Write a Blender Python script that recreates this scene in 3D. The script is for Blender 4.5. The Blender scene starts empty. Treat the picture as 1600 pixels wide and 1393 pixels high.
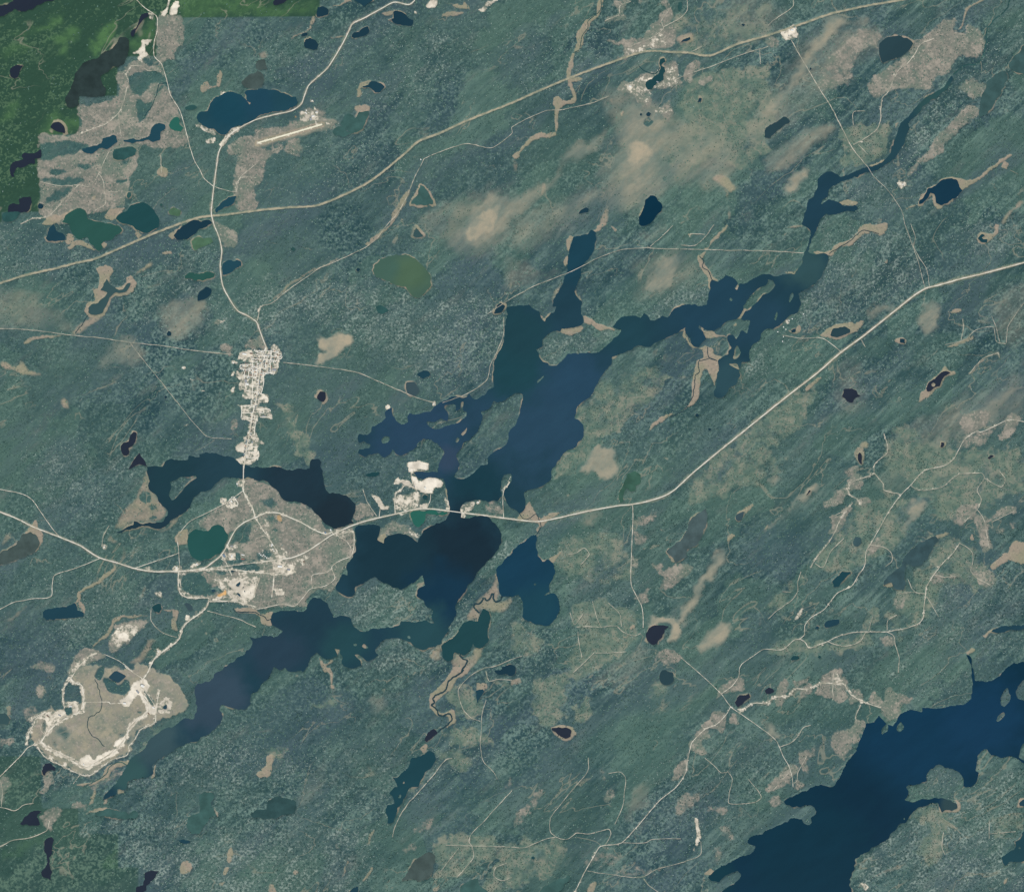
import bpy, math, random
import numpy as np
from mathutils.geometry import tessellate_polygon
from mathutils import Vector

# ---------------------------------------------------------------- camera, sky, sun, exposure
S = bpy.context.scene
COL = S.collection
M_PX = 10.0                      # metres on the ground per pixel of the photograph
W_PX, H_PX = 1600.0, 1393.0
cam = bpy.data.cameras.new('camera')
cam.sensor_width = 36.0
CAM_H = 24000.0
cam.lens = 36.0 * CAM_H / (W_PX * M_PX)
cam.clip_start = 50.0
cam.clip_end = 400000.0
cam_o = bpy.data.objects.new('camera', cam)
cam_o.location = (0, 0, CAM_H)
COL.objects.link(cam_o)
S.camera = cam_o
SUN_EL, SUN_AZ = math.radians(50), math.radians(152)   # azimuth clockwise from north (+Y)
w = bpy.data.worlds.new('World'); S.world = w; w.use_nodes = True
nt = w.node_tree
sky = nt.nodes.new('ShaderNodeTexSky'); sky.sky_type = 'NISHITA'; sky.sun_disc = False
sky.sun_elevation = SUN_EL; sky.sun_rotation = SUN_AZ; sky.air_density = 1.0; sky.dust_density = 0.7
bg = nt.nodes['Background']; bg.inputs['Strength'].default_value = 0.09
nt.links.new(sky.outputs[0], bg.inputs['Color'])
sun = bpy.data.lights.new('sun', 'SUN'); sun.energy = 3.2; sun.angle = math.radians(0.53); sun.color = (1.0, 0.955, 0.90)
sun_o = bpy.data.objects.new('sun', sun); COL.objects.link(sun_o)
sun_o.location = (0, 0, 30000)
sd = Vector((math.sin(SUN_AZ)*math.cos(SUN_EL), math.cos(SUN_AZ)*math.cos(SUN_EL), math.sin(SUN_EL)))
sun_o.rotation_euler = sd.to_track_quat('Z', 'Y').to_euler()
S.view_settings.view_transform = 'Standard'; S.view_settings.look = 'None'
S.view_settings.exposure = 0.0; S.view_settings.gamma = 1.0; S.view_settings.use_curve_mapping = False

S.render.engine = 'CYCLES'; S.cycles.use_denoising = False
rng = np.random.default_rng(7)
random.seed(7)
HAZE = (0.0, 0.0, 0.0)
LIGHT = (0.92, 0.93, 0.98)       # what this sun and sky make of a white ground: turns picture values into base colours
def lin(c):
    c = c/255.0
    return c/12.92 if c <= 0.04045 else ((c+0.055)/1.055)**2.4
def alb(r, g, b):
    return tuple(max(0.004, (lin(v)-h)/k) for v, h, k in zip((r, g, b), HAZE, LIGHT)) + (1.0,)

# ---------------------------------------------------------------- survey points: each tile letter is a map sheet (origin, scale)
TILE = {'t': (340, 520, 13.267), 'u': (340, 625, 13.267), 'w': (330, 880, 13.267), 'm': (330, 800, 13.267),
        'v': (580, 715, 10.633), 'p': (440, 150, 16.0), 'q': (0, 1040, 5.3333), 'g': (0, 0, 1.0)}
for ci, cn in enumerate('abcd'):
    for ri, oy in enumerate((0, 350, 700, 1043)):
        TILE[cn+str(ri)] = (400*ci, oy, 3.98)
def P(s):
    out = []; T = TILE['g']
    for tok in s.split():
        if ',' in tok:
            x, y = tok.split(',')
            out.append((T[0]+float(x)/T[2], T[1]+float(y)/T[2]))
        else:
            T = TILE[tok]
    return np.array(out)
def smooth(p, closed, step=2.2, jit=0.10, ten=0.8):
    """Catmull-Rom through the points, then a little fractal wander so that shores and edges look natural."""
    n = len(p)
    if closed:
        q = np.vstack([p[-1], p, p[0], p[1]])
        segs = n
    else:
        q = np.vstack([2*p[0]-p[1], p, 2*p[-1]-p[-2]])
        segs = n-1
    out = []
    for i in range(segs):
        a, b, c, d = q[i], q[i+1], q[i+2], q[i+3]
        L = np.hypot(*(c-b)); k = max(1, min(60, int(round(L/step))))
        la, lb = np.hypot(*(b-a))+1e-6, np.hypot(*(d-c))+1e-6
        m1 = (c-a)*L/(la+L)*ten; m2 = (d-b)*L/(L+lb)*ten
        t = (np.arange(k)/k)[:, None]
        h = (2*t**3-3*t**2+1)*b + (t**3-2*t**2+t)*m1 + (-2*t**3+3*t**2)*c + (t**3-t**2)*m2
        if jit > 0 and k > 1:
            nrm = np.array([-(c-b)[1], (c-b)[0]])/(L+1e-6)
            w1 = np.zeros(k)
            amp = min(L, 22)*jit
            for oc in (1, 2, 4):
                m = max(2, k//(max(1, 4//oc))+2)
                lat = rng.normal(size=m); lat[0] = 0; lat[-1] = 0
                w1 += np.interp(np.linspace(0, m-1, k+1)[:k], np.arange(m), lat)*amp*0.35/oc
            env = np.sin(np.pi*np.arange(k)/k)**0.5
            h = h + nrm*(w1*env)[:, None]
        out.append(h)
    if not closed: out.append(p[-1:])
    return np.vstack(out)
def wx(px): return (px-W_PX/2)*M_PX
def wy(py): return (H_PX/2-py)*M_PX

# ---------------------------------------------------------------- raster of the land (one cell = 15 m)
CS = 1.5; OX = OY = -60.0
NX = int((W_PX+120)/CS)+1; NY = int((H_PX+120)/CS)+1
GX = OX+np.arange(NX)*CS; GY = OY+np.arange(NY)*CS
def fill(poly, out=None):
    """Anti-aliased coverage of a closed outline (pixels) on the raster; returns the window and its values."""
    SS = 4
    u = ((poly[:, 0]-OX)/CS+0.5)*SS; v = ((poly[:, 1]-OY)/CS+0.5)*SS
    i0 = max(0, int(u.min()//SS)); i1 = min(NX, int(u.max()//SS)+2)
    j0 = max(0, int(v.min()//SS)); j1 = min(NY, int(v.max()//SS)+2)
    if i1 <= i0 or j1 <= j0: return None
    wN, hN = (i1-i0)*SS, (j1-j0)*SS
    u = u-i0*SS; v = v-j0*SS
    u2, v2 = np.roll(u, -1), np.roll(v, -1)
    lo = np.minimum(v, v2); hi = np.maximum(v, v2)
    r0 = np.clip(np.ceil(lo-0.5), 0, hN).astype(int); r1 = np.clip(np.ceil(hi-0.5), 0, hN).astype(int)
    cnt = r1-r0
    e = np.repeat(np.arange(len(u)), cnt)
    rows = np.arange(cnt.sum())-np.repeat(np.cumsum(cnt)-cnt, cnt)+r0[e]
    t = (rows+0.5-v[e])/(v2[e]-v[e])
    x = u[e]+t*(u2[e]-u[e])
    xi = np.clip(np.ceil(x-0.5), 0, wN).astype(int)
    acc = np.zeros((hN, wN+1), np.int32)
    np.add.at(acc, (rows, xi), 1)
    ins = (np.cumsum(acc, 1)[:, :wN] & 1).astype(np.float32)
    cov = ins.reshape(j1-j0, SS, i1-i0, SS).mean((1, 3))
    return (slice(j0, j1), slice(i0, i1)), cov
def blur(a, r):
    """Three box blurs, radius r in cells."""
    r = int(round(r))
    if r < 1: return a
    for _ in range(3):
        for ax in (0, 1):
            pad = [(0, 0), (0, 0)]; pad[ax] = (r+1, r)
            c = np.cumsum(np.pad(a, pad, mode='edge'), axis=ax, dtype=np.float64)
            n = a.shape[ax]
            a = ((c[2*r+1:2*r+1+n] - c[:n]) if ax == 0 else (c[:, 2*r+1:2*r+1+n] - c[:, :n]))/(2*r+1)
    return a.astype(np.float32)
def stroke(acc, pts, wd, val=1.0, soft=0.8):
    """Paint a band of width wd (pixels) along pts into acc (maximum)."""
    h = wd/2+soft
    for a, b in zip(pts[:-1], pts[1:]):
        x0, x1 = min(a[0], b[0])-h, max(a[0], b[0])+h
        y0, y1 = min(a[1], b[1])-h, max(a[1], b[1])+h
        i0, i1 = max(0, int((x0-OX)/CS)), min(NX, int((x1-OX)/CS)+2)
        j0, j1 = max(0, int((y0-OY)/CS)), min(NY, int((y1-OY)/CS)+2)
        if i1 <= i0 or j1 <= j0: continue
        X = GX[i0:i1][None, :]-a[0]; Y = GY[j0:j1][:, None]-a[1]
        d = b-a; L2 = d@d+1e-9
        t = np.clip((X*d[0]+Y*d[1])/L2, 0, 1)
        D = np.hypot(X-t*d[0], Y-t*d[1])
        m = np.clip((h-D)/(2*soft), 0, 1)*val
        np.maximum(acc[j0:j1, i0:i1], m, out=acc[j0:j1, i0:i1])
def vnoise(cell, seed, ang=0.0, stretch=1.0):
    """Smooth value noise in -1..1 on the raster; cell in pixels; optionally stretched along a direction."""
    r = np.random.default_rng(seed)
    X, Y = np.meshgrid(GX, GY)
    if ang or stretch != 1.0:
        c, s = math.cos(ang), math.sin(ang)
        X, Y = (X*c-Y*s)/stretch, X*s+Y*c
    X = X/cell; Y = Y/cell
    X -= X.min(); Y -= Y.min()
    n = r.uniform(-1, 1, (int(Y.max())+3, int(X.max())+3)).astype(np.float32)
    xi = X.astype(int); yi = Y.astype(int); fx = (X-xi).astype(np.float32); fy = (Y-yi).astype(np.float32)
    fx = fx*fx*(3-2*fx); fy = fy*fy*(3-2*fy)
    return (n[yi, xi]*(1-fx)+n[yi, xi+1]*fx)*(1-fy)+(n[yi+1, xi]*(1-fx)+n[yi+1, xi+1]*fx)*fy
def warp(a, amp, seed):
    dx = vnoise(14, seed)*amp+vnoise(5, seed+1)*amp*0.5; dy = vnoise(14, seed+2)*amp+vnoise(5, seed+3)*amp*0.5
    j, i = np.meshgrid(np.arange(NY), np.arange(NX), indexing='ij')
    return a[np.clip((j+dy/CS).round().astype(int), 0, NY-1), np.clip((i+dx/CS).round().astype(int), 0, NX-1)]
# ---------------------------------------------------------------- lakes: (colour key, shore-fen width px, label, outline, island outlines)
LAKES = [
('main', 0, 'long branching blue lake winding from the north-east down to the highway bridge',
 'd0 1140,470 1120,500 1080,550 1030,580 980,605 935,650 900,690 870,730 825,765 810,800 795,850 780,900 755,960 720,1000 650,1035 590,1045 530,1070 450,1100 420,1080 390,1065 345,1080 310,1115 300,1180 285,1220 255,1240 240,1290 225,1330 210,1393 '
 'd1 240,20 262,40 255,110 225,180 213,210 215,240 178,290 165,312 95,312 55,325 0,310 c1 1530,325 1480,350 1440,372 1415,370 1400,410 1385,400 1405,370 1370,330 1330,318 1290,350 1280,360 1245,345 1230,380 1235,405 1222,440 1212,500 1160,510 1080,500 1010,525 985,560 965,580 935,570 905,590 860,598 845,570 820,553 800,580 760,568 700,572 655,600 625,640 660,655 680,660 650,700 600,745 540,795 500,805 430,800 370,805 310,850 265,880 230,880 180,840 165,800 150,780 190,760 190,720 220,690 260,665 300,668 310,650 380,645 430,630 445,610 440,575 430,560 435,480 410,460 390,420 410,360 430,320 435,260 480,215 510,160 525,100 520,50 495,35 470,65 430,70 385,80 370,120 355,170 350,210 345,250 345,300 325,325 305,390 275,435 255,475 250,510 275,515 265,545 240,555 205,605 180,580 170,545 130,525 105,500 60,505 0,510 '
 'b1 1560,515 1550,600 1545,700 1530,760 1500,810 1480,860 1475,950 1480,1010 1440,1035 1400,1070 1370,1090 1345,1080 1325,1055 1310,1075 1280,1080 1240,1070 1190,1090 1140,1110 1110,1130 1090,1160 1040,1170 980,1185 955,1175 940,1200 945,1230 915,1245 870,1220 850,1190 845,1140 820,1150 800,1170 805,1205 760,1240 720,1260 715,1290 690,1310 640,1305 630,1330 640,1360 670,1350 710,1370 700,1393 '
 'b2 640,10 635,30 680,55 720,40 760,30 800,60 830,40 850,10 870,35 900,45 950,25 1000,-10 b1 1000,1370 1040,1335 1090,1340 1130,1365 1150,1390 b2 1170,20 1165,45 1145,80 1135,110 1130,150 1060,150 1000,145 980,152 1000,180 1040,195 1075,180 1130,185 1165,190 1180,240 1190,290 1200,340 1205,400 1180,445 1120,465 1060,500 1020,550 1005,585 975,560 930,535 880,530 830,540 800,560 795,590 770,580 755,570 770,520 770,485 720,475 660,480 620,490 625,560 620,620 600,680 560,740 570,790 540,780 520,820 495,860 510,890 550,915 590,925 615,900 620,860 660,845 700,820 740,800 780,830 830,850 900,880 940,860 1000,820 1035,790 1050,850 1005,880 1000,920 1040,945 1060,985 1100,1010 1090,1050 1105,1085 1050,1065 980,1080 900,1075 890,1100 800,1115 720,1120 670,1140 610,1110 580,1050 530,1040 480,1050 460,1000 440,960 400,930 350,930 320,970 300,1010 220,1010 150,1010 110,1020 95,1050 100,1100 165,1135 110,1175 40,1165 0,1180 '
 'a2 1550,1170 1570,1200 1550,1250 1500,1290 1440,1330 1350,1390 a3 1330,40 1300,85 1225,100 1210,140 1220,200 1210,290 1200,320 1150,310 1120,330 1070,370 1000,390 950,430 920,460 890,510 830,550 800,590 760,660 720,720 690,750 650,790 640,820 670,810 720,790 730,750 770,760 790,740 800,705 860,690 920,680 955,650 945,610 970,580 1020,550 1080,520 1160,470 1210,460 1250,430 1320,390 1370,350 1385,300 1365,260 1380,230 1430,245 1480,260 1520,260 1560,220 1565,160 '
 'b3 0,150 30,110 80,60 100,20 b2 95,1393 110,1360 150,1380 b3 180,0 200,20 240,25 280,15 b2 290,1393 310,1370 330,1330 340,1300 380,1270 400,1290 430,1310 470,1310 505,1290 490,1245 525,1250 520,1270 540,1300 530,1330 550,1355 600,1370 655,1350 650,1320 615,1285 650,1290 690,1325 730,1310 760,1285 740,1260 770,1220 820,1185 880,1180 940,1200 1000,1240 1040,1255 1110,1235 1155,1215 1165,1180 1200,1110 1245,1040 1240,980 1270,930 1310,870 1370,790 1430,710 1490,650 1525,590 1520,520 1490,470 1430,420 1350,425 1275,430 1272,395 1270,375 1290,345 1350,325 1420,325 1500,330 1525,300 1525,210 1545,165 1585,160 1590,200 1570,225 1545,260 1545,300 1560,340 '
 'c2 0,375 40,400 50,405 75,385 85,350 80,310 75,275 100,260 150,250 180,240 210,220 245,190 250,130 300,70 350,10 c1 385,1393 440,1330 445,1270 420,1220 390,1210 400,1150 440,1105 480,1080 520,1010 560,940 620,870 625,825 700,800 760,765 800,755 850,765 900,735 1000,690 1060,655 1080,640 1080,680 1110,720 1130,760 1160,765 1180,740 1205,710 1190,670 1160,645 1165,630 1200,655 1260,660 1310,625 1350,600 1410,580 1440,530 1480,450 1500,430 1540,395 1592,360 d1 0,345 30,350 45,380 20,415 0,430 c1 1560,440 1530,480 1490,520 1440,560 1425,590 1480,600 1470,640 1460,680 1430,660 1395,715 1375,690 1345,690 1340,720 1365,770 1345,790 1345,810 1310,825 1280,850 1290,900 1275,930 1270,1010 1255,1040 1260,1070 1300,1080 1330,1060 1350,1020 1390,1000 1420,940 1415,900 1430,860 1480,850 1475,810 1490,760 1540,720 1550,680 1592,650 '
 'd1 30,655 70,630 110,595 140,565 190,545 205,500 195,460 190,435 240,405 300,370 340,310 375,230 375,195 345,180 280,185 250,170 270,110 290,60 315,0 d0 325,1365 360,1330 420,1335 480,1315 540,1315 560,1290 540,1275 470,1280 430,1255 380,1240 330,1270 340,1240 370,1225 380,1180 420,1150 450,1130 520,1110 600,1075 690,1050 740,1020 800,970 830,920 850,880 865,830 880,760 940,700 1000,640 1050,610 1080,580 1120,540 1150,490',
 ['b1 1590,1068 1540,1100 1500,1110 1480,1100 1450,1150 1400,1165 1410,1200 1400,1240 1380,1290 1330,1340 1290,1360 1280,1390 b2 1260,20 1245,50 1265,100 1255,140 1235,170 1240,185 1290,190 1330,170 1370,135 1400,105 1440,100 1440,60 1490,15 b1 1530,1390 1560,1360 1570,1300 1592,1265 c1 20,1250 45,1190 60,1110 65,1060 20,1052',
  'b1 1060,1230 1110,1230 1150,1210 1190,1225 1195,1180 1170,1140 1180,1125 1240,1125 1240,1160 1270,1150 1275,1110 1290,1105 1290,1160 1310,1170 1300,1200 1240,1240 1180,1255 1120,1275 1080,1260',
  'b1 780,1345 800,1320 830,1325 825,1350 790,1365', 'b1 1275,1310 1300,1280 1312,1265 1308,1290 1285,1315', 'b1 1240,1350 1255,1325 1265,1335 1250,1360',
  'd1 130,480 140,440 155,425 158,450 135,490', 'd1 38,592 55,545 60,555 48,600', 'c1 1352,470 1360,458 1370,466 1366,480',
  'c1 1385,780 1400,755 1422,800 1392,840 1375,835', 'c1 1350,870 1400,870 1415,905 1380,890', 'c1 155,980 200,940 195,952 160,988',
  'b2 605,1220 620,1214 630,1222 615,1230', 'b2 660,1232 672,1216 698,1240 680,1245', 'b2 940,1170 955,1164 960,1180 945,1182']),
('west', 0, 'dark lake below the town with a wooded island in its western half',
 'a2 915,115 960,110 1010,115 1030,80 1060,65 1130,75 1170,70 1175,45 1240,55 1240,35 1280,25 1340,30 1390,50 1440,55 1480,85 1510,105 1592,115 b2 80,120 150,118 200,135 330,125 345,70 385,65 405,90 400,110 415,140 420,190 430,250 460,280 520,280 570,300 600,330 620,350 615,400 595,450 610,465 560,480 500,500 470,490 430,470 390,420 340,370 240,330 180,325 160,310 140,270 100,240 60,205 0,200 a2 1540,180 1520,190 1460,185 1400,180 1370,195 1330,235 1300,260 1250,270 1215,300 1190,340 1160,390 1100,430 1060,450 1040,480 1000,500 950,495 900,484 840,500 800,508 755,524 720,517 755,512 790,488 830,475 832,452 852,456 880,470 930,462 1000,460 1040,420 1045,395 1010,360 985,330 970,290 930,260 920,230 930,205 920,170',
 ['a2 1050,290 1065,240 1060,210 1090,200 1120,180 1170,180 1215,170 1222,185 1190,205 1150,240 1120,280 1070,325 1060,310']),
('deep', 0, 'round deep blue lake east of the wooded ridge with a tiny islet',
 'b2 1592,650 1540,700 1495,750 1495,790 1510,840 1515,900 1530,920 1592,925 c2 40,910 65,950 70,1000 65,1050 100,1075 160,1095 210,1105 250,1085 280,1040 298,990 285,930 260,900 230,905 200,915 235,890 230,860 255,810 270,760 250,710 220,690 190,705 160,670 150,620 155,570 150,540 110,550 40,600', ['c2 134,846 143,838 152,846 143,855']),
('tealdark', 1.5, 'dark teal lake with sandy lobes between two winding creeks',
 'b2 1410,995 1450,1015 1460,1050 1450,1100 1440,1150 1445,1200 1410,1240 1370,1240 1350,1215 1340,1240 1310,1280 1290,1290 1250,1275 1235,1270 1225,1310 1190,1322 1160,1300 1155,1225 1200,1190 1250,1150 1290,1085 1330,1070 1380,1075 1390,1040', []),
('navy', 0, 'great navy lake filling the south-eastern corner with wooded points and islands',
 'd3 1640,-50 1550,-30 1480,0 1440,50 1390,80 1330,80 1290,80 1282,40 1275,0 d2 1272,1370 1255,1290 1232,1282 1240,1300 1262,1345 1268,1390 d3 1266,40 1270,120 1262,190 1230,220 1150,235 1080,250 1000,248 960,245 955,275 900,262 860,270 820,290 800,330 775,360 745,350 745,390 710,415 705,390 735,345 690,295 660,335 610,345 600,380 575,440 550,500 520,550 490,585 465,630 450,670 420,720 380,740 330,725 260,745 190,780 150,800 100,830 110,850 180,860 270,855 300,890 290,915 265,930 270,965 230,970 210,940 160,930 100,960 40,990 0,1005 '
 'c3 1540,1035 1470,1060 1465,1085 1490,1100 1515,1110 1500,1140 1440,1165 1380,1195 1310,1230 1285,1215 1300,1235 1265,1255 1240,1280 1220,1305 1250,1325 1290,1330 1330,1290 1400,1260 1425,1290 1390,1330 1330,1370 1300,1400 1310,1560 d3 520,1560 520,1393 510,1310 540,1250 540,1195 600,1150 690,1100 750,1060 800,1000 820,970 860,960 880,925 930,870 1000,850 1055,838 1075,885 1082,898 1100,885 1140,888 1180,870 1170,840 1130,820 1060,812 980,815 900,835 850,820 875,775 860,740 920,725 985,705 985,670 1010,630 1060,600 1120,620 1190,650 1215,690 1215,735 1270,735 1300,700 1312,650 1292,640 1300,600 1325,520 1360,505 1390,545 1450,560 1490,550 1560,570 1590,592 1600,575 1562,556 1572,500 1592,468 1650,440 1650,215 1592,203 1555,190 1540,150 1560,110 1592,75 1650,40',
 ['d3 1450,180 1470,140 1490,125 1500,160 1510,170 1500,210 1470,240 1450,230', 'd3 1420,330 1430,300 1465,275 1475,290 1450,320 1430,335', 'd3 800,385 805,360 825,340 845,365 820,398', 'd3 842,938 848,930 853,938 847,944']),
('purple', 0, 'dark purple lake strip cut by the north-western corner', 'a0 -60,40 30,30 80,10 100,-40 370,-40 372,0 290,10 250,30 215,50 160,75 115,68 90,55 70,75 40,90 0,105 -60,118', []),
('slategreen', 0, 'grey-green lake along the edge of the bright green forest', 'a0 740,235 775,230 800,250 805,300 795,345 770,400 735,420 705,412 690,430 640,465 625,480 640,530 660,555 650,597 520,600 492,600 490,655 455,670 425,668 405,610 425,575 450,520 465,460 500,415 540,380 600,365 640,330 680,315 715,280', []),
('purple', 0, 'thin dark pond beside the north-western road', 'a0 880,90 920,80 925,95 890,125 870,150 845,190 830,230 815,225 818,190 850,165 862,130', []),
('purple', 0.8, 'bean-shaped dark pond in the bright green forest', 'a0 60,440 80,415 110,405 145,408 125,440 110,480 90,490 65,475', []),
('purple', 4, 'dark pond with a wide olive bog rim in the green forest', 'a0 312,790 335,762 370,760 400,790 403,830 360,820 330,805', []),
('purple', 0, 'ragged dark purple lake at the western edge of the green forest', 'a0 255,930 230,945 190,955 150,950 135,975 145,990 110,1000 80,1010 65,1030 60,1060 75,1100 90,1100 95,1060 110,1040 130,1045 150,1040 180,1020 215,1020 215,990 240,985 255,980', []),
('purple', 0, 'two-lobed dark purple lake above the green lakes', 'a0 50,1290 80,1265 120,1270 115,1240 140,1225 190,1225 198,1260 185,1300 170,1318 100,1320 50,1318', []),
('blue', 0, 'blue pond with a thin western arm among clear-cuts', 'a0 640,860 700,838 725,850 730,885 700,905 665,930 635,920 550,955 520,945 510,925 550,915 600,905 630,890', []),
('blue', 0, 'blue pond with a long tail between grey clear-cuts', 'a0 940,800 985,765 1025,775 1030,800 1000,820 995,870 950,885 925,870 870,880 800,885 770,880 765,870 850,870 920,850', []),
('emerald', 0, 'small emerald pond beside the road through clear-cuts', 'a0 1060,755 1085,730 1115,735 1115,770 1140,795 1125,820 1090,815 1060,800 1050,780', []),
('tealmurk', 0, 'shallow teal pond south of the blue ponds', 'a0 710,930 760,918 820,912 850,930 840,965 790,985 740,995 705,985 700,955', []),
('blue', 1, 'blue lake with round bays north of the airstrip',
 'a0 1225,720 1245,695 1290,690 1310,640 1360,600 1420,570 1470,580 1520,610 1550,650 1560,640 1520,580 1540,560 1592,560 b0 40,550 90,560 140,565 200,590 250,605 260,640 235,665 170,690 110,695 50,710 0,735 a0 1520,770 1450,795 1400,840 1370,835 1340,810 1280,790 1235,760', []),
('tealmurk', 0, 'small dark pond west of the airstrip lake', 'a0 1150,670 1180,655 1225,665 1200,685 1155,682', []),
('blue', 0.8, 'slim slanting pond beside the big road junction', 'a0 1340,1300 1370,1265 1420,1225 1470,1220 1455,1260 1420,1285 1380,1300 1345,1325', []),
('greenlake', 1, 'green shallow lake with tan shores, western of two neighbours',
 'a0 385,1380 420,1330 460,1305 500,1295 530,1310 540,1350 590,1375 640,1385 700,1395 a1 740,12 760,40 720,70 690,100 650,105 630,125 640,145 615,170 600,160 580,135 555,110 540,80 500,95 470,85 440,40 430,0', []),
('greenlake2', 1, 'round green lake with tan shores, eastern of two neighbours', 'a0 720,1360 745,1330 790,1310 810,1280 850,1265 900,1262 940,1290 970,1330 990,1360 990,1393 a1 985,20 940,45 900,55 860,40 820,10 a0 760,1390', []),
('navy2', 0, 'small round dark pond west of the green lakes', 'a0 235,1280 245,1265 262,1268 272,1282 262,1298 242,1298', []),
('tealmurk', 0, 'small egg-shaped pond among clear-cut spurs', 'a0 788,1220 798,1195 815,1198 815,1220 798,1235', []),
('tealmurk', 0, 'tiny pond east of the clear-cut spurs', 'a0 992,1275 1000,1264 1012,1272 1004,1284', []),
('tealmurk', 0, 'teal pond on the western picture edge', 'a0 15,1330 130,1322 110,1350 70,1380 20,1375', []),
('olivepond', 0, 'small bright green boggy pond', 'a0 1050,1310 1080,1290 1125,1310 1110,1345 1060,1335', []),
('blue2', 2.5, 'square-ended pond ringed by a tan bog', 'a1 295,60 305,25 335,0 350,40 385,55 405,75 400,100 350,108 300,105 285,90', []),
('navy2', 0.8, 'dark lake tucked beside the tan right-of-way', 'a1 1080,70 1105,35 1150,5 1200,-25 1300,-25 1320,-5 1280,20 1235,35 1215,60 1160,95 1100,98', []),
('olivepond', 0, 'bright green marsh pond below the right-of-way', 'a1 1190,110 1215,85 1310,85 1325,110 1290,130 1250,145 1215,165 1200,150', []),
('greenlake', 1, 'long green marsh pond west of the big road', 'a1 1150,320 1180,300 1230,310 1290,295 1335,310 1330,330 1290,340 1260,352 1240,345 1150,340', []),
('blue', 1, 'blue pond touching the big road bend', 'a1 1380,270 1390,240 1430,222 1495,230 1500,260 1460,280 1420,310 1385,315', []),
('navy2', 0, 'teardrop dark pond on the grey bog', 'a1 1230,480 1240,420 1280,390 1315,405 1300,450 1265,470', []),
('navy2', 0, 'small round dark pond in the grey bog', 'a1 1036,680 1050,664 1066,676 1062,694 1044,696', []),
('navy2', 0, 'tiny round pond in the forest west of town', 'a1 1021,1076 1030,1066 1040,1074 1032,1085', []),
('slate', 3.5, 'star-shaped slate lake ringed by tan bog', 'a1 660,340 680,370 715,395 740,410 765,405 790,370 812,365 800,400 785,420 740,430 720,425 700,440 680,460 660,510 620,560 580,565 550,550 550,520 580,495 610,490 640,460 665,425 625,410 640,390', []),
('purple', 2, 'purple marsh lake north-west of the dark lake', 'a1 800,1350 810,1310 830,1290 850,1300 845,1340 830,1370 800,1393 a2 805,20 800,40 770,45 755,20 a1 765,1360', []),
('purple', 1, 'small purple marsh pool joining the dark lake', 'a2 835,70 850,50 870,30 905,90 915,115 870,100 840,110 800,130 820,95', []),
('purple', 0, 'purple pond in the green strip at the top', 'b0 105,15 130,-15 210,-20 190,5 140,30 115,35', []),
('navy2', 1, 'squarish dark pond at the top edge of the teal forest', 'b0 378,80 385,45 415,40 450,60 450,90 420,100 380,105', []),
('blue2', 0.8, 'dark pond cut by the top edge beside the road', 'b0 610,0 605,-30 730,-30 725,5 690,30 670,45 640,20', []),
('navy2', 1.5, 'dark arrowhead pond with tan rim', 'b0 298,285 310,245 335,235 370,250 388,280 380,305 340,308 310,300', []),
('navy2', 0, 'tiny dark pond above the arrowhead pond', 'b0 280,225 290,208 320,205 318,222', []),
('navy2', 0.8, 'wavy dark pond east of the road', 'b0 595,230 605,205 640,200 665,175 695,165 705,190 690,215 650,230 610,238', []),
('navy2', 1, 'blocky dark lake south of the road curve', 'b0 825,125 855,115 855,75 885,70 930,90 945,110 975,125 970,160 920,160 870,150 845,130', []),
('blue2', 1.8, 'dark lens-shaped pond with pale rim', 'b0 660,540 700,525 720,505 760,515 800,540 770,575 740,575 715,550', []),
('greybrown', 0, 'murky grey-brown shallow lake above the airstrip lake', 'a0 1500,510 1530,480 1592,450 b0 10,440 45,465 50,500 40,540 0,556 a0 1540,550 1520,540', []),
('greybrown', 0, 'small murky pool beside the grey-brown lake', 'b0 0,385 50,370 70,430 20,440 0,425', []),
('murk', 0.5, 'murky green lake at the end of the airstrip', 'b0 525,770 550,720 600,715 615,735 640,695 700,690 690,740 665,800 620,825 560,805', []),
('murk', 0, 'shallow murky pool off the end of the airstrip', 'b0 475,815 520,785 545,790 560,812 610,832 540,852 490,842', []),
('murk', 3, 'triangular pale bog pool ringed in tan', 'b0 1020,1150 1045,1160 1075,1205 1100,1245 1100,1270 965,1270 965,1255 1005,1210', []),
('navy2', 4, 'small dark pond in a tan patch north of the pipeline', 'c0 1050,265 1080,240 1105,230 1110,245 1085,258', []),
('tealdark', 1, 'dark channel pond between mottled clearings', 'c0 920,370 945,360 955,385 930,410 950,420 940,500 900,520 870,555 845,560 830,520 880,480 910,460 925,420', []),
('navy2', 0, 'smaller of two round pools on the large tan bog', 'c0 794,712 802,702 810,711 802,722', []),
('navy2', 0, 'larger of two round pools on the large tan bog', 'c0 834,710 848,696 864,708 854,724 838,722', []),
('navy2', 3, 'tiny pond in mottled clearings', 'c0 1155,635 1165,610 1180,612 1175,632', []),
('navy', 0, 'egg-shaped deep blue lake at the foot of the tan bog', 'c0 790,1393 790,1350 820,1290 830,1240 860,1215 890,1220 910,1250 930,1265 935,1295 900,1340 880,1370 840,1398 805,1405', []),
('navy2', 0, 'small dark pond west of the egg-shaped lake', 'c0 415,1330 430,1305 460,1290 478,1300 470,1320 440,1325', []),
('tealmurk', 0, 'small oval pond at the top between two trails', 'c0 1030,40 1035,15 1055,15 1055,60 1040,70', []),
('navy2', 1, 'tiny dark pond on the tan meadow at the top', 'c0 1425,152 1440,150 1450,154 1440,165', []),
('slatedark', 0.7, 'D-shaped dark slate lake beside the large clear-cut', 'd0 690,320 705,260 750,230 810,222 870,240 903,270 880,310 840,345 770,370 715,393 700,365', []),
('slatedark', 0, 'oblong dark slate lake west of the straight track', 'd0 -15,800 30,770 60,755 100,725 137,755 90,790 40,830 10,860 -20,855', []),
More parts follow.
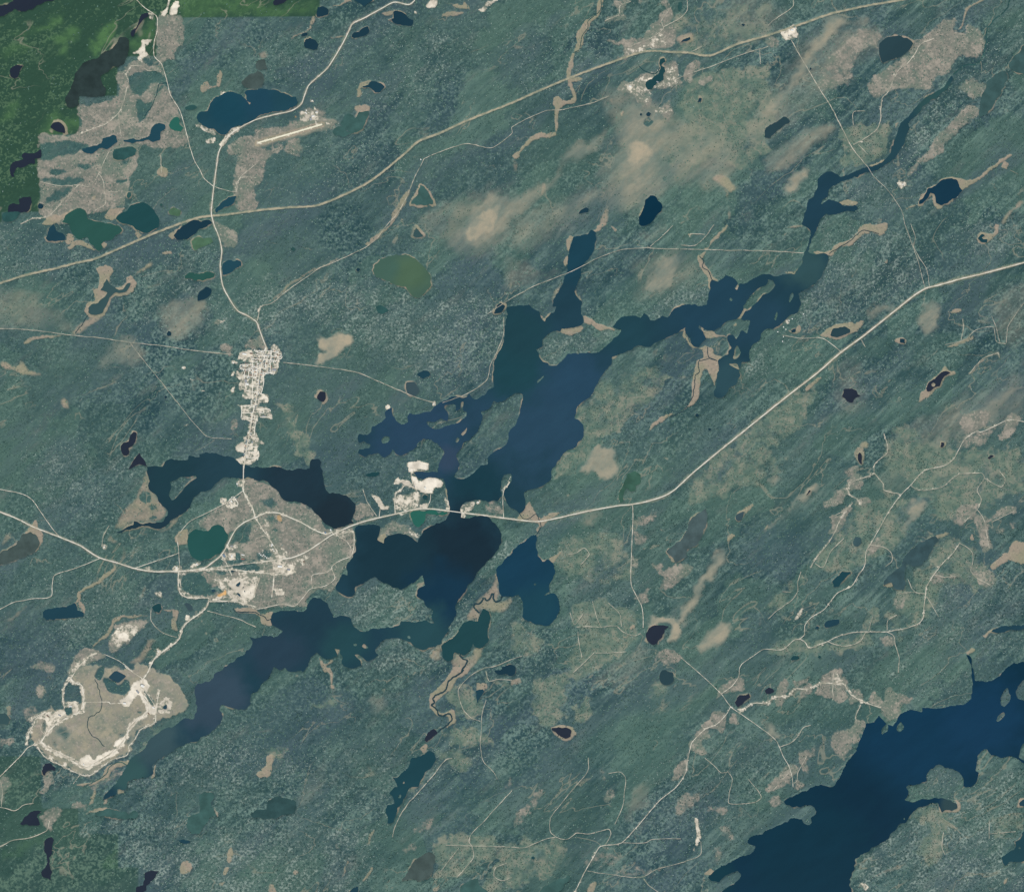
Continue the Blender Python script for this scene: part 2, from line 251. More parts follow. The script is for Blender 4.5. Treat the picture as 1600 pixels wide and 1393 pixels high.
('navy2', 0, 'tiny pond on the tan streak beside the straight track', 'd0 258,428 266,418 272,426 264,437', []),
('navy3', 1.5, 'blue lake with a narrow western arm in the far east', 'd0 940,1270 975,1210 990,1180 1040,1155 1080,1120 1130,1110 1175,1120 1190,1160 1208,1185 1180,1220 1130,1250 1070,1275 1045,1260 1035,1210 1010,1200 985,1240 960,1265', []),
('slategreen2', 0.5, 'long grey-green shallow lake in the north-east', 'd0 1310,700 1320,650 1350,560 1370,500 1420,460 1470,440 1490,470 1470,540 1440,600 1400,660 1360,710 1320,725', []),
('slategreen2', 0.8, 'grey-green lake on the eastern picture edge', 'd0 1500,420 1520,370 1592,280 1660,230 1660,470 1592,460 1540,450', []),
('olive', 1.2, 'olive kidney-shaped lake with a pale rim', 'b1 725,290 740,250 780,215 850,195 950,195 1000,225 1050,270 1085,320 1090,380 1050,430 1015,460 985,455 950,420 930,390 870,380 820,355 750,330', []),
('tealmurk', 0, 'small ragged teal pond in speckled forest', 'b1 745,515 780,505 825,540 790,560 760,550', []),
('purple', 4, 'dark round pond with tan halo east of town', 'b1 380,1070 400,1040 430,1045 435,1080 420,1105 390,1095', []),
('blue2', 0.8, 'small blue pond north of the western bay', 'b1 1000,935 1040,910 1080,920 1080,945 1040,962', []),
('bluegrey', 0, 'murky blue-grey pool beside the shore trail', 'b1 935,985 990,982 1015,1030 990,1068 940,1050', []),
('navy2', 0, 'tiny dark pond west of the olive lake', 'b1 622,285 635,272 648,282 636,297', []),
('tealmurk', 0, 'small round pond on the far side of the town road', 'b1 216,155 230,143 246,154 234,170', []),
('slate', 4, 'small slate pool ringed by tan north of the olive lake', 'b1 975,70 995,20 1040,75 1010,85', []),
('navy2', 2.5, 'dark notch pond in tan bog by the main lake', 'b1 1480,555 1520,490 1550,510 1530,545', []),
('emerald', 0.6, 'emerald quarry pond just south of the highway', 'b2 960,400 1000,388 1060,390 1090,383 1200,402 1130,415 1060,405 1045,460 1015,490 985,475 970,440', []),
('tealdark', 0, 'small dark pond west of the sand pit', 'b2 680,165 720,150 770,150 760,170 700,178', []),
('tealdark', 0, 'small teal pool inside the gravel pit', 'b2 1035,300 1050,288 1070,298 1060,315 1040,315', []),
('greenteal', 0.7, 'teal-green mill lake inside the curving road', 'a2 1170,540 1200,510 1300,510 1320,485 1350,475 1390,490 1400,515 1420,540 1410,580 1380,640 1330,670 1260,700 1220,690 1180,650 1165,600', []),
('greybrown', 1.2, 'murky brown lake south of the western highway', 'a2 -40,690 0,655 60,620 110,575 150,530 190,520 225,540 245,580 235,620 200,655 140,680 60,710 -40,735', []),
('blue2', 0.7, 'dark oblong lake in the western forest', 'a2 265,1020 290,1000 340,990 400,985 460,960 475,975 480,1005 520,1020 520,1045 490,1050 430,1055 350,1060 290,1070 268,1050', []),
('tealdark', 0.5, 'small dark pond at the track fork south of the highway', 'a2 945,990 970,970 1000,970 1005,1000 990,1025 960,1015', []),
('bluegrey', 0, 'small grey pond below the tailings loop', 'a2 1145,970 1165,960 1200,1000 1175,1010', []),
('slate', 1.5, 'slate pond on the western edge below the mine', 'a3 -30,290 30,280 60,310 50,350 -30,345', []),
('purple', 1, 'dark pond south of the mine loop road', 'a3 265,620 280,595 310,590 345,620 340,640 300,640 280,668 265,660', []),
('purple', 0, 'dark triangular lake at the south-western track', 'a3 125,970 150,930 190,895 230,885 260,890 230,920 245,960 250,975 190,980', []),
('purple', 0, 'tall thin dark lake in the south-western green forest', 'a3 290,1060 320,1050 335,1070 325,1120 325,1150 305,1180 315,1250 315,1320 270,1300 255,1270 285,1230 290,1160 275,1140 275,1080', []),
('murk', 0.7, 'long murky lake south of the mine lake arm', 'a3 590,900 650,880 700,880 780,890 800,910 830,885 855,895 855,930 760,938 600,920', []),
('murk', 0, 'murky hourglass-shaped lake in speckled forest', 'a3 1240,790 1270,770 1320,775 1335,800 1310,840 1330,890 1350,920 1310,930 1280,970 1240,1030 1190,1030 1160,990 1170,930 1240,900 1245,870 1240,840', []),
('purple', 0, 'dark purple lake cut by the bottom edge', 'a3 845,1420 850,1360 890,1350 900,1310 900,1275 940,1258 985,1262 965,1300 930,1340 890,1393 880,1420', []),
('blue2', 0, 'small thin dark pond in pale speckled forest', 'a3 1110,1070 1140,1065 1185,1080 1170,1090 1120,1085', []),
('murkdark', 0.4, 'dark smooth two-lobed lake in the southern forest', 'b3 60,880 70,830 110,805 150,798 200,812 245,830 248,870 235,900 180,915 140,930 60,940 0,930 a3 1570,930 1555,905 1592,882', []),
('tealnavy', 0, 'dark ragged lake with two islets in the southern forest', 'b3 1040,540 1080,515 1110,530 1115,580 1090,620 1050,650 1010,740 960,745 930,800 900,850 880,870 870,920 840,965 815,965 820,930 805,880 820,850 860,840 850,800 830,780 860,740 880,740 865,700 850,680 880,680 920,640 950,610 960,570', ['b3 912,715 920,705 926,714 918,722', 'b3 885,800 895,785 905,795 895,812']),
('purple', 1, 'purple pool at the foot of the long creek', 'b3 1050,450 1070,400 1110,380 1130,405 1100,430 1060,460', []),
('blue2', 1, 'small dark wedge pond east of the creek', 'b3 1370,140 1410,130 1418,150 1390,190 1375,220 1370,180', []),
('navy2', 0.6, 'ragged dark ponds by the southern trail', 'c2 -60,1355 0,1345 25,1365 c3 25,-10 20,35 0,50 b3 1560,40 1500,38 1480,20 1530,8', []),
('greybrown', 0.5, 'murky brown lake in the southern forest', 'b3 905,1320 950,1250 990,1190 1040,1160 1080,1145 1115,1170 1100,1230 1085,1290 1030,1320 960,1310', []),
('murk', 0.5, 'murky blue lake cut by the bottom edge', 'b3 1270,1420 1270,1393 1280,1350 1330,1320 1380,1310 1390,1350 1440,1385 1440,1420', []),
('blue2', 0.8, 'small dark pond cut by the bottom edge', 'b3 580,1420 580,1393 610,1365 635,1360 635,1420', []),
('slatedark', 0.3, 'round dark pond north of the track crossing', 'c3 918,60 925,25 955,12 1000,30 1008,70 990,98 950,108 925,90', []),
('purple', 2.2, 'dark teardrop pond with a pink-tan halo', 'c3 245,375 290,368 340,370 370,390 365,425 335,440 300,425', []),
('purple', 0.6, 'dark ragged pond by the track crossing', 'c3 1385,215 1400,185 1440,170 1475,160 1480,185 1450,205 1430,230 1405,245', []),
('murk', 0.3, 'murky slanting lake at the bottom edge', 'c3 160,1420 170,1393 200,1355 280,1320 360,1290 350,1330 290,1393 270,1420', []),
('tealdark', 0, 'tiny round dark pond in the southern forest', 'c3 118,1180 130,1168 144,1178 134,1192', []),
('purple', 0, 'dark triangular pond at the western end of the clear-cut road', 'd3 -20,140 5,122 30,130 38,150 10,162 -10,160', []),
('blue2', 1, 'small pond cut by the south-eastern picture edge', 'd3 1562,840 1592,815 1660,790 1660,860 1592,860 1565,855', []),
('tealnavy', 0.6, 'dark lake cut by the eastern edge near the corner', 'd3 1450,1180 1470,1165 1530,1130 1540,1080 1570,1060 1592,1010 1592,970 1660,960 1660,1200 1592,1200 1500,1205 1480,1230 1455,1190', ['d3 1556,1118 1565,1110 1573,1120 1563,1127']),
('blue2', 1, 'narrow blue inlet at the eastern edge above the great lake', 'd2 1390,1140 1410,1122 1450,1105 1530,1100 1592,1095 1660,1085 1660,1115 1592,1120 1490,1135 1430,1148', []),
('slateblue', 0.4, 'slate-blue slanting lake among logging roads', 'd2 840,690 870,650 930,600 1000,560 1040,545 1060,570 1030,610 1000,670 960,720 910,735 860,722 850,780 855,850 840,882 790,875 770,835 720,850 730,815 790,760 830,735', []),
('tealnavy', 0.5, 'dark ragged pond west of the logging road', 'd2 400,830 440,790 460,765 520,770 490,800 460,830 440,860 410,865', []),
('slateblue', 0, 'small round slate pond west of the logging road', 'd2 528,585 545,550 575,555 580,590 555,612 535,605', []),
('blue2', 0, 'dark pond above the southern logging road', 'd2 350,1100 365,1075 440,1065 445,1085 390,1110 360,1115', []),
('tealdark', 0, 'small dark pond below the southern logging road', 'd2 140,1315 160,1288 195,1295 190,1310 150,1320', []),
('tealdark', 0, 'tiny pond south of the logging-road loop', 'd2 310,1297 320,1287 331,1296 321,1308', []),
('blue2', 0, 'tiny pond beside the ridge trail', 'd2 290,1120 303,1105 316,1110 312,1126', []),
('purple', 2, 'thin upright dark pond among pink clear-cuts', 'd2 558,40 570,25 582,40 583,100 572,95 560,75', []),
('purple', 1, 'small dark dash pond in the eastern meadow', 'd2 1365,60 1385,42 1405,48 1380,68', []),
('purple', 1, 'thin dark slit pond on the tan streak', 'd2 235,290 255,260 268,262 245,290', []),
('slatedark', 3, 'oval dark pond with wide tan bog west of the highway', 'd1 388,690 405,650 450,640 475,637 510,655 510,675 470,690 430,705 400,700', []),
('navy2', 2, 'tiny dark pond with tan rim east of the highway', 'd1 820,735 822,712 850,715 850,740', []),
('navy2', 2, 'tiny pond with tan patch near the lake lodge', 'd1 143,662 172,650 170,672 150,675', []),
('purple', 0, 'purple lobed pond alone in the eastern forest', 'd1 460,1070 475,1025 520,1022 550,1035 560,1060 580,1065 560,1075 545,1080 525,1110 490,1100 480,1085', []),
('purple', 2, 'long slanting dark pond with a round islet', 'd1 985,1020 1000,985 1040,960 1080,920 1135,925 1100,945 1080,975 1065,1010 1040,1015 1010,1040 988,1038', ['d1 1016,998 1028,986 1042,996 1034,1009 1020,1009']),
('tealnavy', 2.5, 'small crescent pond ringed by tan in the far east', 'd1 1305,90 1330,62 1350,70 1330,85 1340,95 1365,95 1360,115 1325,112', []),
('purple', 1.5, 'thin upright pond at the edge of the eastern meadow', 'd1 1072,1385 1078,1355 1095,1360 1090,1385', []),
('slatebrown', 1.2, 'slate-brown slanting lake east of the straight track', 'c2 960,640 1010,600 1060,560 1090,500 1120,430 1170,400 1205,375 1215,410 1205,490 1180,550 1140,610 1090,630 1085,675 1020,710 1000,680 975,660', []),
('bluegrey', 1, 'small blue triangular pond on the eastern creek', 'c2 1390,425 1440,392 1435,430 1410,455', []),
('purple', 3, 'dark half-moon lake with a tan crescent shore', 'c2 833,1150 850,1120 890,1100 950,1102 975,1110 950,1130 930,1180 900,1215 870,1222 840,1195', []),
('greenmurk', 0, 'murky green curled pond north of the highway', 'c2 700,200 715,160 760,142 800,165 800,215 770,235 770,260 740,270 715,250 695,280 690,335 668,335 668,270 690,230', []),
('navy2', 0, 'tiny round dark pond south of the main lake', 'c1 1138,1188 1150,1176 1163,1187 1152,1200', []),
('navy2', 0, 'smaller round dark pond south of the main lake', 'c1 1219,1272 1230,1266 1238,1276 1228,1284', []),
('pond', 0, 'rectangular black pond at the mine', 'q 905,95 965,40 1050,85 985,140', []),
('pond', 0, 'small square black settling pond at the mine', 'q 1360,335 1390,322 1390,358 1362,358', []),
('pond', 0, 'heart-shaped blue pond on the white tailings', 'w 510,440 550,400 600,375 605,420 570,480 520,470', []),
('pond', 0, 'slanting blue pond on the white tailings', 'w 520,610 560,610 610,650 600,690 560,660', []),
('pond', 0, 'small dark pool on the eastern tailings', 'w 640,500 680,470 670,510 655,522', []),
('pond', 0, 'small grey pool in the middle of the tailings', 'w 680,560 715,540 700,590 685,590', []),
('pond', 0, 'small dark pool on the far eastern tailings', 'w 800,600 835,590 820,615', []),
('pond', 0, 'small pool on the western tailings edge', 'w 370,510 410,480 390,530', []),
('pond', 0, 'slate pool left of the orange tailings', 'w 0,550 60,530 95,570 40,600', []),
('pond', 0, 'dark pool by the tailings road', 'w 400,150 470,150 440,185', []),
]
WCOL = {'main': (34, 64, 80), 'west': (34, 58, 72), 'deep': (26, 62, 84), 'tealdark': (34, 70, 78), 'navy': (14, 49, 70), 'navy2': (30, 58, 74), 'navy3': (24, 56, 76),
        'purple': (40, 48, 64), 'slategreen': (48, 62, 64), 'blue': (36, 72, 88), 'emerald': (44, 100, 92), 'tealmurk': (50, 86, 88), 'greenlake': (46, 86, 82), 'greenlake2': (35, 74, 80), 'olivepond': (80, 112, 92),
        'blue2': (34, 66, 82), 'slate': (58, 84, 90), 'greybrown': (72, 87, 88), 'murk': (63, 95, 95), 'slatedark': (44, 68, 78), 'slategreen2': (63, 91, 94), 'olive': (70, 98, 90),
        'bluegrey': (62, 82, 92), 'greenteal': (40, 84, 84), 'murkdark': (52, 80, 84), 'tealnavy': (32, 68, 80), 'slateblue': (60, 84, 92), 'slatebrown': (75, 93, 98), 'greenmurk': (62, 96, 86), 'pond': (44, 72, 88)}
# larger lakes carry silt that changes their tint from one basin to the next: (x, y, radius in px, tint)
WTINT = {'main': [(850, 640, 150, (42, 71, 94)), (905, 600, 60, (41, 71, 95)), (660, 680, 110, (43, 70, 95)), (800, 570, 75, (32, 68, 80)), (815, 520, 60, (33, 66, 78)), (905, 400, 60, (30, 66, 84)), (980, 510, 60, (35, 68, 82)), (1110, 480, 90, (35, 66, 86)), (1180, 500, 60, (37, 67, 86)), (1135, 590, 50, (46, 76, 88)), (1260, 420, 50, (50, 80, 88)), (1290, 320, 60, (34, 64, 82)), (1390, 210, 70, (39, 70, 82)), (1460, 150, 50, (48, 80, 84)),
                  (745, 760, 60, (28, 60, 74)), (702, 715, 28, (52, 72, 96)), (720, 860, 100, (27, 46, 60)), (610, 870, 90, (28, 54, 68)), (690, 930, 70, (24, 54, 76)), (660, 990, 60, (40, 74, 84)), (490, 990, 80, (34, 60, 76)), (540, 1010, 50, (38, 72, 82)), (430, 1020, 60, (42, 64, 82)), (330, 1090, 80, (54, 74, 92)), (240, 1160, 60, (58, 82, 92)), (200, 1210, 40, (54, 86, 90))],
         'west': [(280, 745, 70, (34, 62, 74)), (360, 730, 70, (38, 66, 80)), (460, 750, 70, (34, 54, 68)), (520, 800, 50, (32, 48, 60))],
         'navy': [(1430, 1150, 130, (17, 55, 82)), (1540, 1130, 90, (20, 57, 86)), (1330, 1280, 110, (11, 45, 66)), (1260, 1330, 130, (13, 50, 69)), (1120, 1370, 40, (18, 56, 70)), (1485, 1258, 20, (48, 72, 80))],
         'deep': [(810, 880, 60, (26, 62, 86)), (840, 950, 50, (30, 68, 86))],
         'blue': [(400, 160, 40, (34, 70, 90)), (355, 170, 40, (30, 70, 88))],
         'olive': [(640, 430, 40, (78, 104, 86)), (600, 420, 30, (70, 100, 92))]}
CREEKS = [  # (width px, colour, label, course)
(2.0, 'slatedark', 'meandering dark creek looping through tan marsh into the teal lake', 'b2 1530,920 1520,945 1490,955 1475,930 1480,905 1465,910 1455,935 1435,945 1415,930 1405,950 1390,965 1360,970 1355,985 1370,1005 1385,1020 1400,1030'),
(1.9, 'slatedark', 'winding creek flowing south-west through a tan marsh strip', 'b2 1265,1285 1290,1310 1315,1320 1305,1345 1285,1370 1280,1393 b3 1290,10 1260,40 1245,50 1200,80 1190,110 1165,150 1115,170 1100,190 1110,215 1090,230 1125,260 1135,290 1160,300 1205,285 1220,320 1195,350 1150,380 1130,400'),
(1.0, 'slatedark', 'thin creek in the tan fen at the eastern arm of the lake', 'c1 1165,200 1190,225 1185,270 1220,290 1240,340 1250,355'),
(0.9, 'slatedark', 'thin creek winding south from the small bay', 'c1 1215,765 1225,830 1275,850 1230,835 1160,855 1165,920 1140,940 1135,1010 1120,1080 1060,1165 980,1200'),
(1.1, 'murk', 'creek in the orange marsh below the mine', 'q 1060,825 1010,800 950,815 905,850 885,900 830,940 780,965 720,990'),
(1.0, 'slatedark', 'creek through the tan fen entering the lake below the tailings', 'w 450,940 520,1000 700,1000 920,1010 1020,1065 1110,1105 1160,1175 1240,1150'),
(1.3, 'tealmurk', 'dark creek with pale banks in the north-east', 'd0 1505,-10 1480,60 1405,125 1360,190 1352,280 1340,345 1290,400 1230,408 1150,465'),
(0.8, 'tealmurk', 'thin creek in the tan valley north of the pipeline', 'c0 555,0 545,70 475,130 470,175 435,230 420,310 380,330'),
(0.9, 'slatedark', 'creek out of the star-shaped lake', 'a1 550,565 520,610 470,680'),
(0.8, 'slatedark', 'thin creek crossing the highway into the deep lake', 'c2 45,405 75,440 100,440 130,420 150,410 170,450 180,490 150,540'),
(0.9, 'tealdark', 'dark channel into the clearing pond', 'c0 790,415 840,450 890,462 920,420'),
(0.8, 'tealdark', 'thin creek across the mine grounds', 'q 790,110 830,200 850,300 830,380 740,430 730,500 760,570 820,610 870,670'),
(0.9, 'slatedark', 'creek along the eastern tan fen', 'd1 380,185 450,140 520,100 590,40 690,60'),
(0.8, 'tealdark', 'creek in the north-western clear-cut', 'a0 1050,520 990,525 975,590 940,670 890,740'),
]
# ---------------------------------------------------------------- roads: (kind, width px, label, course); tracks are soft-edged dirt
ROADS = [
('highway', 2.0, 'pale highway curving from the bridge to the eastern picture edge', 'b2 0,712 140,690 220,680 300,650 380,600 460,545 540,505 640,465 750,435 860,410 960,385 1020,375 1100,378 1210,390 1280,400 1400,415 1592,440 c2 160,455 300,430 450,395 650,358 750,348 860,325 960,290 1020,250 1100,175 1200,90 1310,0 c1 1400,1320 1592,1165 d1 150,1045 300,930 450,800 600,690 800,530 900,450 980,400 1060,380 1200,340 1330,310 1460,275 1592,240 1700,215'),
('highway', 2.0, 'pale highway from the mill junction to the western picture edge', 'a2 1592,428 1520,460 1470,500 1440,550 1410,610 1370,670 1320,710 1280,740 1200,755 1120,765 1080,765 950,765 830,745 740,715 620,680 560,645 500,605 380,555 200,485 100,435 0,395 -80,360'),
('highway', 1.8, 'big pale road from the top edge down to the town', 'b0 990,-20 985,5 950,30 860,15 780,55 680,110 600,150 575,200 540,270 475,380 440,430 330,530 300,600 280,650 220,690 110,715 0,745 a0 1500,790 1440,830 1390,890 1360,950 1345,1050 1330,1160 1320,1250 1315,1330 1330,1393 a1 1365,90 1380,170 1370,260 1385,380 1430,470 1480,540 1540,570 1592,605 b1 10,620 20,650 45,720 70,780'),
('highway', 2.0, 'town main street running south to the lake crossing', 't 1020,310 1010,370 985,480 950,570 920,610 905,700 880,830 850,1000 830,1160 800,1393 u 750,200 720,330 700,450 670,640 640,820 610,940 590,1080 570,1230 545,1393 a2 1515,130 1513,210 1513,262 1535,310 1570,370 1588,430'),
('highway', 1.9, 'white curved mill road from the junction to the bend by the lake', 'a2 1588,430 b2 60,403 140,402 200,425 280,460 350,500 430,532 475,520'),
('road', 1.2, 'thin white road through the north-western clear-cuts', 'a0 840,-20 850,0 900,50 975,105 978,190 960,260 960,350 1005,400 1035,490 1060,590 1120,690 1160,830 1180,910 1210,1000 1245,1060 1270,1110 1325,1158'),
('road', 1.2, 'straight pale road across the mill townsite', 'a2 1280,752 1340,742 1592,710 b2 140,690'),
('road', 1.8, 'wide pale road above the tailings', 'a2 1120,765 1340,752 1480,758 1592,770 b2 100,780 190,785'),
('road', 1.2, 'pale road circling the eastern mill shore', 'b2 0,1000 60,990 120,975 170,968 240,980 290,930 330,880 350,870 430,855 490,810 480,770 470,740 500,710 540,690 590,670 610,600 605,515 540,530 500,540'),
('road', 0.9, 'inner lane by the mill shore', 'b2 500,540 560,575 590,620 585,665'),
('road', 0.9, 'lane between the mill road ends', 'b2 350,870 350,790 440,770 480,740'),
('road', 1.3, 'pale road inside the mill curve', 'b2 0,440 60,530 100,590 135,650 140,690'),
('road', 1.0, 'pale road from the lake crossing round the teal lake', 'a2 1510,265 1420,330 1310,390 1180,455 1130,510 1100,550 1110,620 1120,765'),
('road', 1.0, 'short pale link road west of the teal lake', 'a2 1110,650 1090,660 1000,690 840,745'),
('road', 2.0, 'pale mine road running from the tailings to the mine', 'a2 1300,950 1275,1000 1180,1070 1140,1110 1110,1190 1030,1250 960,1310 920,1390 a3 890,70'),
('road', 1.5, 'pale loop road around the western tailings', 'a2 1110,770 1110,870 1130,910 1180,930 1300,930 1300,950 1450,950 1500,960 1592,985'),
('road', 0.9, 'white tailings spur road', 'm 200,960 300,1030 380,1200 430,1310'),
('road', 2.2, 'wide white strip road on the grey tailings', 'b2 112,790 108,850 98,925'),
('road', 2.0, 'white tailings dyke road', 'w 1010,290 960,430 920,560 890,700'),
('road', 1.0, 'pale forest road west of the highway', 'a2 620,685 470,745 370,775 335,795 325,850 322,915 290,930 200,935 150,945 90,955 0,1000 -60,1030'),
('road', 1.0, 'pale road from the western edge joining the highway', 'a2 -60,245 0,255 140,285 200,320 250,390 320,490 375,555'),
('trail', 0.9, 'pale trail south-east of the tailings', 'a2 1290,1010 1380,1035 1480,1060 1592,1110'),
('trail', 0.8, 'pale trail from the pond to the mine road', 'a2 940,1000 940,1070 990,1130 1020,1150 1100,1175'),
('trail', 0.8, 'white track to a clearing north of the highway', 'a2 635,610 645,540 680,480'),
('road', 1.0, 'pale road into the western gravel clearings', 'b2 765,430 770,360 720,295'),
('trail', 0.9, 'pale track north of the gravel clearings', 'b2 750,420 690,330 665,255'),
('road', 1.1, 'pale gravel pit road', 'v 400,920 390,740 415,580 480,550 560,460 700,485 760,545'),
('road', 1.0, 'pale road along the east side of the gravel pit', 'v 910,840 980,710 990,600'),
('road', 1.1, 'pale lane to the rectangular sand pad', 'v 690,440 665,300 665,220'),
('road', 1.0, 'pale lane up the narrow spit', 'b2 1540,430 1535,300 1550,230'),
('road', 2.2, 'white mine perimeter road', 'q 290,650 340,630 390,560 460,490 540,440 620,400 690,370 695,250 680,160 620,140 585,100'),
('road', 1.1, 'white road at the north-western mine gate', 'q 540,350 525,290 530,190 585,110 640,30 a2 540,1300 600,1270'),
('road', 2.8, 'broad white haul road on the southern mine rim', 'q 340,630 400,680 500,735 620,800 710,845 760,830 860,770 960,700 1040,620 1080,520 1160,440 1230,390 1250,330 1190,220 1170,150'),
('road', 1.4, 'white track across the middle of the mine', 'q 700,300 840,298 910,300 920,312 1050,305'),
('road', 1.4, 'white road entering the mine from the north', 'q 1040,0 1120,60 1190,110 1190,170'),
('road', 1.2, 'white road down the eastern mine side', 'q 1190,180 1240,250 1290,330 1300,380 1310,300 1328,205'),
('road', 1.2, 'outer mine road along the lake side', 'q 1070,670 1130,600 1170,530 1290,470 1300,380'),
('road', 1.0, 'pale outer road along the southern mine edge', 'q 310,670 370,750 480,810 620,880 700,910 760,905 930,780 1060,740 1075,670'),
('road', 0.9, 'pale road from the mine gate to the village clearings', 'a2 650,1280 740,1320 830,1390'),
('road', 0.9, 'winding lane at the western mine camp', 'q 225,650 240,560 280,490 300,440 380,380 250,450'),
('road', 0.9, 'small camp lane at the mine', 'q 375,570 340,530 350,480'),
('road', 1.4, 'pale road leaving the mine for the south-western corner', 'q 290,650 230,680 180,740 90,830 0,920 -60,980'),
('trail', 1.1, 'pale track curving along the south-western edge', 'a3 210,840 150,850 95,885 50,875 0,865 -50,860'),
('trail', 0.8, 'pale track by the south-western forest', 'a3 0,690 15,760 10,860'),
('trail', 1.0, 'pale track past the triangular lake', 'a3 -50,1130 0,1110 80,1070 180,1055 290,1010 310,950'),
('trail', 0.8, 'track from the mine rim to the marsh', 'q 690,870 640,940 610,980'),
('trail', 1.2, 'straight pale track from the station pad to the river lake', 'd0 145,250 200,350 300,520 400,680 460,800 530,930 618,1035'),
('trail', 0.6, 'thin straight track south of the river lake', 'd0 650,1090 750,1190 830,1310 850,1393 d1 900,140 935,240 960,340 978,400'),
('trail', 0.7, 'thin winding track joining the eastern highway', 'd1 888,0 915,80 905,140 940,210 985,280 1003,385'),
('road', 1.1, 'straight pale road south from the highway', 'c2 750,350 752,430 745,600 740,730 742,850 770,910 805,980 815,1040 815,1115'),
('road', 0.9, 'thin straight road running south-east to the great lake', 'c2 1050,1300 1160,1393 c3 1300,160 1360,240 1430,290 1592,405 d3 50,450 70,490 95,550 130,610 150,680 155,740'),
('road', 1.1, 'pale road through pink clear-cuts to the bottom edge', 'c3 1360,240 1330,290 1270,350 1200,380 1120,460 1110,490 1090,580 1080,650 1020,740 920,820 800,960 690,1080 650,1095 550,1108 520,1150 450,1270 390,1393 360,1450'),
('road', 0.9, 'pale logging road from the crossing to the logging-road fork', 'c3 1300,160 1370,110 1410,50 1415,0 c2 1430,1340 1500,1290 1560,1250 1592,1248 d2 90,1250 165,1190 200,1185'),
('road', 1.0, 'pale main logging road through the eastern cutblocks', 'd2 190,1188 225,1160 230,1100 270,1050 350,1000 430,900 520,855 560,790 600,730 610,640 640,590 690,500 740,410 780,350 830,285 890,225 970,140 1090,110 1150,70 1190,0 d1 1220,1340 1290,1290 1330,1290 1400,1260 1440,1240 1500,1215 1600,1230'),
('road', 1.0, 'pale logging road along the southern cutblocks', 'd2 200,1185 230,1205 255,1240 330,1215 370,1200 430,1170 520,1145 600,1140 740,1140 790,1130 850,1120 940,1085 965,1050 970,980 980,900 985,860 1020,800 1090,710 1150,650 1190,590'),
('trail', 0.9, 'pale spur looping south of the logging road', 'd2 370,1200 470,1230 570,1200 605,1145'),
('trail', 0.9, 'pale spur running south off the logging road', 'd2 740,1140 780,1165 790,1220 815,1300 810,1393'),
('trail', 0.8, 'pale winding spur in the eastern cutblock', 'd2 1190,590 1230,610 1270,650 1270,720 1260,760 1290,800 1380,850'),
('trail', 0.9, 'pale winding road from the top of the eastern cutblocks', 'd1 720,1300 745,1393 d2 740,30 665,95 660,150 690,190 715,220 720,260 820,285'),
('trail', 0.9, 'pale spur through the pink clear-cuts', 'd2 660,160 590,185 520,210 495,250 510,290 560,320 580,355'),
('trail', 1.0, 'pink-tan track south-west of the pink clear-cuts', 'd2 525,340 460,420 410,530 370,595 300,680 265,740'),
('trail', 0.8, 'pale track in the eastern meadow', 'd2 890,235 940,260 1080,240 1180,165 1280,155 1330,155 1345,185 1300,260 1325,320 1300,380 1220,460'),
('trail', 0.8, 'pale hook track in the eastern meadow', 'd2 1345,185 1450,240 1475,190 1440,145'),
('trail', 0.9, 'pale hook track off the logging road', 'd2 635,602 720,615 765,650 770,700 730,735'),
('trail', 0.8, 'pale track to the eastern cutblock tips', 'd2 1300,380 1340,440 1360,540 1375,620'),
('trail', 0.7, 'pale stub in the eastern cutblock', 'd2 1390,460 1530,390'),
('trail', 0.7, 'pale stub west of the logging road', 'd2 980,905 900,895 830,900'),
('trail', 0.7, 'pale stub east of the logging road', 'd2 985,920 1060,1045'),
('trail', 0.9, 'pale tick track by the small clearing', 'd2 208,995 190,1050 165,1065'),
('road', 1.0, 'pale road through the clear-cuts above the great lake', 'c3 1410,280 1500,220 1592,220 d3 0,210 50,180 130,175 170,130 250,130 320,95 400,95 470,100 510,160 580,205 650,230 700,245'),
('trail', 1.0, 'pale stub pointing south from the clear-cut road', 'd3 405,30 402,200'),
('trail', 0.9, 'pale track to the shore clear-cut', 'd3 575,230 545,300 548,350'),
('trail', 0.9, 'pale curved spur east of the straight road', 'd3 75,490 140,465 180,430 220,370 265,355'),
('trail', 0.8, 'pale spur to the small pink clearing', 'd3 245,540 185,650 180,700 160,715'),
('trail', 0.7, 'pale spur in the shore cutblock', 'd3 30,760 130,650'),
('trail', 0.8, 'thin straight trail over the lake narrows to the eastern arm', 'b1 1440,560 c1 0,460 150,380 345,305 430,265 560,200 680,160 800,150 1000,155 1592,168 d1 220,180'),
('trail', 0.9, 'pale trail from town up towards the pipeline', 'c0 1592,290 1400,350 1250,410 1100,460 1010,500'),
('trail', 0.8, 'pale zigzag trail from the town road to the pipeline', 'c0 600,600 500,640 300,685 210,690 0,790 b0 1592,830 1480,915 1440,920 1300,895 1050,985 1030,1020 980,1120 930,1240 870,1340 820,1393 b1 760,80 690,140 600,185 480,240 400,270 300,340 200,410 100,490 30,515 15,570 8,600'),
('trail', 0.8, 'straight trail west of the town', 'a1 -60,645 0,650 150,655 290,670 440,690 640,710 800,735 1000,755 1200,785 1450,812'),
('trail', 0.9, 'straight trail from the town east to the western bay', 'b1 170,860 430,890 620,920 700,950 800,995 920,1045 1020,1085 1100,1108'),
('trail', 0.6, 'thin straight trail slanting through the forest west of town', 'a1 810,740 880,830 970,940 1040,1030 1120,1130 1200,1230 1290,1320 1440,1335'),
('trail', 0.8, 'pale shore trail on the west side of the main lake', 'b1 1540,580 1540,680 1500,790 1460,870 1440,960 1400,1000 1300,1060 1160,1110'),
